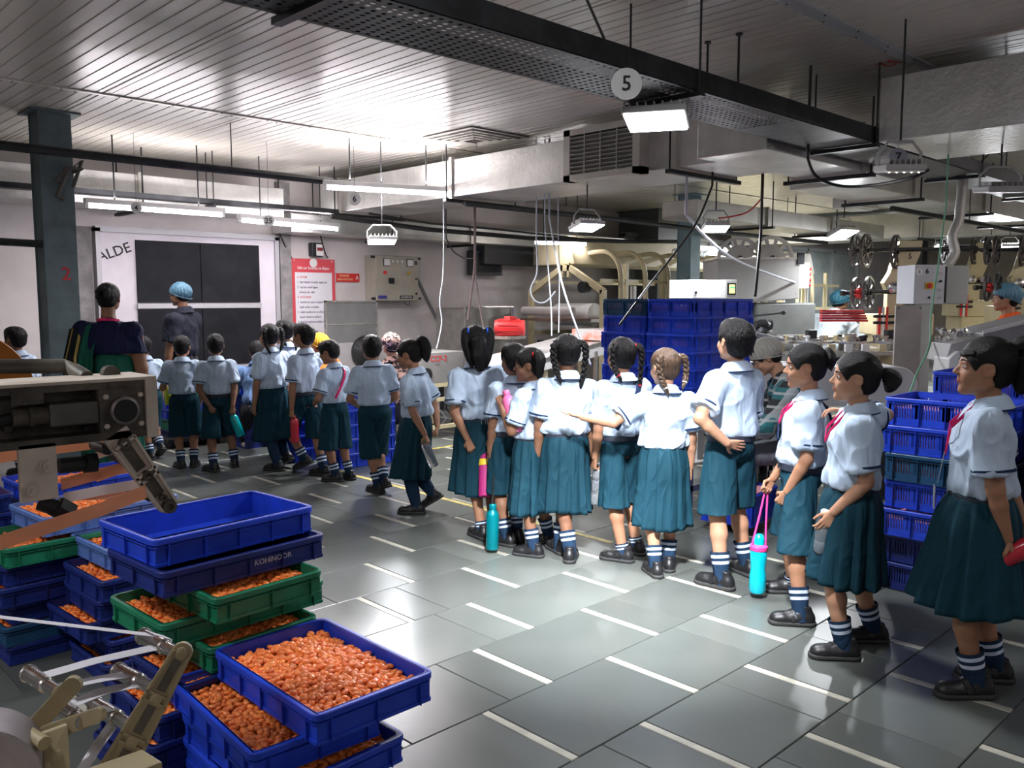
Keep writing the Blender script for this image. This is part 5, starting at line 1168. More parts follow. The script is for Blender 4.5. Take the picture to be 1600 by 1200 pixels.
a = P_(28, 692); d = P_(92, 778); MB().b2((a.x, .0, d.z), (d.x, .012, zt - .105)).build('bracket_plate', M_plate, fm, bevel=.001)
for px, py, r in ((73, 728, .013), (48, 765, .013)):
    c = P_(px, py); b = MB(); b.lathe([(r, 0), (r, .004), (r * .75, .004), (r * .75, .013), (r * .35, .014), (r * .3, .018)], (c.x, 0, c.z), (0, -1, 0), 14); b.build('bolt', M_plate, fm)
a = P_(62, 785, .02); bq = P_(98, 798, .0); MB().cyl(a, bq, .014, 8).cyl(bq + Vector((-.01, 0, .01)), bq + Vector((.012, 0, -.008)), .02, 6).build('adjusting_knob', M_black, fm, smooth=True)
MB().cyl(P_(92, 728, .03), P_(140, 724, .03), .014, 10).cyl(P_(132, 724, .03), P_(150, 723, .03), .019, 6).build('shaft_end', M_black, fm)
a = P_(-60, 573, .16); d = P_(100, 572, .16); e = P_(135, 590, .10); MB().tube([a, d, P_(115, 578, .14), e], .014, 10).build('guard_bar', M_grease, fm, smooth=True)
c = P_(172, 584, .09); MB().lathe([(.016, -.01), (.016, .01), (.008, .012)], c, (0, 1, 0), 14).b2((c.x - .06, .07, c.z - .012), (c.x + .02, .11, c.z - .004)).build('pivot', M_grease, fm, smooth=False)
a = P_(190, 690, .0); d = P_(262, 790, .0); dr = (d - a).normalized(); pr = Vector((dr.z, 0, -dr.x)); w0, w1 = .024, .017
poly = [a + pr * w0 - dr * .02, a - pr * w0 - dr * .02, d - pr * w1, d - pr * w1 * .6 + dr * .012, d + pr * w1 * .6 + dr * .012, d + pr * w1]
arm = MB().prism(poly, (0, .012, 0)).build('swing_arm', M_plate, fm, bevel=.001)
for q0, q1 in ((.06, .42), (.60, .82)): MB().beam(a + dr * (d - a).length * q0 + Vector((0, -.0006, 0)), a + dr * (d - a).length * q1 + Vector((0, -.0006, 0)), .001, .020, up=(1, 0, .6)).build('pocket', M_grease, arm)  # dark strips on the flat face paint in the shade of pockets
b = MB(); L_ = (d - a).length
for s in (-1, 1): b.beam(a + pr * s * w0 * .9 + Vector((0, -.006, 0)), d + pr * s * w1 * .9 + Vector((0, -.006, 0)), .005, .012, up=(0, 1, 0))
for q in (.02, .47, .55): b.beam(a + dr * L_ * q - pr * w0 * .9 + Vector((0, -.006, 0)), a + dr * L_ * q + pr * w0 * .9 + Vector((0, -.006, 0)), .005, .012, up=(0, 1, 0))
b.build('arm_rib', M_plate, arm)
for q, r in ((.02, .010), (.51, .010), (.86, .007), (1.0, .013)):
    c = a + dr * L_ * q; MB().lathe([(r, 0), (r, .012), (r * .5, .012), (r * .5, .006)], (c.x, c.y - .002, c.z), (0, -1, 0), 16).build('bushing', M_grease, arm, smooth=False)
# film webs running through the head
def web(pts, w, m, par, nm='film_web', wd=(0, 1, 0)):
    w = w * .72
    return MB().ribbon(pts, wd, w, .0006).build(nm, m, par, smooth=True)
W_ = lambda px, py, d: at_d(px, py, d) - O
up = (0, .25, 1)
web([W_(-40, 722, 1.62), W_(60, 704, 1.66), W_(172, 690, 1.7)], .030, M_film, fm, wd=up)
web([W_(92, 700, 1.68), W_(170, 683, 1.7)], .022, M_film, fm, wd=up); web([W_(150, 712, 1.72), W_(190, 700, 1.72)], .020, M_filmhl, fm, wd=up)  # the pale web is a highlight on the orange film
web([W_(95, 757, 1.62), W_(165, 738, 1.66), W_(205, 728, 1.7)], .030, M_film, fm, wd=up); web([W_(100, 778, 1.58), W_(160, 766, 1.6), W_(226, 755, 1.64)], .026, M_filmhl, fm, wd=up)
web([W_(150, 745, 1.7), W_(200, 728, 1.72), W_(212, 715, 1.74)], .030, M_film, fm, wd=up)
web([W_(-60, 868, 1.40), W_(60, 828, 1.46), W_(160, 795, 1.54), W_(228, 768, 1.6)], .034, M_film, fm, wd=up); web([W_(100, 776, 1.6), W_(230, 774, 1.66)], .02, M_film, fm, wd=up)
for k, (px, py) in enumerate(((205, 722), (226, 772), (160, 700))): c = W_(px, py, 1.66); MB().cyl(c - Vector((0, .03, 0)), c + Vector((0, .10, 0)), .010, 14).build('guide_roller', M_dark, fm, smooth=True)
c = W_(-75, 628, 1.85); MB().lathe([(.04, -.035), (.158, -.035), (.160, -.03), (.160, .03), (.158, .035), (.04, .035)], c, (0, 1, 0), 48).build('film_reel', M_amber, fm, smooth=True)
MB().cyl(c - Vector((0, .10, 0)), c + Vector((0, .2, 0)), .02, 12).build('reel_shaft', M_dark, fm)
MB().b2((-.8, .06, 0), (-.5, .5, zt - .1)).build('machine_cabinet', M_cream, fm, bevel=.01)
# ================================================================= paper threading rollers, lower left foreground
rm = thing('roller_stand', 'cream cast bracket with chrome rollers threading a white paper tape, lower left corner', 'machine', (.4, 1.15, 0)); O2 = Vector(rm.location)
M_castc = mat('cast_cream', (.40, .33, .19), .5, scale=8, col2=(.26, .22, .15), detail=6, bump=.12, bscale=25, thr=(.5, .85)); M_chrome = mat('chrome', (.62, .60, .58), .22, 1.0, var=.15, scale=12); M_paper = mat('paper_tape', (.62, .60, .64), .6)
Q_ = lambda px, py, d: at_d(px, py, d) - O2
def roller(p0, p1, d0, d1, r, m=M_chrome):
    a, e = Q_(*p0, d0), Q_(*p1, d1); ax = (e - a).normalized(); L = (e - a).length
    return MB().lathe([(r * .55, -.004), (r * 1.15, 0), (r * 1.15, .004), (r, .005), (r, L * .62), (r * .78, L * .63), (r * .78, L), (r * .9, L)], a, ax, 20).build('roller', m, rm, smooth=True)
roller((224, 994), (280, 1022), 1.31, 1.20, .0115); roller((185, 1048), (240, 1076), 1.29, 1.19, .0115); roller((150, 1102), (205, 1135), 1.27, 1.18, .0115)
roller((44, 1052), (92, 1083), 1.27, 1.18, .0115); roller((98, 1107), (130, 1128), 1.22, 1.16, .0115)
def cast(p0, p1, d0, d1, w0, w1, th=.010, nm='bracket_arm', ribs=True, side=(1, 0, 0)):
    a, e = Q_(*p0, d0), Q_(*p1, d1); dr = (e - a).normalized(); n = ((C0 - O2) - (a + e) / 2).normalized(); pr = dr.cross(n).normalized(); n = pr.cross(dr)
    pts = []
    for t_ in np.linspace(0, pi, 7): pts.append(a + (pr * cos(t_) * w0 - dr * sin(t_) * w0))
    for t_ in np.linspace(0, pi, 7): pts.append(e + (-pr * cos(t_) * w1 + dr * sin(t_) * w1))
    o = MB().prism(pts, -n * th).build(nm, M_castc, rm, bevel=.0008)
    if ribs:
        L = (e - a).length; b = MB()
        for s in (-1, 1): b.beam(a + pr * s * (w0 - .003) + n * .002, e + pr * s * (w1 - .003) + n * .002, .004, .006, up=n)
        for q in (.34, .40, .68, .74): w = w0 + (w1 - w0) * q; b.beam(a + dr * L * q - pr * w + n * .002, a + dr * L * q + pr * w + n * .002, .004, .006, up=n)
        b.build('arm_rib', M_castc, o)
        for q in (.0, .37, .71): c = a + dr * L * q; MB().lathe([(.008, 0), (.008, .006), (.004, .007)], c, n, 12).build('screw', M_castc, o)
        for q0, q1 in ((.06, .31), (.43, .65), (.78, .95)):
            w = w0 * .55; c0 = a + dr * L * q0; c1 = a + dr * L * q1; MB().beam(c0 + n * .0008, c1 + n * .0008, w * 1.6, .001, up=n).build('recess_shade', mat('cast_shade', (.13, .115, .09), .6, var=.3, scale=12), o)  # thin dark strips on the face give recess shade by colour
    return o
cast((284, 1020), (175, 1215), 1.19, 1.16, .014, .024); cast((112, 1072), (34, 1158), 1.17, 1.17, .012, .012, ribs=False); cast((150, 1118), (70, 1148), 1.155, 1.16, .010, .012, ribs=False)
a = [Q_(52, 1152, 1.15), Q_(106, 1132, 1.15), Q_(112, 1230, 1.13), Q_(52, 1230, 1.13)]; MB().prism(a, (0, .01, -.001)).build('mounting_plate', M_castc, rm, bevel=.001)
for px, py in ((62, 1160), (91, 1180), (80, 1195)): c = Q_(px, py, 1.145); MB().lathe([(.008, 0), (.008, .008), (.004, .009)], c, (-.3, -.8, .5), 6).build('bolt', M_castc, rm)
MB().cyl(Q_(44, 1145, 1.15), Q_(70, 1162, 1.12), .009, 12).build('pivot_pin', M_castc, rm, smooth=True)
a = Q_(222, 1192, 1.14); bx = MB(); bx.prism([Q_(135, 1200, 1.13), Q_(222, 1170, 1.16), Q_(254, 1190, 1.13), Q_(170, 1222, 1.10)], (0, 0, -.05)); bx.build('base_block', M_castc, rm, bevel=.002)
MB().b2((-.28, -.10, 0), (-.02, .15, .80)).build('machine_cabinet', M_cream, rm, bevel=.01)
RAX = Q_(280, 1022, 1.20) - Q_(224, 994, 1.31)
def tape(pts, w=.024, wd=None):
    wd = tuple(RAX)
    w = max(w, .036)
    return MB().ribbon([Q_(*p) for p in pts], wd, w, .0005).build('paper_tape', M_paper, rm, smooth=True)
tape([(-60, 957, 1.26), (110, 977, 1.27), (236, 992, 1.275)], .016, (.15, .9, -.35)); tape([(258, 1008, 1.25), (150, 1032, 1.235), (52, 1060, 1.23)]); tape([(100, 1072, 1.22), (160, 1060, 1.22), (208, 1052, 1.25)])
tape([(218, 1068, 1.23), (160, 1080, 1.22), (98, 1106, 1.20)]); tape([(124, 1120, 1.2), (176, 1104, 1.23)]); tape([(176, 1132, 1.22), (150, 1168, 1.19), (112, 1230, 1.14)], .017, (.9, .3, .2))
tape([(52, 1050, 1.245), (44, 1066, 1.24), (62, 1080, 1.23)]); tape([(236, 989, 1.275), (262, 996, 1.26), (258, 1012, 1.25)], .016, (.15, .9, -.35))
c = Q_(-32, 1205, 1.12); MB().lathe([(.012, -.03), (.073, -.03), (.075, -.028), (.075, .028), (.073, .03), (.012, .03)], c, (.35, .9, .1), 48).build('paper_reel', mat('paper_reel', (.40, .36, .38), .7, var=.06, scale=20, stretch=(1, 12, 1)), rm, smooth=True); MB().cyl(c, c + Vector((.0, .12, .0)), .012, 10).build('reel_shaft', M_dark, rm)
# ================================================================= wall items behind the queue
t = thing('poster', 'red framed white notice with lines of printed text on the back wall', 'poster', (5.46, 9.575, .75))
MB().b2((0, 0, 0), (.62, .02, 1.25)).build('board', mat('poster_red', (.62, .07, .09), .5), t); MB().b2((.045, -.002, .02), (.575, .0, 1.08)).build('white_sheet', mat('poster_white', (.72, .71, .75), .6), t)
M_pt = mat('print_dark', (.08, .07, .16), .7); M_pr = mat('print_red', (.6, .1, .12), .7); lines = ['A  NIYAM', '1  hath dhokar hi andar aayen aur', '2  topi aur mask lagana', '   anivarya hai. safai', 'B  SAVDHANI', '1  machine ke paas na jaayen aur', '   haath andar na daalen.', '2  chalti machine ko na chhuen', '   kapde dheele na pahnen', '3  farsh ko saaf aur sookha rakhen', 'C  AAVASHYAK', '1  dhumrapan nishedh', '   gutkha aur paan', '   khana mana hai', '   mobile band', '2  kachra dibbe mein']
for i, s_ in enumerate(lines): text('printed_line', s_, .040, M_pr if s_[0] in 'ABC' else M_pt, t, (.075, -.0028, 1.02 - i * .062), (pi / 2, 0, 0), align='LEFT', sx=.78)
text('heading', 'Safai aur Suraksha ke Niyam', .050, M_white, t, (.31, -.001, 1.135), (pi / 2, 0, 0), sx=.8); MB().lathe([(.055, 0), (.055, .002)], (.31, 0, 1.20), (0, -1, 0), 20).build('oval_emblem', M_white, t).scale = (1, 1, 1)
for x in (.04, .58):
    MB().lathe([(.009, 0), (.006, .004)], (x, 0, 1.225), (0, -1, 0), 8).build('screw', M_white, t)
t = thing('meter_box', 'small grey black controller with a white face above the red notice', 'meter', (5.78, 9.50, 2.03)); MB().b2((-.07, 0, 0), (.09, .09, .17)).build('housing', M_dark, t, bevel=.01); MB().b2((-.01, -.006, .01), (.09, .0, .15)).build('face', M_white, t); MB().b2((0, -.008, .07), (.08, -.006, .11)).build('display', mat('meter_display', (.25, .03, .03), .3), t)
t = thing('sign', 'small red wall sign with white letters between notice and control panel', 'sign', (6.07, 9.585, 1.72)); MB().b2((.03, 0, 0), (.39, .012, .11)).build('board', M_red, t); MB().b2((0, -.005, -.01), (.03, .012, .12)).build('bracket', M_grey, t)
text('lettering', 'DANGER', .036, mat('sign_yellow', (.75, .6, .3), .6), t, (.16, -.001, .078), (pi / 2, 0, 0)); text('lettering', 'HIGH VOLTAGE', .036, MATS['sign_yellow'], t, (.17, -.001, .032), (pi / 2, 0, 0), sx=.9); text('symbol', 'A', .07, M_white, t, (.355, -.001, .055), (pi / 2, 0, 0))
t = thing('control_cabinet', 'beige grey wall control panel with two meters and a rotary switch', 'panel', (6.55, 9.35, 1.47)); M_pnl = mat('panel_beige', (.36, .34, .28), .45, var=.07)
MB().b2((0, 0, 0), (.70, .24, .60)).build('cabinet', M_pnl, t, bevel=.006); MB().b2((.008, -.014, .008), (.692, 0, .592)).build('door', M_pnl, t, bevel=.004)
for x in (.12, .50): m_ = MB().b2((x, -.022, .46), (x + .11, -.014, .56)).build('meter', M_ink, t); MB().b2((x + .008, -.025, .468), (x + .102, -.022, .552)).build('dial', M_white, m_)
for x in (.27, .345, .42, .65): MB().cyl((x, -.026, .525), (x, -.014, .525), .014, 12).build('indicator', M_white if x < .6 else M_dark, t)
for x, c_ in ((.14, M_red), (.53, mat('knob_yellow', (.5, .3, .05), .5))): MB().cyl((x, -.035, .375), (x, -.014, .375), .024, 14).build('push_button', c_, t)
MB().b2((.20, -.04, .235), (.28, -.014, .305)).build('rotary_switch', M_ink, t, bevel=.004)
for z in (.10, .30, .50): MB().cyl((.655, -.03, z), (.655, -.014, z), .014, 10).build('lock', M_dark, t)
MB().b2((.03, -.0165, .03), (.17, -.014, .075)).build('name_plate', mat('plate_blue', (.05, .05, .25), .5), t); MB().b2((.38, -.0165, .03), (.60, -.014, .075)).build('name_plate', M_ink, t); text('plate_lettering', 'AUTOMATION', .03, M_white, t, (.49, -.0167, .052), (pi / 2, 0, 0), sx=.9)
for x in (-.05, .70):
    for z in (.02, .56): MB().b2((x, .0, z), (x + .05, .03, z + .03)).build('fixing_lug', M_dark, t)
MB().tube([(.5, .05, .0), (.52, .03, -.05), (.57, .03, -.06), (.59, .05, 0)], .005, 6).build('wire', M_cab, t)
MB().tube([(.70, .1, .45), (.76, .1, .4), (.74, .1, .3), (.70, .1, .25)], .006, 6).build('wire', M_cab, t)
# cooler / fan
t = thing('air_cooler', 'grey sheet metal cabinet with a drum fan behind the queue of boys', 'fan', (5.35, 8.75, 0)); M_fsh = mat('fan_sheet', (.22, .22, .22), .45, .5, var=.15, scale=3)
MB().b2((.08, 0, .98), (.78, .05, 1.47)).build('upper_screen', M_fsh, t, bevel=.003); MB().b2((.08, -.006, 1.19), (.78, .0, 1.205)).build('seam_bar', M_ss, t); MB().b2((.0, .0, .2), (1.0, .5, .98)).build('cabinet', mat('cooler_body', (.33, .31, .31), .5, var=.08), t, bevel=.006)
b = MB(); b.b2((.06, -.012, 1.46), (.80, .02, 1.48)); b.b2((.06, -.012, .97), (.08, .02, 1.48)); b.b2((.78, -.012, .97), (.80, .02, 1.48)); b.build('screen_frame', M_ss, t)
MB().lathe([(.19, .0), (.20, .03), (.185, .03), (.175, .01), (.06, .04), (.03, .05), (.03, .06)], (.60, .0, .86), (0, -1, 0), 36).build('fan_cone', mat('fan_dark', (.08, .08, .085), .35, .8), t, smooth=True)
MB().lathe([(.04, .05), (.04, .066), (.012, .066), (.012, .075)], (.60, 0, .86), (0, -1, 0), 18).build('hub', M_ss, t)
for i in range(10): a = i * pi / 5; MB().beam((.60 + .05 * cos(a), -.032, .86 + .05 * sin(a)), (.60 + .18 * cos(a), -.026, .86 + .18 * sin(a)), .003, .003).build('spoke', M_dark, t)
for x in (.02, .94):
    for y in (.02, .44): MB().b2((x, y, 0), (x + .04, y + .04, .2)).build('leg', M_dark, t)
# CCP-2 box machine on a cream stand
t = thing('detector_machine', 'grey boxy machine with red CCP-2 lettering on a cream frame', 'machine', (5.55, 7.15, 0)); gp = [(0, .6), (0, .86), (.06, .93), (.62, .93), (.62, .6)]
MB().prism([(x, 0, z) for x, z in gp], (0, .55, 0)).build('housing', mat('ccp_grey', (.25, .245, .23), .5, var=.06), t, bevel=.006); text('lettering', 'CCP-2', .085, M_red, t, (.26, -.002, .86), (pi / 2, 0, 0)); text('lettering', '1 2 3', .03, M_ink, t, (.24, -.002, .80), (pi / 2, 0, 0))
MB().lathe([(.07, 0), (.07, .006), (.055, .008)], (.10, 0, .70), (0, -1, 0), 20).build('round_cover', M_dark, t); MB().b2((-.30, .05, .70), (0, .4, .82)).build('side_tray', M_ss, t, bevel=.003); MB().b2((-.12, .1, .74), (-.02, .38, .84)).build('white_control', M_white, t, bevel=.006)
for x in (-.02, .58):
    for y in (.02, .49): MB().b2((x, y, 0), (x + .05, y + .05, .60)).build('leg', M_cream, t)
MB().b2((-.05, 0, .555), (1.2, .04, .60)).build('frame_rail', M_cream, t); MB().b2((-.05, 0, .40), (1.2, .035, .44)).build('frame_rail', M_cream, t); MB().b2((-.05, 0, .10), (1.2, .035, .14)).build('frame_rail', M_cream, t)
for k in range(4): MB().tube([(.1 + k * .12, .08, .42), (.14 + k * .1, .1, .3), (.2 + k * .1, .05, .2), (.05 + k * .15, .1, .1)], .009, 6).build('hose', M_cab if k % 2 else M_cabw, t, smooth=True)
# leaning pipe and hanging cords against the wall
def cord(label, pts, r, m=M_cab, n=7, sm=26):
    pts = [Vector(p) for p in pts]; P = [tuple(smooth_path([list(p) for p in pts], q)) for q in np.linspace(0, 1, sm)]
    if pts[0].z > 1.9: P = [(pts[0].x, pts[0].y, ZC)] + P
    return tag(MB().tube(P, r, n).build('cable', m, smooth=True), label, 'cable')
pipe('grey plastic pipe leaning down the back wall right of the control panel', [at_y(641, 412, 9.5), at_y(668, 470, 9.45), at_y(706, 545, 9.4)], .024, mat('pipe_grey', (.16, .16, .17), .5))
cord('white curled cable hanging in front of the back wall', [at_d(693, 368, 9), at_d(692, 430, 9), at_d(687, 470, 9), at_d(690, 505, 9), at_d(682, 545, 8.6)], .006, M_cabw)
cord('red and black strap hanging down left of the far wall, left strand', [at_d(742, 375, 9.5), at_d(741, 420, 9.5), at_d(736, 460, 9.5), at_d(731, 500, 9.5)], .014, mat('strap_dark', (.10, .07, .07), .7)); cord('thin dark strap hanging beside the red and black one', [at_d(743, 378, 9.5), at_d(743, 425, 9.5), at_d(750, 480, 9.5), at_d(757, 520, 9.2)], .008, MATS['strap_dark'])
cord('black cable looping from the poster top up to the duct', [at_y(490, 365, 9.4), at_y(496, 355, 9.4), at_y(508, 395, 9.5), at_y(512, 402, 9.56)], .008); cord('black cable running along the window edge to the poster', [at_y(437, 365, 9.4), at_y(446, 385, 9.5), at_y(456, 403, 9.56)], .008)
cord('cable sagging from the cable bundle to the small grey wall unit', [at_d(697, 372, 9.6), at_d(708, 392, 9.8), at_d(725, 403, 10.2), at_d(738, 404, 10.5)], .008)
cord('white looped cable hanging in front of the cream tunnel', [at_d(838, 376, 8.5), at_d(839, 425, 8.4), at_d(829, 452, 8.4), at_d(836, 470, 8.4), at_d(852, 472, 8.4), at_d(868, 455, 8.4)], .008, M_cabw)
cord('long thin white cable hanging left of the cream A-frame', [at_d(851, 345, 8.2), at_d(855, 400, 8.2), at_d(861, 480, 8.0), at_d(862, 525, 7.8)], .006, M_cabw); cord('long white cable slanting down to the girl with braids', [at_d(858, 338, 8.2), at_d(868, 395, 8.0), at_d(880, 450, 7.6), at_d(902, 515, 7.2), at_d(923, 570, 6.8)], .009, M_cabw)
cord('long thin grey cable dropping straight behind the looped one', [at_d(872, 365, 8.4), at_d(874, 430, 8.4), at_d(873, 520, 8.0)], .005, M_cabw)
cord('black cable sagging diagonally from the blue column to the tall crates', [at_d(1113, 290, 6.8), at_d(1090, 345, 6.8), at_d(1055, 395, 6.8), at_d(1015, 445, 6.6), at_d(968, 508, 5.95)], .009); cord('white cable slanting from the blue column to the big grey machine', [at_d(1072, 335, 7.0), at_d(1105, 372, 7.4), at_d(1148, 405, 8.0), at_d(1200, 427, 8.6), at_d(1243, 442, 9.0)], .012, M_cabw)
cord('thick black cable dropping from the duct hanger onto the crates', [at_d(1191, 298, 6.9), at_d(1189, 360, 6.9), at_d(1184, 420, 6.7), at_d(1180, 462, 6.5)], .012); cord('pink wire pair looping to the conduit by the blue column', [at_d(1192, 308, 7), at_d(1170, 330, 7), at_d(1145, 338, 7), at_d(1122, 341, 7)], .007, M_cabr)
cord('thick black cable hanging in an arc under the long brown duct', [at_d(1262, 248, 5.6), at_d(1275, 275, 5.6), at_d(1310, 290, 5.6), at_d(1360, 290, 5.4), at_d(1420, 279, 5.0), at_d(1452, 265, 4.9)], .010)
cord('green cable hanging in front of the grey switch cabinet', [at_d(1478, 320, 6.0), at_d(1468, 400, 6.0), at_d(1455, 490, 5.8), at_d(1452, 540, 5.6), at_d(1432, 585, 5.4), at_d(1418, 625, 5.2)], .006, M_cabg)
tag(MB().tube([tuple(smooth_path([list(at_d(*q)) for q in ((1480, 415, 7.2), (1492, 395, 7.2), (1488, 370, 7.2), (1498, 345, 7.2), (1500, 325, 7.2), (1503, 300, 7.2), (1506, 250, 7.2), (1508, 185, 7.2))], s)) for s in np.linspace(0, 1, 46)], [.038 + .004 * (i % 2) for i in range(46)], 10).build('flexible_hose', mat('hose_grey', (.42, .41, .38), .5, .4), smooth=True), 'grey flexible corrugated hose rising from the switch cabinet', 'hose')
t = thing('wall_unit', 'dark boxed wall speaker unit under the foil duct', 'box'); p = at_y(758, 405, 9.4); t.location = (p.x - .2, p.y, p.z - .28); MB().b2((0, 0, .05), (.55, .18, .40)).build('housing', mat('unit_dark', (.05, .052, .055), .5), t, bevel=.008); MB().b2((.06, -.006, .09), (.5, 0, .36)).build('front_mesh', M_dark, t)
t = thing('wall_unit', 'long dark sheathed box on the wall beside the cream tunnel', 'box'); p = at_y(815, 396, 9.3); t.location = (p.x - .75, p.y, p.z - .18); MB().b2((0, 0, 0), (1.5, .22, .36)).build('housing', MATS['unit_dark'], t, bevel=.02); MB().b2((1.0, -.01, 0), (1.12, 0, .36)).build('strap', M_dsheet, t)
# stainless tank, chutes, red motor
t = thing('steel_tank', 'tall dull steel cabinet against the back wall behind the long haired girl', 'cabinet', (7.35, 8.5, 0)); MB().b2((0, 0, .5), (.85, .6, 1.38)).build('body', mat('tank_steel', (.33, .32, .30), .4, .6, var=.15), t, bevel=.02); MB().tube([(-.01, -.02, .52), (-.01, -.02, 1.39), (.86, -.02, 1.39), (.86, -.02, .52)], .012, 6).build('rim_tube', M_ss, t)
for x in (.02, .78):
    for y in (.02, .52): MB().b2((x, y, 0), (x + .05, y + .05, .5)).build('leg', M_dark, t)
MB().tube([(.92, .1, .6), (.92, .1, 1.28), (.86, .1, 1.36)], .02, 8).build('vent_pipe', M_ss, t, smooth=True)
t = thing('vibrating_chute', 'white sheet chute with orange stains and a red motor on top', 'machine', (6.1, 5.9, 0)); M_st = mat('stained_white', (.62, .60, .58), .5, scale=2.2, col2=(.75, .16, .04), detail=6, thr=(.55, .68))
MB().prism([(0, 0, .88), (1.6, 0, 1.12), (1.6, 0, .98), (0, 0, .78)], (0, .9, 0)).build('chute', M_st, t, bevel=.01); MB().prism([(-.05, -.01, .90), (1.65, -.01, 1.16), (1.65, -.01, 1.12), (-.05, -.01, .86)], (0, .02, 0)).build('chute_rim', M_ss, t); MB().b2((1.0, -.1, 1.05), (2.2, .5, 1.17)).build('hood', M_st, t, bevel=.01)
for x in (.1, 1.5):
    for y in (.05, .8): MB().b2((x, y, 0), (x + .05, y + .05, .85)).build('leg', M_cream, t)
for i in range(3): MB().b2((.3 + i * .5, -.02, .35 + .0 * i), (.34 + i * .5, .01, .95)).build('brace', M_ss, t)
pm = at_d(797, 512, 8.9) - t.location; b = MB(); ax = Vector((.62, -.78, 0)); b.lathe([(.05, -.16), (.078, -.155), (.085, -.13), (.085, .10), (.075, .12), (.08, .125), (.08, .15), (.05, .155)], pm, ax, 20); b.build('red_motor', M_red, t, smooth=True)
for i in range(10): a = i * pi / 5; u = Vector((0, 0, 1)); w = ax.cross(u); d = (u * cos(a) + w * sin(a)); MB().beam(pm - ax * .12 + d * .088, pm + ax * .10 + d * .088, .008, .012, up=d).build('cooling_fin', M_red, t)
MB().box(pm + Vector((0, 0, .095)), (.09, .09, .045)).build('terminal_box', M_red, t, bevel=.005); MB().box(pm + Vector((0, 0, -.1)), (.26, .2, .03)).build('motor_foot', M_ss, t)
# cream cooling tunnel with A-frame
t = thing('cooling_tunnel', 'long cream cooling tunnel with a gabled end frame and a row of curved pipes', 'machine', (8.95, 7.5, 0)); M_cr2 = mat('tunnel_cream', (.60, .53, .34), .5, var=.08, scale=2.5)
MB().prism([(0, .52, 1.98), (0, .62, 2.38), (0, 1.22, 2.38), (0, 1.28, 1.98)], (7.0, 0, 0)).build('hood', M_cr2, t, bevel=.01); text('lettering', 'COOLING', .22, mat('lettering_teal', (.03, .12, .18), .6), t, (2.9, .565, 2.22), (radians(76), 0, 0))
b = MB()
for a, e in (((0, .0, 0), (0, .0, 1.62)), ((0, 1.36, 0), (0, 1.36, 1.62)), ((0, .0, 1.60), (0, .60, 1.93)), ((0, 1.36, 1.60), (0, .76, 1.93)), ((0, .60, 1.93), (0, .76, 1.93))): MB().beam(a, e, .08, .06, up=(1, 0, 0)).build('frame_beam', M_cream, t)
for y in (.60, .72): MB().b2((-.03, y, 1.80), (.02, y + .04, 2.0)).build('bracket', M_cream, t)
for i in range(11): x = .35 + i * .55; P = [(x, -.02, .9), (x, -.02, 1.75), (x, .04, 2.0), (x, .18, 2.13), (x, .34, 2.16), (x, .56, 2.14)]; MB().tube([tuple(smooth_path(P, q)) for q in np.linspace(0, 1, 14)], .035, 8).build('curved_pipe', M_cr2, t, smooth=True)
for z in (.98, 1.30, 1.72): MB().b2((0, .02, z), (7.0, .06, z + .05)).build('side_rail', M_cream, t); MB().b2((0, 1.30, z), (7.0, 1.34, z + .05)).build('side_rail', M_cream, t)
for i in range(8): MB().b2((.5 + i * .85, .01, 0), (.56 + i * .85, .07, 1.98)).build('upright', M_cream, t)
for i in range(7): MB().b2((.75 + i * .85, .10, 1.35), (.85 + i * .85, .13, 1.68)).build('window_strip', M_white, t)
MB().b2((.02, .1, .80), (7.0, 1.26, .90)).build('belt_bed', M_dark, t); MB().b2((.1, .12, 1.18), (7, 1.24, 1.22)).build('conveyor_belt', M_white, t)
MB().lathe([(.03, -.2), (.06, -.2), (.062, -.19), (.062, .75), (.03, .76)], (-.22, .55, 1.33), (0, 1, 0), 20).build('belt_roller', mat('roller_white', (.62, .58, .56), .5), t, smooth=True); MB().lathe([(.16, 0), (.16, .7)], (.25, .35, 1.28), (0, 1, 0), 24).build('belt_drum', M_white, t, smooth=True); MB().lathe([(.08, 0), (.08, .12), (.03, .14)], (-.1, .3, 1.66), (1, 0, 0), 14).build('gear_motor', M_dark, t, smooth=True)
MB().b2((-.5, .3, 1.20), (.3, 1.1, 1.23)).build('shelf', mat('shelf_brown', (.20, .12, .09), .6), t)
# ================================================================= right hand machines
t = thing('control_box', 'white control box with a lit yellow-green touch screen above the tall crates', 'control box', tuple(at_d(1083, 466, 7.6)), radians(-10)); t.location.z = 0; zc = at_d(1083, 466, 7.6).z
MB().b2((0, 0, zc), (.42, .3, zc + .165)).build('housing', M_white, t, bevel=.006); MB().b2((.42, .0, zc - .0), (.56, .3, zc + .17)).build('screen_housing', M_grey, t, bevel=.004); MB().b2((.435, -.006, zc + .03), (.545, .0, zc + .14)).build('bezel', M_ink, t)
s_ = MB().b2((.455, -.009, zc + .045), (.528, -.006, zc + .125)).build('touch_screen', mat('screen_glow', (.5, .5, .2), .4, emit=(.80, .78, .30), estr=1.1), t); MB().b2((.46, -.011, zc + .09), (.524, -.009, zc + .105)).build('screen_bar', mat('screen_green', (.1, .5, .2), .4, emit=(.1, .6, .3), estr=.8), t)
MB().b2((.2, .1, 0), (.28, .2, zc)).build('post', M_grey, t); MB().b2((.05, .0, 0), (.45, .3, .02)).build('base_plate', M_grey, t); MB().cyl((.03, -.008, zc + .05), (.03, 0, zc + .05), .012, 10).build('lock', M_dark, t)
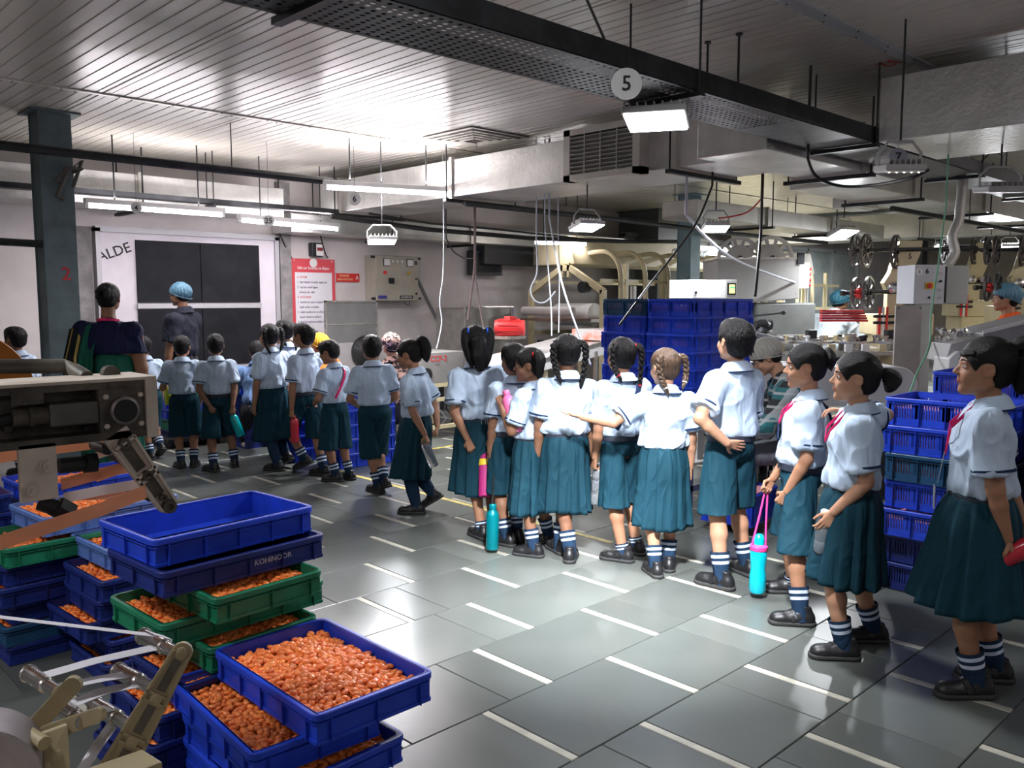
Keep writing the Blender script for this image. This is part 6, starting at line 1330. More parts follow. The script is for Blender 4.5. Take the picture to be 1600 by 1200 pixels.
def reel(nm, c, ax, R, m, par, holes=8, w=.02, thick=.022):
    ax = Vector(ax).normalized(); c = Vector(c); b = MB(); b.lathe([(R * .86, -thick / 2), (R, -thick / 2), (R, thick / 2), (R * .86, thick / 2), (R * .86, -thick / 2)], c, ax, 36); x = ax.orthogonal().normalized(); y = ax.cross(x)
    b.f = b.f[:-2]; b.m = b.m[:-2]; b.lathe([(R * .28, -thick * .6), (R * .28, thick * .6)], c, ax, 18)
    o = b.build(nm, m, par, smooth=True)
    for i in range(holes): a = 2 * pi * i / holes; d = x * cos(a) + y * sin(a); MB().beam(c + d * R * .25, c + d * R * .88, R * .13, thick * .6, up=ax).build('spoke', m, o)
    MB().lathe([(R * .12, -thick * 1.4), (R * .12, thick * 1.4)], c, ax, 12).build('hub', M_dark, o); return o
M_rl = mat('reel_iron', (.085, .075, .07), .5, .6, var=.2); M_rw = mat('reel_white', (.66, .66, .66), .4)
t = thing('sorting_machine', 'large plain grey slanted machine body with two white perforated discs on top', 'machine'); p = at_d(1120, 470, 9.0); t.location = (p.x, p.y, 0); t.rotation_euler = (0, 0, -YAW)
zz0 = at_d(1120, 470, 9.0).z; MB().prism([(0, 0, zz0 - .05), (0, 0, zz0 + .43), (.86, 0, zz0 + .46), (.86, 0, zz0 + .02)], (0, .7, 0)).build('body', mat('sorter_grey', (.30, .30, .29), .5, var=.06), t, bevel=.01)
MB().b2((.86, .05, zz0 + .13), (.98, .35, zz0 + .40)).build('junction_box', M_white, t, bevel=.005); MB().b2((.83, -.02, zz0 + .38), (.90, .02, zz0 + .5)).build('bracket', M_dark, t)
for k in range(4): MB().cyl((.98, .12, zz0 + .17 + k * .055), (1.02, .12, zz0 + .17 + k * .055), .017, 8).build('red_connector', M_red, t)
MB().b2((-.02, -.01, zz0 + .43), (.9, .72, zz0 + .455)).build('top_edge', M_ss, t)
MB().b2((.42, .02, .3), (1.05, .6, zz0 - .02)).build('drive_cabinet', mat('cab_dark', (.15, .16, .155), .5, var=.1), t, bevel=.02); MB().b2((.0, .1, 0), (.42, .6, zz0 - .05)).build('pedestal', MATS['cab_dark'], t, bevel=.02); MB().b2((.5, .1, 0), (1.0, .55, .3)).build('base', MATS['cab_dark'], t)
for x in (.60, 1.04 - .26): 
    pass
for x, r in ((.38, .24), (.74, .25)): w_ = reel('perforated_disc', (x, .62, zz0 + .47), (0, 1, 0), r, M_rw, t, 12, thick=.05); MB().lathe([(r * .62, .0), (r * .62, .02)], (x, .60, zz0 + .47), (0, 1, 0), 24).build('disc_plate', M_rw, w_)
# wrapping line: turret table with bobbins and lever, conveyor with rounded end
t = thing('rotary_line', 'bench of round metal turrets and bright fittings in front of the leaning worker', 'machine'); p = at_d(1215, 545, 7.6); t.location = (p.x, p.y, 0); t.rotation_euler = (0, 0, -YAW); zb = at_d(1215, 538, 7.6).z
MB().b2((-.45, 0, zb - .10), (1.35, .9, zb - .06)).build('bench_top', M_ss, t, bevel=.004); MB().b2((-.9, .3, zb + .02), (.9, .9, zb + .05)).build('shelf_plate', M_ss, t)
MB().prism([(-.75, -.05, zb + .03), (-.75, -.05, zb + .24), (.05, -.05, zb + .05), (.05, -.05, zb + .03)], (0, .5, 0)).build('slanted_guard', M_grey, t, bevel=.004)
rd = random.Random(9)
for i in range(4):
    x = .02 + i * .36; MB().lathe([(.10, -.06), (.10, -.005), (.19, 0), (.19, .02), (.10, .02), (.10, .04)], (x, .25, zb), (0, 0, 1), 24).build('turret', M_ss, t, smooth=True)
    for j in range(6):
        a = j * pi / 3 + i; q = MB().lathe([(.016, 0), (.016, .03), (.024, .032), (.024, .05), (.01, .052)], (x + .13 * cos(a), .25 + .13 * sin(a), zb + .02), (0, 0, 1), 8); q.build('gripper', [M_chrome, M_dark, M_white, M_cream][rd.randrange(4)], t, smooth=True)
    MB().b2((x - .04, .20, zb + .02), (x + .04, .3, zb + .09 + .03 * (i % 2))).build('head_block', M_dark if i % 2 else M_ss, t, bevel=.01)
for x in (-.4, .4, 1.25):
    for y in (.05, .8): MB().b2((x, y, 0), (x + .05, y + .05, zb - .1)).build('leg', M_ss, t)
for i in range(9): MB().b2((.0 + i * .15, -.01, zb - .065), (.06 + i * .15, .03, zb - .0)).build('clip', M_white if i % 3 else M_cream, t)
MB().cyl((-.1, .45, zb + .24), (.15, .4, zb + .27), .008, 8).lathe([(.018, 0), (.02, .03), (.01, .04)], (.15, .4, zb + .27), (1, -.2, .1), 10).build('lever', M_dark, t)
g_ = MB().lathe([(.07, 0), (.09, .05), (.06, .09), (.08, .12), (.03, .16)], (-.02, .4, zb + .05), (0, 0, 1), 12); g_.lathe([(.04, -.08), (.05, .08)], (-.02, .4, zb + .16), (1, .2, 0), 12); g_.build('valve_cluster', M_dark, t, smooth=True)
t = thing('wrapper_bundle', 'bundle of red wrapped sticks lying on the bench', 'wrappers'); p = at_d(1300, 497, 7.9); t.location = (p.x - .2, p.y, p.z - .03); t.rotation_euler = (0, 0, -YAW)
for i in range(5):
    for j in range(3): MB().b2((.0 + .01 * j, .04 * j, .022 * i), (.42 - .01 * i, .035 + .04 * j, .018 + .022 * i)).build('stick', M_red if i % 2 == 0 else mat('stick_dark', (.35, .01, .02), .4), t)
t = thing('conveyor', 'light grey conveyor cover with rounded end and a white tube below', 'conveyor'); p = at_d(1235, 600, 6.3); t.location = (p.x, p.y, 0); t.rotation_euler = (0, 0, -YAW); za = at_d(1235, 604, 6.3).z; L = .94; r = .145
pl = [(-.3, 0, za - r + .02), (-.3, 0, za + r)] + [(L - r + r * cos(a), 0, za + r * sin(a)) for a in np.linspace(pi / 2, -pi / 2, 12)] ; pl = [(-.3, 0, za - r)] + pl[1:]
MB().prism(pl, (0, .42, 0)).build('side_cover', mat('conveyor_grey', (.55, .55, .57), .4, var=.04), t, bevel=.008); MB().b2((-.3, .42, za + r - .01), (L - .15, .5, za + r + .005)).build('belt', M_white, t); MB().lathe([(r * .85, 0), (r * .85, .12)], (L - r, .42, za), (0, 1, 0), 24).build('end_roller', M_white, t, smooth=True)
for x, z in ((L * .62, .06), (L * .9, -.07), (L * .1, .07)): MB().lathe([(.010, 0), (.008, .006)], (x, 0, za + z), (0, -1, 0), 10).build('screw', M_dark, t)
MB().cyl((.55, -.05, za - r - .075), (1.25, .1, za - r - .01), .022, 12).build('white_tube', M_white, t, smooth=True); MB().b2((.1, -.1, za - r - .16), (.75, .3, za - r - .12)).build('tray', mat('tray_cream', (.6, .56, .5), .5), t, bevel=.004)
for x in (-.2, .7): MB().b2((x, .05, 0), (x + .06, .11, za - r)).build('leg', M_dark, t); MB().b2((x, .33, 0), (x + .06, .39, za - r)).build('leg', M_dark, t)
def wrapper(label, px, py, d, s, n2=True, num='5', yaw=-YAW):
    t = thing('bobbin_machine', label, 'machine'); p = at_d(px, py, d); t.location = (p.x, p.y, 0); t.rotation_euler = (0, 0, yaw); z = p.z
    P = [(.20, 0, .28), (.42, 0, .28), (.40, 0, .15), (.26, 0, -.20), (.26, 0, -.42), (.10, 0, -.42), (.10, 0, -.20), (.06, 0, -.12), (.12, 0, -.02)]
    MB().prism([(x * s, 0, z + q * s) for x, _, q in P], (0, .09 * s, 0)).build('cast_frame', M_cream, t, bevel=.008 * s); text('number', num, .07 * s, M_ink, t, (.30 * s, -.002, z + .13 * s), (pi / 2, 0, 0)); MB().b2((.0, -.02, z - .62 * s), (.55 * s, .4, z - .42 * s)).build('base_casting', M_cream, t, bevel=.01)
    MB().b2((.05, .0, 0), (.5 * s, .38, z - .62 * s)).build('pedestal', M_cream, t, bevel=.01)
    ax = (.95, .3, 0); 
    for x, q, R, m in ((-.24, .18, .155, M_rl), (-.14, .18, .16, M_rl), (.14, .17, .16, M_rl), (-.22, -.22, .15, M_rl), (-.10, -.22, .16, mat('reel_solid', (.05, .05, .055), .5, .5))):
        r_ = reel('bobbin', (x * s, -.05 * s, z + q * s), (.72, -.62, 0), R * s, m, t, 8)
        if (x, q) == (-.22, -.22): MB().lathe([(.05 * s, 0), (.05 * s, .05 * s)], (x * s, -.05 * s, z + q * s), (.72, -.62, 0), 14).build('red_film_roll', M_red, r_)
    MB().cyl((-.32 * s, -.06, z + .18 * s), (.95 * s, .02, z + .21 * s), .018 * s, 10).build('spindle', M_dark, t); MB().cyl((-.36 * s, -.06, z - .22 * s), (.3 * s, .0, z - .20 * s), .02 * s, 10).build('spindle', M_dark, t); MB().lathe([(.03 * s, 0), (.03 * s, .04)], (-.37 * s, -.06, z - .22 * s), (1, 0, 0), 10).build('spindle_end', M_dark, t)
    for k in range(3): MB().b2((.0 + .035 * k * s, -.06, z - .62 * s), (.02 + .035 * k * s, -.05, z - .35 * s)).build('red_web', M_red if k != 1 else M_white, t)
    MB().cyl((-.05 * s, -.07, z - .44 * s), (.16 * s, -.03, z - .44 * s), .014, 8).cyl((-.05 * s, -.07, z - .50 * s), (.16 * s, -.03, z - .50 * s), .014, 8).build('guide_rod', M_dark, t); MB().cyl((.46 * s, 0, z - .40 * s), (.46 * s, 0, z - .12 * s), .009, 8).lathe([(.02, 0), (.022, .02), (.01, .03)], (.46 * s, 0, z - .13 * s), (0, 0, 1), 10).build('lever', M_dark, t)
    MB().lathe([(.05 * s, 0), (.05 * s, .06 * s), (.02 * s, .07 * s)], (.16 * s, -.0, z - .17 * s), (-.5, -.8, 0), 14).lathe([(.035 * s, 0), (.035 * s, .05 * s)], (.26 * s, 0, z - .17 * s), (0, -1, 0), 12).build('gear_hub', M_chrome, t, smooth=True)
    return t
wrapper('nearest cream bobbin machine with five iron reels, left of the switch cabinet', 1372, 422, 8.2, 1.0)
wrapper('cream bobbin machine half hidden behind the switch cabinet', 1500, 415, 10.5, 1.0, num='4'); wrapper('cream bobbin machine at the right edge behind the woman in the hair net', 1572, 418, 9.4, 1.0, num='3')
t = thing('switch_cabinet', 'pale grey switch cabinet numbered 5 and 6 with a yellow and red rotary switch', 'cabinet'); p = at_d(1427, 475, 6.6); t.location = (p.x, p.y, 0); t.rotation_euler = (0, 0, -YAW); z = p.z
MB().b2((0, 0, z), (.235, .3, z + .30)).build('cabinet', mat('cab_pale', (.52, .53, .56), .4, var=.04), t, bevel=.004); MB().b2((.235, .02, z + .0), (.43, .3, z + .295)).build('side_box', mat('cab_side', (.36, .37, .35), .45, var=.05), t, bevel=.008); MB().b2((.24, .0, z + .01), (.25, .02, z + .285)).build('door_edge', M_dark, t)
MB().lathe([(.028, 0), (.028, .002)], (.035, 0, z + .245), (0, -1, 0), 20).build('number_disc', M_white, t); text('number', '5', .035, M_ink, t, (.035, -.003, z + .245), (pi / 2, 0, 0)); text('number', '6', .055, M_ink, t, (.095, -.002, z + .25), (pi / 2, 0, 0))
q = MB().b2((.085, -.006, z + .115), (.15, 0, z + .165)).build('switch_plate', mat('switch_yellow', (.75, .45, .03), .5), t); MB().lathe([(.02, 0), (.018, .012), (.0, .014)], (.117, -.006, z + .14), (0, -1, 0), 8).build('switch_knob', M_red, q)
for k in range(4): MB().cyl((.20, -.012, z + .05 + k * .062), (.20, 0, z + .05 + k * .062), .009, 10).build('push_button', M_dark if k == 2 else M_chrome, t)
MB().cyl((.117, -.01, z + .05), (.117, 0, z + .05), .008, 10).build('push_button', M_dark, t)
MB().b2((-.14, -.02, .5), (.06, .0, z - .01)).build('steel_sheet', mat('sheet_dull', (.34, .31, .30), .5, .3, var=.12), t); MB().b2((.06, .01, .3), (.15, .1, z)).build('post', M_grey, t); MB().b2((-.1, .02, 0), (.4, .28, .3)).build('base', M_grey, t)
for x in (-.12, .045): MB().cyl((x, -.026, z - .03), (x, -.02, z - .03), .006, 8).build('screw', M_dark, t)
# big hopper sheets at the right edge
t = thing('hopper', 'large grey sheet metal hopper sloping up at the right edge', 'hopper'); p = at_d(1490, 560, 5.4); t.location = (p.x, p.y, 0); t.rotation_euler = (0, 0, -YAW); z = p.z
MB().prism([(-.05, 0, z - .02), (-.02, 0, z + .09), (.20, 0, z + .15), (.20, 0, z - .2)], (0, .25, 0)).build('clear_guard', mat('guard_pale', (.45, .44, .44), .3), t, bevel=.003); MB().prism([(.17, -.02, z - .30), (.17, -.02, z + .16), (.62, -.02, z + .27), (.62, -.02, z - .30)], (0, .4, 0)).build('hopper_wall', mat('hopper_grey', (.28, .28, .29), .45, .2, var=.08), t, bevel=.004)
MB().b2((.1, -.03, z - .34), (.7, .42, z - .30)).build('hopper_lip', M_white, t); MB().beam((.16, -.03, z + .165), (.62, -.03, z + .28), .012, .02).build('rim_strip', M_white, t)
for x in (.2, .55): MB().b2((x, .05, 0), (x + .05, .1, z - .34)).build('leg', M_grey, t)
MB().prism([(-.06, -.05, z - .16), (-.05, -.05, z + .0), (0, -.05, z + .05), (.07, -.05, z + .03), (.14, -.05, z - .07), (.14, -.05, z - .16)], (0, .2, 0)).build('curved_cover', M_white, t, bevel=.006)
rd = random.Random(3)
for k in range(14): c = (-.02 + rd.random() * .16, .1 + rd.random() * .1, z + .06 + rd.random() * .12); MB().lathe([(.014, -.02), (.02, 0), (.014, .02)], c, (rd.random() - .5, rd.random() - .5, .4), 8).build('bright_fitting', M_chrome if k % 3 else M_white, t, smooth=True)
t = thing('checked_cloth', 'white and blue checked cloth hanging below the hopper', 'cloth', tuple(at_d(1580, 600, 5.3)), -YAW)
_z = t.location.z; b = MB(); b.ribbon([(-.12 + i * .03, .01 * sin(i * 1.3), 0) for i in range(12)], (0, 0, 1), .22, .006); t.location.z = _z - .0
m_ck = bpy.data.materials.new('checked_cloth'); m_ck.use_nodes = True; N = m_ck.node_tree.nodes; Lk = m_ck.node_tree.links; tc = N.new('ShaderNodeTexCoord'); ck = N.new('ShaderNodeTexChecker'); ck.inputs['Scale'].default_value = 24; ck.inputs['Color1'].default_value = (.75, .76, .8, 1); ck.inputs['Color2'].default_value = (.25, .28, .38, 1); Lk.new(tc.outputs['Object'], ck.inputs['Vector']); Lk.new(ck.outputs[0], N['Principled BSDF'].inputs['Base Color']); b.build('cloth', m_ck, t, smooth=True)
MB().cyl((-.2, 0, .115), (.3, 0, .115), .012, 8).build('rail', M_ss, t); MB().b2((.20, -.01, -_z), (.24, .03, .11)).build('post', M_ss, t)
# ================================================================= held bottles and small things
def bottle(label, p, axis, L, r, m, capm, style='plain', cat='bottle', extra=None):
    p = Vector(p); ax = Vector(axis).normalized(); t = thing('bottle', label, cat, tuple(p)); 
    q = Vector((0, 0, 1)).rotation_difference(ax); t.rotation_mode = 'QUATERNION'; t.rotation_quaternion = q
    if style == 'pet': prof = [(r * .75, 0), (r, .01), (r, L * .28), (r * .92, L * .30), (r, L * .33), (r, L * .58), (r * .9, L * .61), (r, L * .64), (r * .95, L * .74), (r * .5, L * .88), (r * .34, L * .91), (r * .34, L * .93)]
    elif style == 'sport': prof = [(r * .85, 0), (r, .012), (r * .97, L * .3), (r * .86, L * .42), (r * .97, L * .55), (r, L * .70), (r * .9, L * .74)]
    else: prof = [(r * .9, 0), (r, .008), (r, L * .74), (r * .85, L * .82), (r * .5, L * .88), (r * .5, L * .9)]
    MB().lathe(prof, n=20).build('bottle_body', m, t, smooth=True)
    if style == 'sport':
        MB().lathe([(r * 1.02, L * .72), (r * 1.06, L * .73), (r * 1.06, L * .79), (r * .75, L * .82)], n=20).build('collar_ring', mat('pink_plastic', (.85, .06, .28), .35), t, smooth=True); MB().lathe([(r * .62, L * .81), (r * .62, L * .92), (r * .45, L * .98), (r * .2, L)], n=18).build('cap', capm, t, smooth=True)
    else: MB().lathe([(r * .56, L * .88), (r * .58, L * .885), (r * .58, L * .98), (r * .5, L)], n=16).build('cap', capm, t, smooth=True)
    if extra == 'sleeve': MB().lathe([(r * 1.04, L * .62), (r * 1.05, L * .63), (r * 1.05, L * .74), (r * 1.0, L * .75)], n=20).build('band', mat('bottle_yellow', (.75, .55, .03), .5), t, smooth=True)
    return t
TQ = mat('bottle_turquoise', (.0, .42, .52), .3, spec=.6, coat=.3); PKB = mat('bottle_pink', (.82, .16, .36), .35); REDC = mat('bottle_red', (.50, .02, .04), .2, spec=.7, coat=.4)
CLR = mat('bottle_clear', (.75, .80, .85), .08, trans=.85, spec=.7); TLC = mat('bottle_teal_clear', (.0, .45, .48), .15, trans=.35, coat=.4); TLM = mat('bottle_teal_metal', (.0, .22, .26), .3, .4); YEL = mat('bottle_yellow_green', (.55, .62, .02), .4); MAG = mat('bottle_magenta', (.40, .02, .16), .6)
def in_hand(pr, side, label, L, r, m, capm, axis=(0, 0, -1), up=.86, **k):
    c, R = pr['wr'][side]; ax = Vector(axis).normalized(); palm = Vector(R @ V3(0, 0, -1)); c = c + palm * r * .55
    return bottle(label, c + ax * L * up, -ax, L, r, m, capm, **k)
def cordline(label, pts, r, m, cat='strap', nm='strap'): return tag(MB().tube([tuple(smooth_path([list(p) for p in pts], s)) for s in np.linspace(0, 1, 24)], r, 6).build(nm, m, smooth=True), label, cat)
# ================================================================= the queue of children, from the right edge to the far left
GQ = 'schoolchildren queueing in uniform'
k1 = person('girl at the right edge with a high ponytail, red bottle held behind her', feet=((1500, 1088), (1530, 1062)), top=(1512, 512), face=66, girl=True, hair='pony', arms=(((.10, -.12, -1), (-.12, -.26, -1), 'grip', (0, 1, .2), (-.1, -.4, -.8)), ((.22, -.42, -1), (-.35, -.30, -.9), 'grip', (0, 1, .2), (-.5, -.3, -.75))), bottom='skirt', hem=.25, lanyard=True, idcard=True, vox=.006, tone='b', fyaw=(22, 14), head=(6, 3, 0), seed=1, group=GQ, bands=HAIR, flare=1.22, fringe=True, tailk=1.35)
in_hand(k1, 0, 'red drinking bottle with a dark cap held behind the right edge girl', .25, .036, REDC, mat('cap_brown', (.06, .02, .02), .4), axis=tuple(_r * -.75 + FW * .2 + Vector((0, 0, -.45))), up=.08)
k2 = person('girl with a low hair bun in profile holding a clear bottle, second from the right', feet=((1298, 1028), (1345, 1002)), top=(1320, 537), face=78, girl=True, hair='bun', arms=(((.06, -.10, -1), (-.12, .66, -.75), 'relaxed', (-1, .1, 0), (-.05, .55, -.9)), ((.62, -.75, .05), (-.2, .9, .1), 'relaxed', (0, 0, -1), None)), bottom='skirt', hem=.245, lanyard=True, vox=.006, tone='a', shoes='laces', fyaw=(4, 8), seed=2, group=GQ, bands=HAIR, head=(0, 2, 0))
in_hand(k2, 0, 'small clear water bottle held low by the girl with the hair bun', .19, .031, CLR, M_white, axis=(.05, .1, -1), up=.75, style='pet')
k3 = person('girl with pulled back hair and navy strap holding the turquoise bottle by its cord', feet=((1232, 975), (1222, 925)), top=(1262, 527), face=76, girl=True, hair='knot', arms=(((.14, .05, -1), (-.12, .42, -.85), 'grip', (-1, 0, 0), None), ((.10, .22, -1), (-.05, .55, -.9), 'grip', (-1, 0, 0), None)), bottom='shorts', lanyard=True, strap=1, vox=.0065, tone='b', fyaw=(4, 10), seed=3, group=GQ, bands=HAIR, socks=('mid', 'low'), hem=.25, lean=(0, .04), head=(4, -3, 0), flare=1.12)
hp = k3['wr'][1][0]; bt = at_d(1183, 925, 4.45)
bt = at_z(1183, 925, .03)
tb_ = bottle('turquoise sports bottle with a pink collar hanging from a pink cord', tuple(bt), (0.02, 0, 1), .30, .042, TQ, TQ, style='sport')
for s in (-1, 1): cordline('pink carrying cord of the turquoise bottle, ' + ('left' if s < 0 else 'right') + ' strand', [bt + Vector((0, 0, .235)) + _r * .035 * s, (bt + Vector((0, 0, .235)) + hp) / 2 + _r * .018 * s, hp + _r * .006 * s], .005, mat('pink_plastic', (.85, .06, .28), .35))
k4 = person('tallest boy seen from the back looking up, left hand on his hip', feet=((1112, 915), (1155, 893)), top=(1138, 488), face=32, hair='boy', arms=(((.72, -.22, -.80), (-.62, -.28, -.60), 'flat', (-.6, .6, .1), (-.85, -.05, -.2)), ((.12, .2, -1), (-.1, .5, -.6), 'relaxed', (-1, 0, 0), None)), bottom='shorts', vox=.0065, tone='a', head=(-6, 9, 0), fyaw=(16, -6), seed=4, group=GQ, hem=.27, flare=1.12, belt=120)
k5 = person('girl with brown hair stretching out her left arm, seen from the back', feet=((1018, 895), (1043, 886)), top=(1036, 535), face=4, girl=True, hair='braids', haircol=HAIRB, arms=(((.85, -.12, -.55), (.80, .30, .12), 'flat', (0, 0, 1), (.82, .45, .16)), 'down'), bottom='skirt', vox=.0065, tone='a', socks='mid', fyaw=(10, -8), seed=5, group=GQ, bands=WHITEB, head=(25, -4, 0), longtail=(.30, .18), belt=False)
k6 = person('girl with looped braids in red bands and navy cross strap, plastic bottle in hand', feet=((960, 875), (985, 862)), top=(966, 518), face=24, girl=True, hair='braids', arms=('down_grip', 'down'), bottom='shorts', strap=1, vox=.007, tone='b', fyaw=(38, 10), seed=6, group=GQ, bands=REDB, socks='low', longtail=(.25, .55), hem=.24, flare=1.08)
in_hand(k6, 0, 'large clear plastic bottle hanging from the hand of the girl in red bands', .25, .040, CLR, M_dark, axis=(0, .05, -1), up=.92, style='pet')
k7 = person('broad girl in the middle seen straight from the back with two long black braids', feet=((892, 872), (868, 860)), top=(884, 513), face=10, girl=True, hair='braids', arms=('down', 'down'), bottom='skirt', vox=.007, tone='c', fyaw=(-20, 14), seed=7, group=GQ, bands=HAIR, longtail=(.35, .50), slim=1.03, head=(2, 0, 0))
k8 = person('girl in profile with a side ponytail, hugging a pink bottle in her arm', feet=((822, 868), (845, 848)), top=(828, 535), face=62, girl=True, hair='twin', arms=(((.22, .30, -1), (-.25, .55, .85), 'grip', (-.8, .4, .2), (-.3, .45, .85)), 'down'), bottom='skirt', vox=.007, tone='c', fyaw=(4, 20), seed=8, group=GQ, bands=REDB, head=(24, -4, 0), belt=150)
pk = at_d(793, 622, 5.05); pk2 = at_d(807, 676, 5.0); bottle('bright pink bottle clasped upright under the arm of the girl in profile', tuple(pk2), tuple(pk - pk2), .26, .037, PKB, PKB)
k9 = person('child half hidden behind the girl with the pink bottle, short dark hair', feet=((782, 850), (802, 842)), top=(806, 528), face=30, hair='boy', arms=(('down_grip'), 'down'), bottom='shorts', vox=.008, tone='c', seed=9, group=GQ, lanyard=True, fyaw=(20, 0))
bottle('teal cylindrical flask hanging at knee height behind the girl with the pink bottle', tuple(at_z(769, 858, .02)), (.05, .03, 1), .27, .038, TLM, TLM)
cordline('dark cord of the teal flask', [at_z(769, 858, .02) + Vector((0, 0, .26)), at_d(772, 740, 5.2), at_d(772, 700, 5.25)], .005, M_cab)
k10 = person('girl with long loose hair and blue bands seen from the back, hands behind her', feet=((746, 838), (766, 826)), top=(742, 500), face=14, girl=True, hair='long', arms=(((.14, -.26, -1), (-.42, -.35, -.95), 'grip', (0, 1, .2), (-.3, -.2, -.9)), ((.14, -.26, -1), (-.52, -.34, -.95), 'relaxed', (0, 1, .2), (-.4, -.2, -.9))), bottom='skirt', vox=.0075, tone='b', fyaw=(18, 6), seed=10, group=GQ, bands=BLUEB, belt=175, flare=1.14, socks='low', slim=.92)
_b0 = at_d(757, 776, 5.28); bottle('magenta bottle bag with a yellow top held behind the long haired girl', tuple(_b0), tuple(at_d(758, 700, 5.38) - _b0), .31, .038, MAG, mat('bottle_yellow', (.75, .55, .03), .5), extra='sleeve')
k11 = person('girl with a ponytail walking left with lowered head, hands behind her back', feet=((640, 802), (676, 798)), top=(646, 524), face=72, girl=True, hair='pony', arms=(((.12, -.22, -1), (-.15, -.45, -.95), 'grip', (0, 1, .2), (-.15, -.4, -.9)), 'back_grip'), bottom='skirt', vox=.0075, tone='b', fyaw=(14, 6), lift=(0, 32), socks='tights', seed=11, group=GQ, bands=HAIR, head=(6, -14, 0), fringe=True, belt=False)
in_hand(k11, 0, 'frosted clear bottle held behind the walking ponytail girl', .21, .033, CLR, mat('cap_green', (.2, .3, .1), .5), axis=tuple(_r * .35 + Vector((0, 0, -.9))), up=.85)
k12 = person('boy in the middle of the line seen straight from the back, feet close together', feet=((585, 768), (598, 770)), top=(583, 517), face=18, hair='boy', arms=(((.30, .12, -1), (-.45, .65, -.4), 'relaxed', (-1, 0, 0), None), ((.30, .1, -1), (-.4, .6, -.4), 'relaxed', (-1, 0, 0), None)), bottom='shorts', vox=.008, tone='b', fyaw=(30, 24), lift=(0, 18), seed=12, group=GQ, hem=.22, belt=False, flare=1.05)
k13 = person('short boy with crossed pink lanyard looking down, steel flask at his side', feet=((517, 752), (540, 748)), top=(522, 526), face=58, hair='boy', arms=(((.3, .1, -1), (-.45, .65, -.3), 'relaxed', (-1, 0, 0), None), 'down_grip'), bottom='shorts', vox=.008, tone='b', fyaw=(24, 0), seed=13, group=GQ, head=(22, -16, 0), hem=.23, lanyard=True, strap=1, mats={'strapm': PINK}, belt=False, flare=1.1)
in_hand(k13, 1, 'brushed steel flask hanging beside the boy who looks down', .26, .034, STEEL, M_dark, axis=(0, 0, -1), up=.95)
k14 = person('boy in profile looking left with a red bottle hanging from his hand', feet=((474, 738), (498, 742)), top=(477, 499), face=60, hair='boy', arms=(((.10, .05, -1), (-.02, .1, -1), 'grip', (-1, 0, 0), None), ((.1, .7, -.7), (-.3, 1, -.1), 'flat', (0, 0, -1), None)), bottom='shorts', vox=.0085, tone='b', fyaw=(18, 10), lift=(24, 0), seed=14, group=GQ, hem=.24, lanyard=True, belt=160, head=(12, 4, 0))
in_hand(k14, 0, 'red transparent bottle hanging from the hand of the boy in profile', .24, .036, REDC, REDC, axis=(0, 0, -1), up=.96)
k15 = person('girl with two thin braids walking left near the window wall', feet=((426, 735), (446, 730)), top=(424, 500), face=52, girl=True, hair='braids', arms=('down', 'down'), bottom='skirt', vox=.0085, tone='b', fyaw=(20, 6), lift=(0, 22), socks='tights', seed=15, group=GQ, bands=HAIR, longtail=(.3, .2), lanyard=True, flare=.95, belt=False)
k16 = person('boy seen from behind with hands behind his back and a teal bottle', feet=((328, 736), (366, 728)), top=(342, 516), face=20, hair='boy', arms=(((.20, -.25, -1), (-.52, -.38, -.85), 'grip', (0, 1, .2), (-.5, -.2, -.8)), ((.16, -.2, -1), (-.15, -.4, -1), 'grip', (0, 1, .2), (-.1, -.3, -.9))), bottom='shorts', vox=.0085, tone='c', fyaw=(40, 4), seed=16, group=GQ, hem=.24, lanyard=True, flare=1.1)
in_hand(k16, 1, 'teal transparent bottle with a green cap held behind the boy by the window', .23, .036, TLC, mat('cap_mint', (.1, .5, .3), .4), axis=tuple(_r * .35 + Vector((0, 0, -.95))), up=.95)
k17 = person('boy seen from behind holding a yellow bottle in front of him', feet=((280, 730), (305, 728)), top=(291, 519), face=12, hair='boy', arms=(((.35, .1, -1), (-.1, .75, .05), 'grip', (-.8, .2, -.2), (-.1, .3, .9)), ((.16, .2, -1), (-.1, .5, -.7), 'relaxed', (-1, 0, 0), None)), bottom='shorts', vox=.0085, tone='b', fyaw=(32, -4), seed=17, group=GQ, hem=.24, lanyard=True, flare=1.1, belt=False)
yb_ = at_d(265, 632, 7.75); bottle('yellow-green bottle in the hands of the boy by the crates', tuple(yb_), (0, 0, 1), .18, .04, YEL, YEL)
k18 = person('boy half hidden by the woman in the sari, right foot stepping back', feet=((232, 718), (252, 716)), top=(229, 520), face=40, hair='boy', arms=('down', 'down'), bottom='shorts', vox=.009, tone='c', fyaw=(10, 4), lift=(0, 30), seed=18, group=GQ, hem=.24, lanyard=True, belt=False)
k19 = person('boy in profile at the far left edge beside the slate blue column', pos=tuple(at_d(34, 700, 7.4))[:2], H=1.27, face=76, hair='boy', arms=('down', 'down'), bottom='shorts', vox=.009, tone='c', seed=19, group=GQ, lanyard=True)
k20 = person('child peeping between the column and the woman in the sari', pos=tuple(at_d(121, 700, 8.3))[:2], H=1.18, face=120, girl=True, hair='twin', arms=('down', 'down'), bottom='skirt', vox=.009, tone='c', seed=20, group=GQ)
k21 = person('girl mostly hidden behind the boy with the red bottle, one braid showing', pos=tuple(at_d(449, 700, 8.0))[:2], H=1.32, face=52, girl=True, hair='braids', arms=('down', 'down'), bottom='skirt', vox=.009, tone='b', seed=21, group=GQ, bands=HAIR, longtail=(.2, .4))
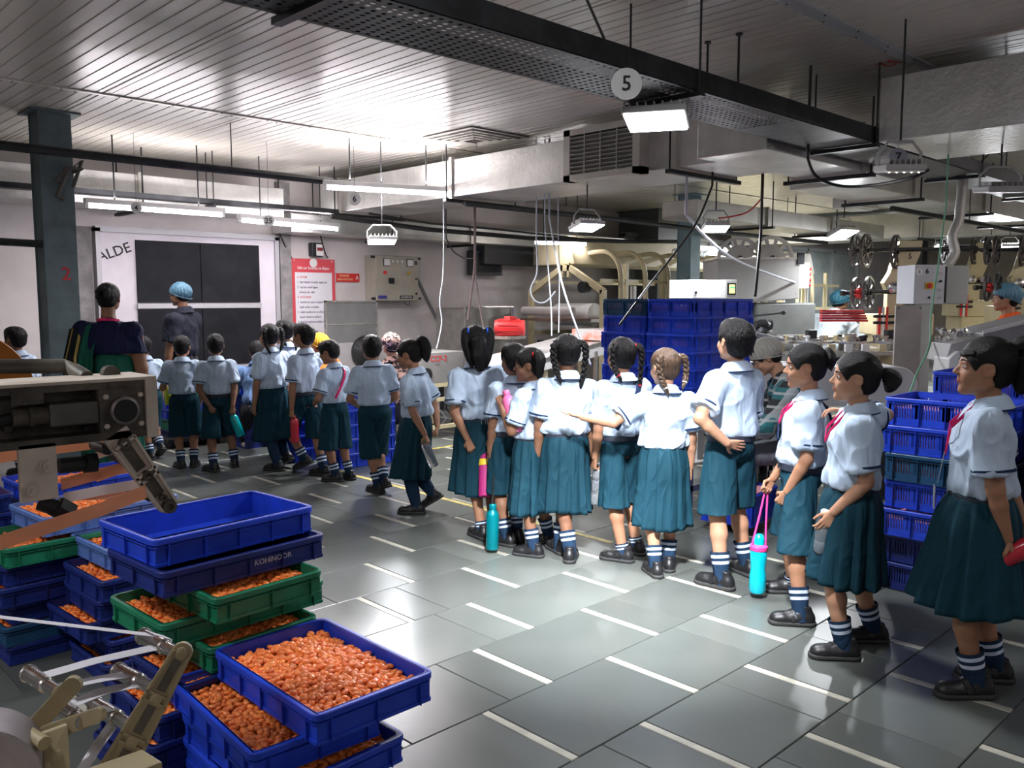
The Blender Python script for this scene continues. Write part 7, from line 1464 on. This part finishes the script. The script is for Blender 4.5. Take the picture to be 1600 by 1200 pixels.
# ================================================================= grown-ups
SAR = cloth('sari_green', (.008, .085, .055), .6); BLO = cloth('blouse_navy', (.010, .012, .045), .7)
w1 = person('woman in a green sari and dark blue blouse seen from behind', pos=tuple(at_d(180, 700, 6.5))[:2], H=1.66, adult=True, girl=True, face=6, hair='knot', arms=('down', 'down'), bottom='saree', vox=.009, tone='c', seed=30, mats={'top': BLO, 'topname': 'blouse', 'trim': False, 'bottom': SAR, 'sleeve': .95, 'slfl': .0, 'tail': .155}, collar=False, belt=False, socks=False, slim=1.22, lanyard=True, bands=HAIR, shoes='laces', flare=1.05)
def pallu(pr):
    T = pr['T']; n = 14; m = 26; vs = []; mi = []
    for j in range(n + 1):
        s = j / n
        for i in range(m + 1):
            q = i / m
            if q < .25: x, y, z = -.135 + .075 * s, .10 - .13 * (q / .25), .20 + .095 * sin(pi / 2 * q / .25) - .02 * (1 - s)
            else: u = (q - .25) / .75; x, y, z = -.16 + .13 * s - .015 * u, -.035 - .075 * min(1, u * 3) - .02 * u, .295 - .02 * (1 - s) - .42 * u
            y += .012 * sin(s * 16 + q * 2) ; vs.append(tuple(Vector(T(x, y, z)) - pr['root'].location))
    R = Matrix.Rotation(-pr['root'].rotation_euler.z, 3, 'Z'); vs = [tuple(R @ Vector(v)) for v in vs]
    fs = [(j * (m + 1) + i, j * (m + 1) + i + 1, (j + 1) * (m + 1) + i + 1, (j + 1) * (m + 1) + i) for j in range(n) for i in range(m)]
    mi = [(2 if j in (1, 5) else (1 if j < 7 else 0)) for j in range(n) for i in range(m)]
    o = raw('sari_drape', vs, fs, [SAR, cloth('sari_border_black', (.01, .012, .015)), mat('sari_gold', (.40, .30, .08), .4, .3)], pr['root'], midx=mi); sd = o.modifiers.new('s', 'SOLIDIFY'); sd.thickness = .004
pallu(w1)
NET = mat('hair_net_blue', (.08, .19, .27), .5, alpha=.85, bump=.6, bscale=90); NETW = mat('hair_net_white', (.55, .52, .46), .6, alpha=.55, bump=.6, bscale=90); POLO = cloth('polo_charcoal', (.018, .02, .03)); TRO = cloth('trousers_dark', (.03, .03, .035)); GREYT = cloth('trousers_grey', (.16, .17, .19)); WHT = cloth('overall_white', (.62, .70, .75))
m1 = person('man in a blue hair net and charcoal polo shirt in front of the dark window', pos=tuple(at_d(292, 700, 8.9))[:2], H=1.70, adult=True, face=78, hair='short', cap=NET, arms=(((.05, .1, -1), (0, .2, -1), 'relaxed', (-1, 0, 0), None), ((.2, .35, -.85), (0, .6, -.8), 'relaxed', (-1, 0, 0), None)), bottom='trousers', vox=.010, tone='c', seed=31, mats={'top': POLO, 'bottom': TRO, 'trim': False, 'tail': .0}, belt=False, socks=False, slim=1.0, head=(0, -4, 0))
LB = cloth('worker_blue', (.12, .20, .36))
def seated(label, px, py, d, H, face, **k):
    p = at_d(px, py, d); z = .42; return person(label, pos=(p.x, p.y), H=H, adult=True, face=face, seat=(z, -.10, .42), vox=.010, socks=False, belt=False, bottom='trousers', **k)
seated('sorter in light blue sitting behind the orange lined crate, cream clogs on the feet', 408, 700, 8.4, 1.56, 20, hair='short', arms=('reach', 'reach'), tone='c', shoes='clog', mats={'top': LB, 'bottom': TRO, 'trim': False, 'sleeve': 1.7, 'slfl': 0, 'tail': .02}, seed=40, lean=(0, .5), head=(0, -25, 0))
seated('worker in a white cap seen between braided girl and boy in profile', 446, 700, 9.3, 1.62, 150, hair='short', cap=mat('cap_white', (.7, .7, .7), .7), arms=('reach', 'reach'), tone='b', mats={'top': WHT, 'bottom': TRO, 'trim': False, 'tail': .0}, seed=41, lean=(0, .1))
seated('worker with a mustard yellow head scarf behind the boys', 503, 700, 8.9, 1.56, 60, hair='short', cap=mat('scarf_mustard', (.65, .33, .02), .8), arms=('reach', 'reach'), tone='b', mats={'top': cloth('kurta_orange', (.45, .14, .03)), 'bottom': TRO, 'trim': False, 'tail': 0}, seed=42, lean=(0, .2))
m_pr = cloth('scarf_print', (.50, .28, .22)); MATS['scarf_print2'] = m_pr
seated('worker with a brown and pink printed head scarf behind the boy seen from the back', 612, 700, 8.4, 1.60, 30, hair='short', cap=mat('scarf_printed', (.03, .02, .02), .8, scale=30, col2=(.60, .36, .30), thr=(.48, .52)), arms=('reach', 'reach'), tone='b', mats={'top': mat('kurta_printed', (.03, .02, .02), .8, scale=22, col2=(.55, .33, .27), thr=(.48, .52)), 'bottom': TRO, 'trim': False, 'tail': 0, 'sleeve': 1.6, 'slfl': 0}, seed=43, lean=(0, .15))
def plaid(nm):
    m = bpy.data.materials.new(nm); m.use_nodes = True; N = m.node_tree.nodes; L = m.node_tree.links; tc = N.new('ShaderNodeTexCoord'); b = N['Principled BSDF']; b.inputs['Roughness'].default_value = .85
    prev = None; base = (.012, .014, .016, 1)
    for ax, sc, col, thr, ph in (('X', 9, (.02, .16, .18, 1), .2, 0), ('Z', 9, (.02, .16, .18, 1), .2, 1), ('X', 18, (.42, .42, .42, 1), .82, 2), ('Z', 18, (.42, .42, .42, 1), .82, 0.5)):
        s = N.new('ShaderNodeSeparateXYZ'); L.new(tc.outputs['Object'], s.inputs[0]); mu = N.new('ShaderNodeMath'); mu.operation = 'MULTIPLY_ADD'; mu.inputs[1].default_value = sc * 4; mu.inputs[2].default_value = ph; L.new(s.outputs[ax], mu.inputs[0])
        sn = N.new('ShaderNodeMath'); sn.operation = 'SINE'; L.new(mu.outputs[0], sn.inputs[0]); gt = N.new('ShaderNodeMath'); gt.operation = 'GREATER_THAN'; gt.inputs[1].default_value = thr; L.new(sn.outputs[0], gt.inputs[0]); hf = N.new('ShaderNodeMath'); hf.operation = 'MULTIPLY'; hf.inputs[1].default_value = .6; L.new(gt.outputs[0], hf.inputs[0])
        mx = N.new('ShaderNodeMix'); mx.data_type = 'RGBA'; L.new(hf.outputs[0], mx.inputs[0]); mx.inputs[7].default_value = col
        if prev is None: mx.inputs[6].default_value = base
        else: L.new(prev, mx.inputs[6])
        prev = mx.outputs[2]
    L.new(prev, b.inputs['Base Color']); return m
pm_ = at_d(1226, 700, 5.8)
m2 = person('man with glasses, white hair net and checked shirt sitting bent beside the tall crates', pos=(pm_.x + .05, pm_.y), H=1.68, adult=True, face=82, seat=(.50, -.12, .40), hair='short', cap=NETW, glasses=True, arms=(((.1, .5, -.8), (0, .9, -.5), 'relaxed', (-1, 0, 0), None), ((.1, .5, -.8), (0, .9, -.5), 'relaxed', (-1, 0, 0), None)), bottom='trousers', vox=.009, tone='a', seed=44, mats={'top': plaid('plaid'), 'bottom': GREYT, 'trim': False, 'tail': 0, 'sleeve': 1.7, 'slfl': 0}, socks=False, belt=False, lean=(0, .42), head=(0, -32, 0))
t = thing('stool', 'low steel stool under the man in the checked shirt', 'stool', (m2['root'].location.x, m2['root'].location.y, 0), m2['root'].rotation_euler.z); MB().b2((-.17, -.32, .40), (.17, .04, .43)).build('seat', M_ss, t, bevel=.004)
for x in (-.15, .12):
    for y in (-.30, -.01): MB().b2((x, y, 0), (x + .03, y + .03, .40)).build('leg', M_ss, t)
pl_ = at_d(1272, 700, 9.6)
m3 = person('worker in white overall and dark blue hair net leaning over the far bench', pos=(pl_.x, pl_.y), H=1.72, adult=True, face=-62, hair='short', cap=mat('hair_net_dark', (.03, .14, .20), .5, bump=.6, bscale=90), glasses=True, arms=('reach', 'reach'), bottom='trousers', vox=.011, tone='c', seed=45, mats={'top': WHT, 'bottom': TRO, 'trim': False, 'tail': 0, 'sleeve': .95, 'slfl': .01}, socks=False, belt=False, lean=(0, .62), head=(0, -12, 0), slim=1.15)
pl_ = at_d(1560, 700, 7.2)
w2 = person('woman in a hair net with cream scarf and orange sleeves, far right', pos=(pl_.x, pl_.y), H=1.66, adult=True, girl=True, face=72, hair='short', cap=NET, arms=(((.1, .7, -.7), (-.1, .95, .0), 'relaxed', (0, 0, -1), None), 'reach'), bottom='trousers', vox=.010, tone='b', seed=46, mats={'top': cloth('kurta_bright_orange', (.62, .09, .02)), 'bottom': TRO, 'trim': False, 'tail': 0, 'sleeve': 1.7, 'slfl': 0}, socks=False, belt=False, slim=1.1)
def shawl(pr, m):
    T = pr['T']; R = Matrix.Rotation(-pr['root'].rotation_euler.z, 3, 'Z'); vs = []; n = 26; prof = ((.052, .045, .300), (.085, .065, .285), (.125, .085, .262), (.150, .100, .225), (.150, .105, .16), (.140, .105, .10))
    for pr_ in prof:
        for q in range(n): a = 2 * pi * q / n; k = 1 + .05 * sin(a * 5); v = Vector(T(pr_[0] * sin(a) * k, pr_[1] * cos(a) * k, pr_[2] - .03 * max(0, cos(a)) + .01 * sin(a * 7))) - pr['root'].location; vs.append(tuple(R @ v))
    fs = [(i * n + q, i * n + (q + 1) % n, (i + 1) * n + (q + 1) % n, (i + 1) * n + q) for i in range(len(prof) - 1) for q in range(n)]; raw('scarf', vs, fs, m, pr['root']).modifiers.new('s', 'SOLIDIFY').thickness = .005
shawl(w2, cloth('scarf_cream', (.52, .46, .36)))
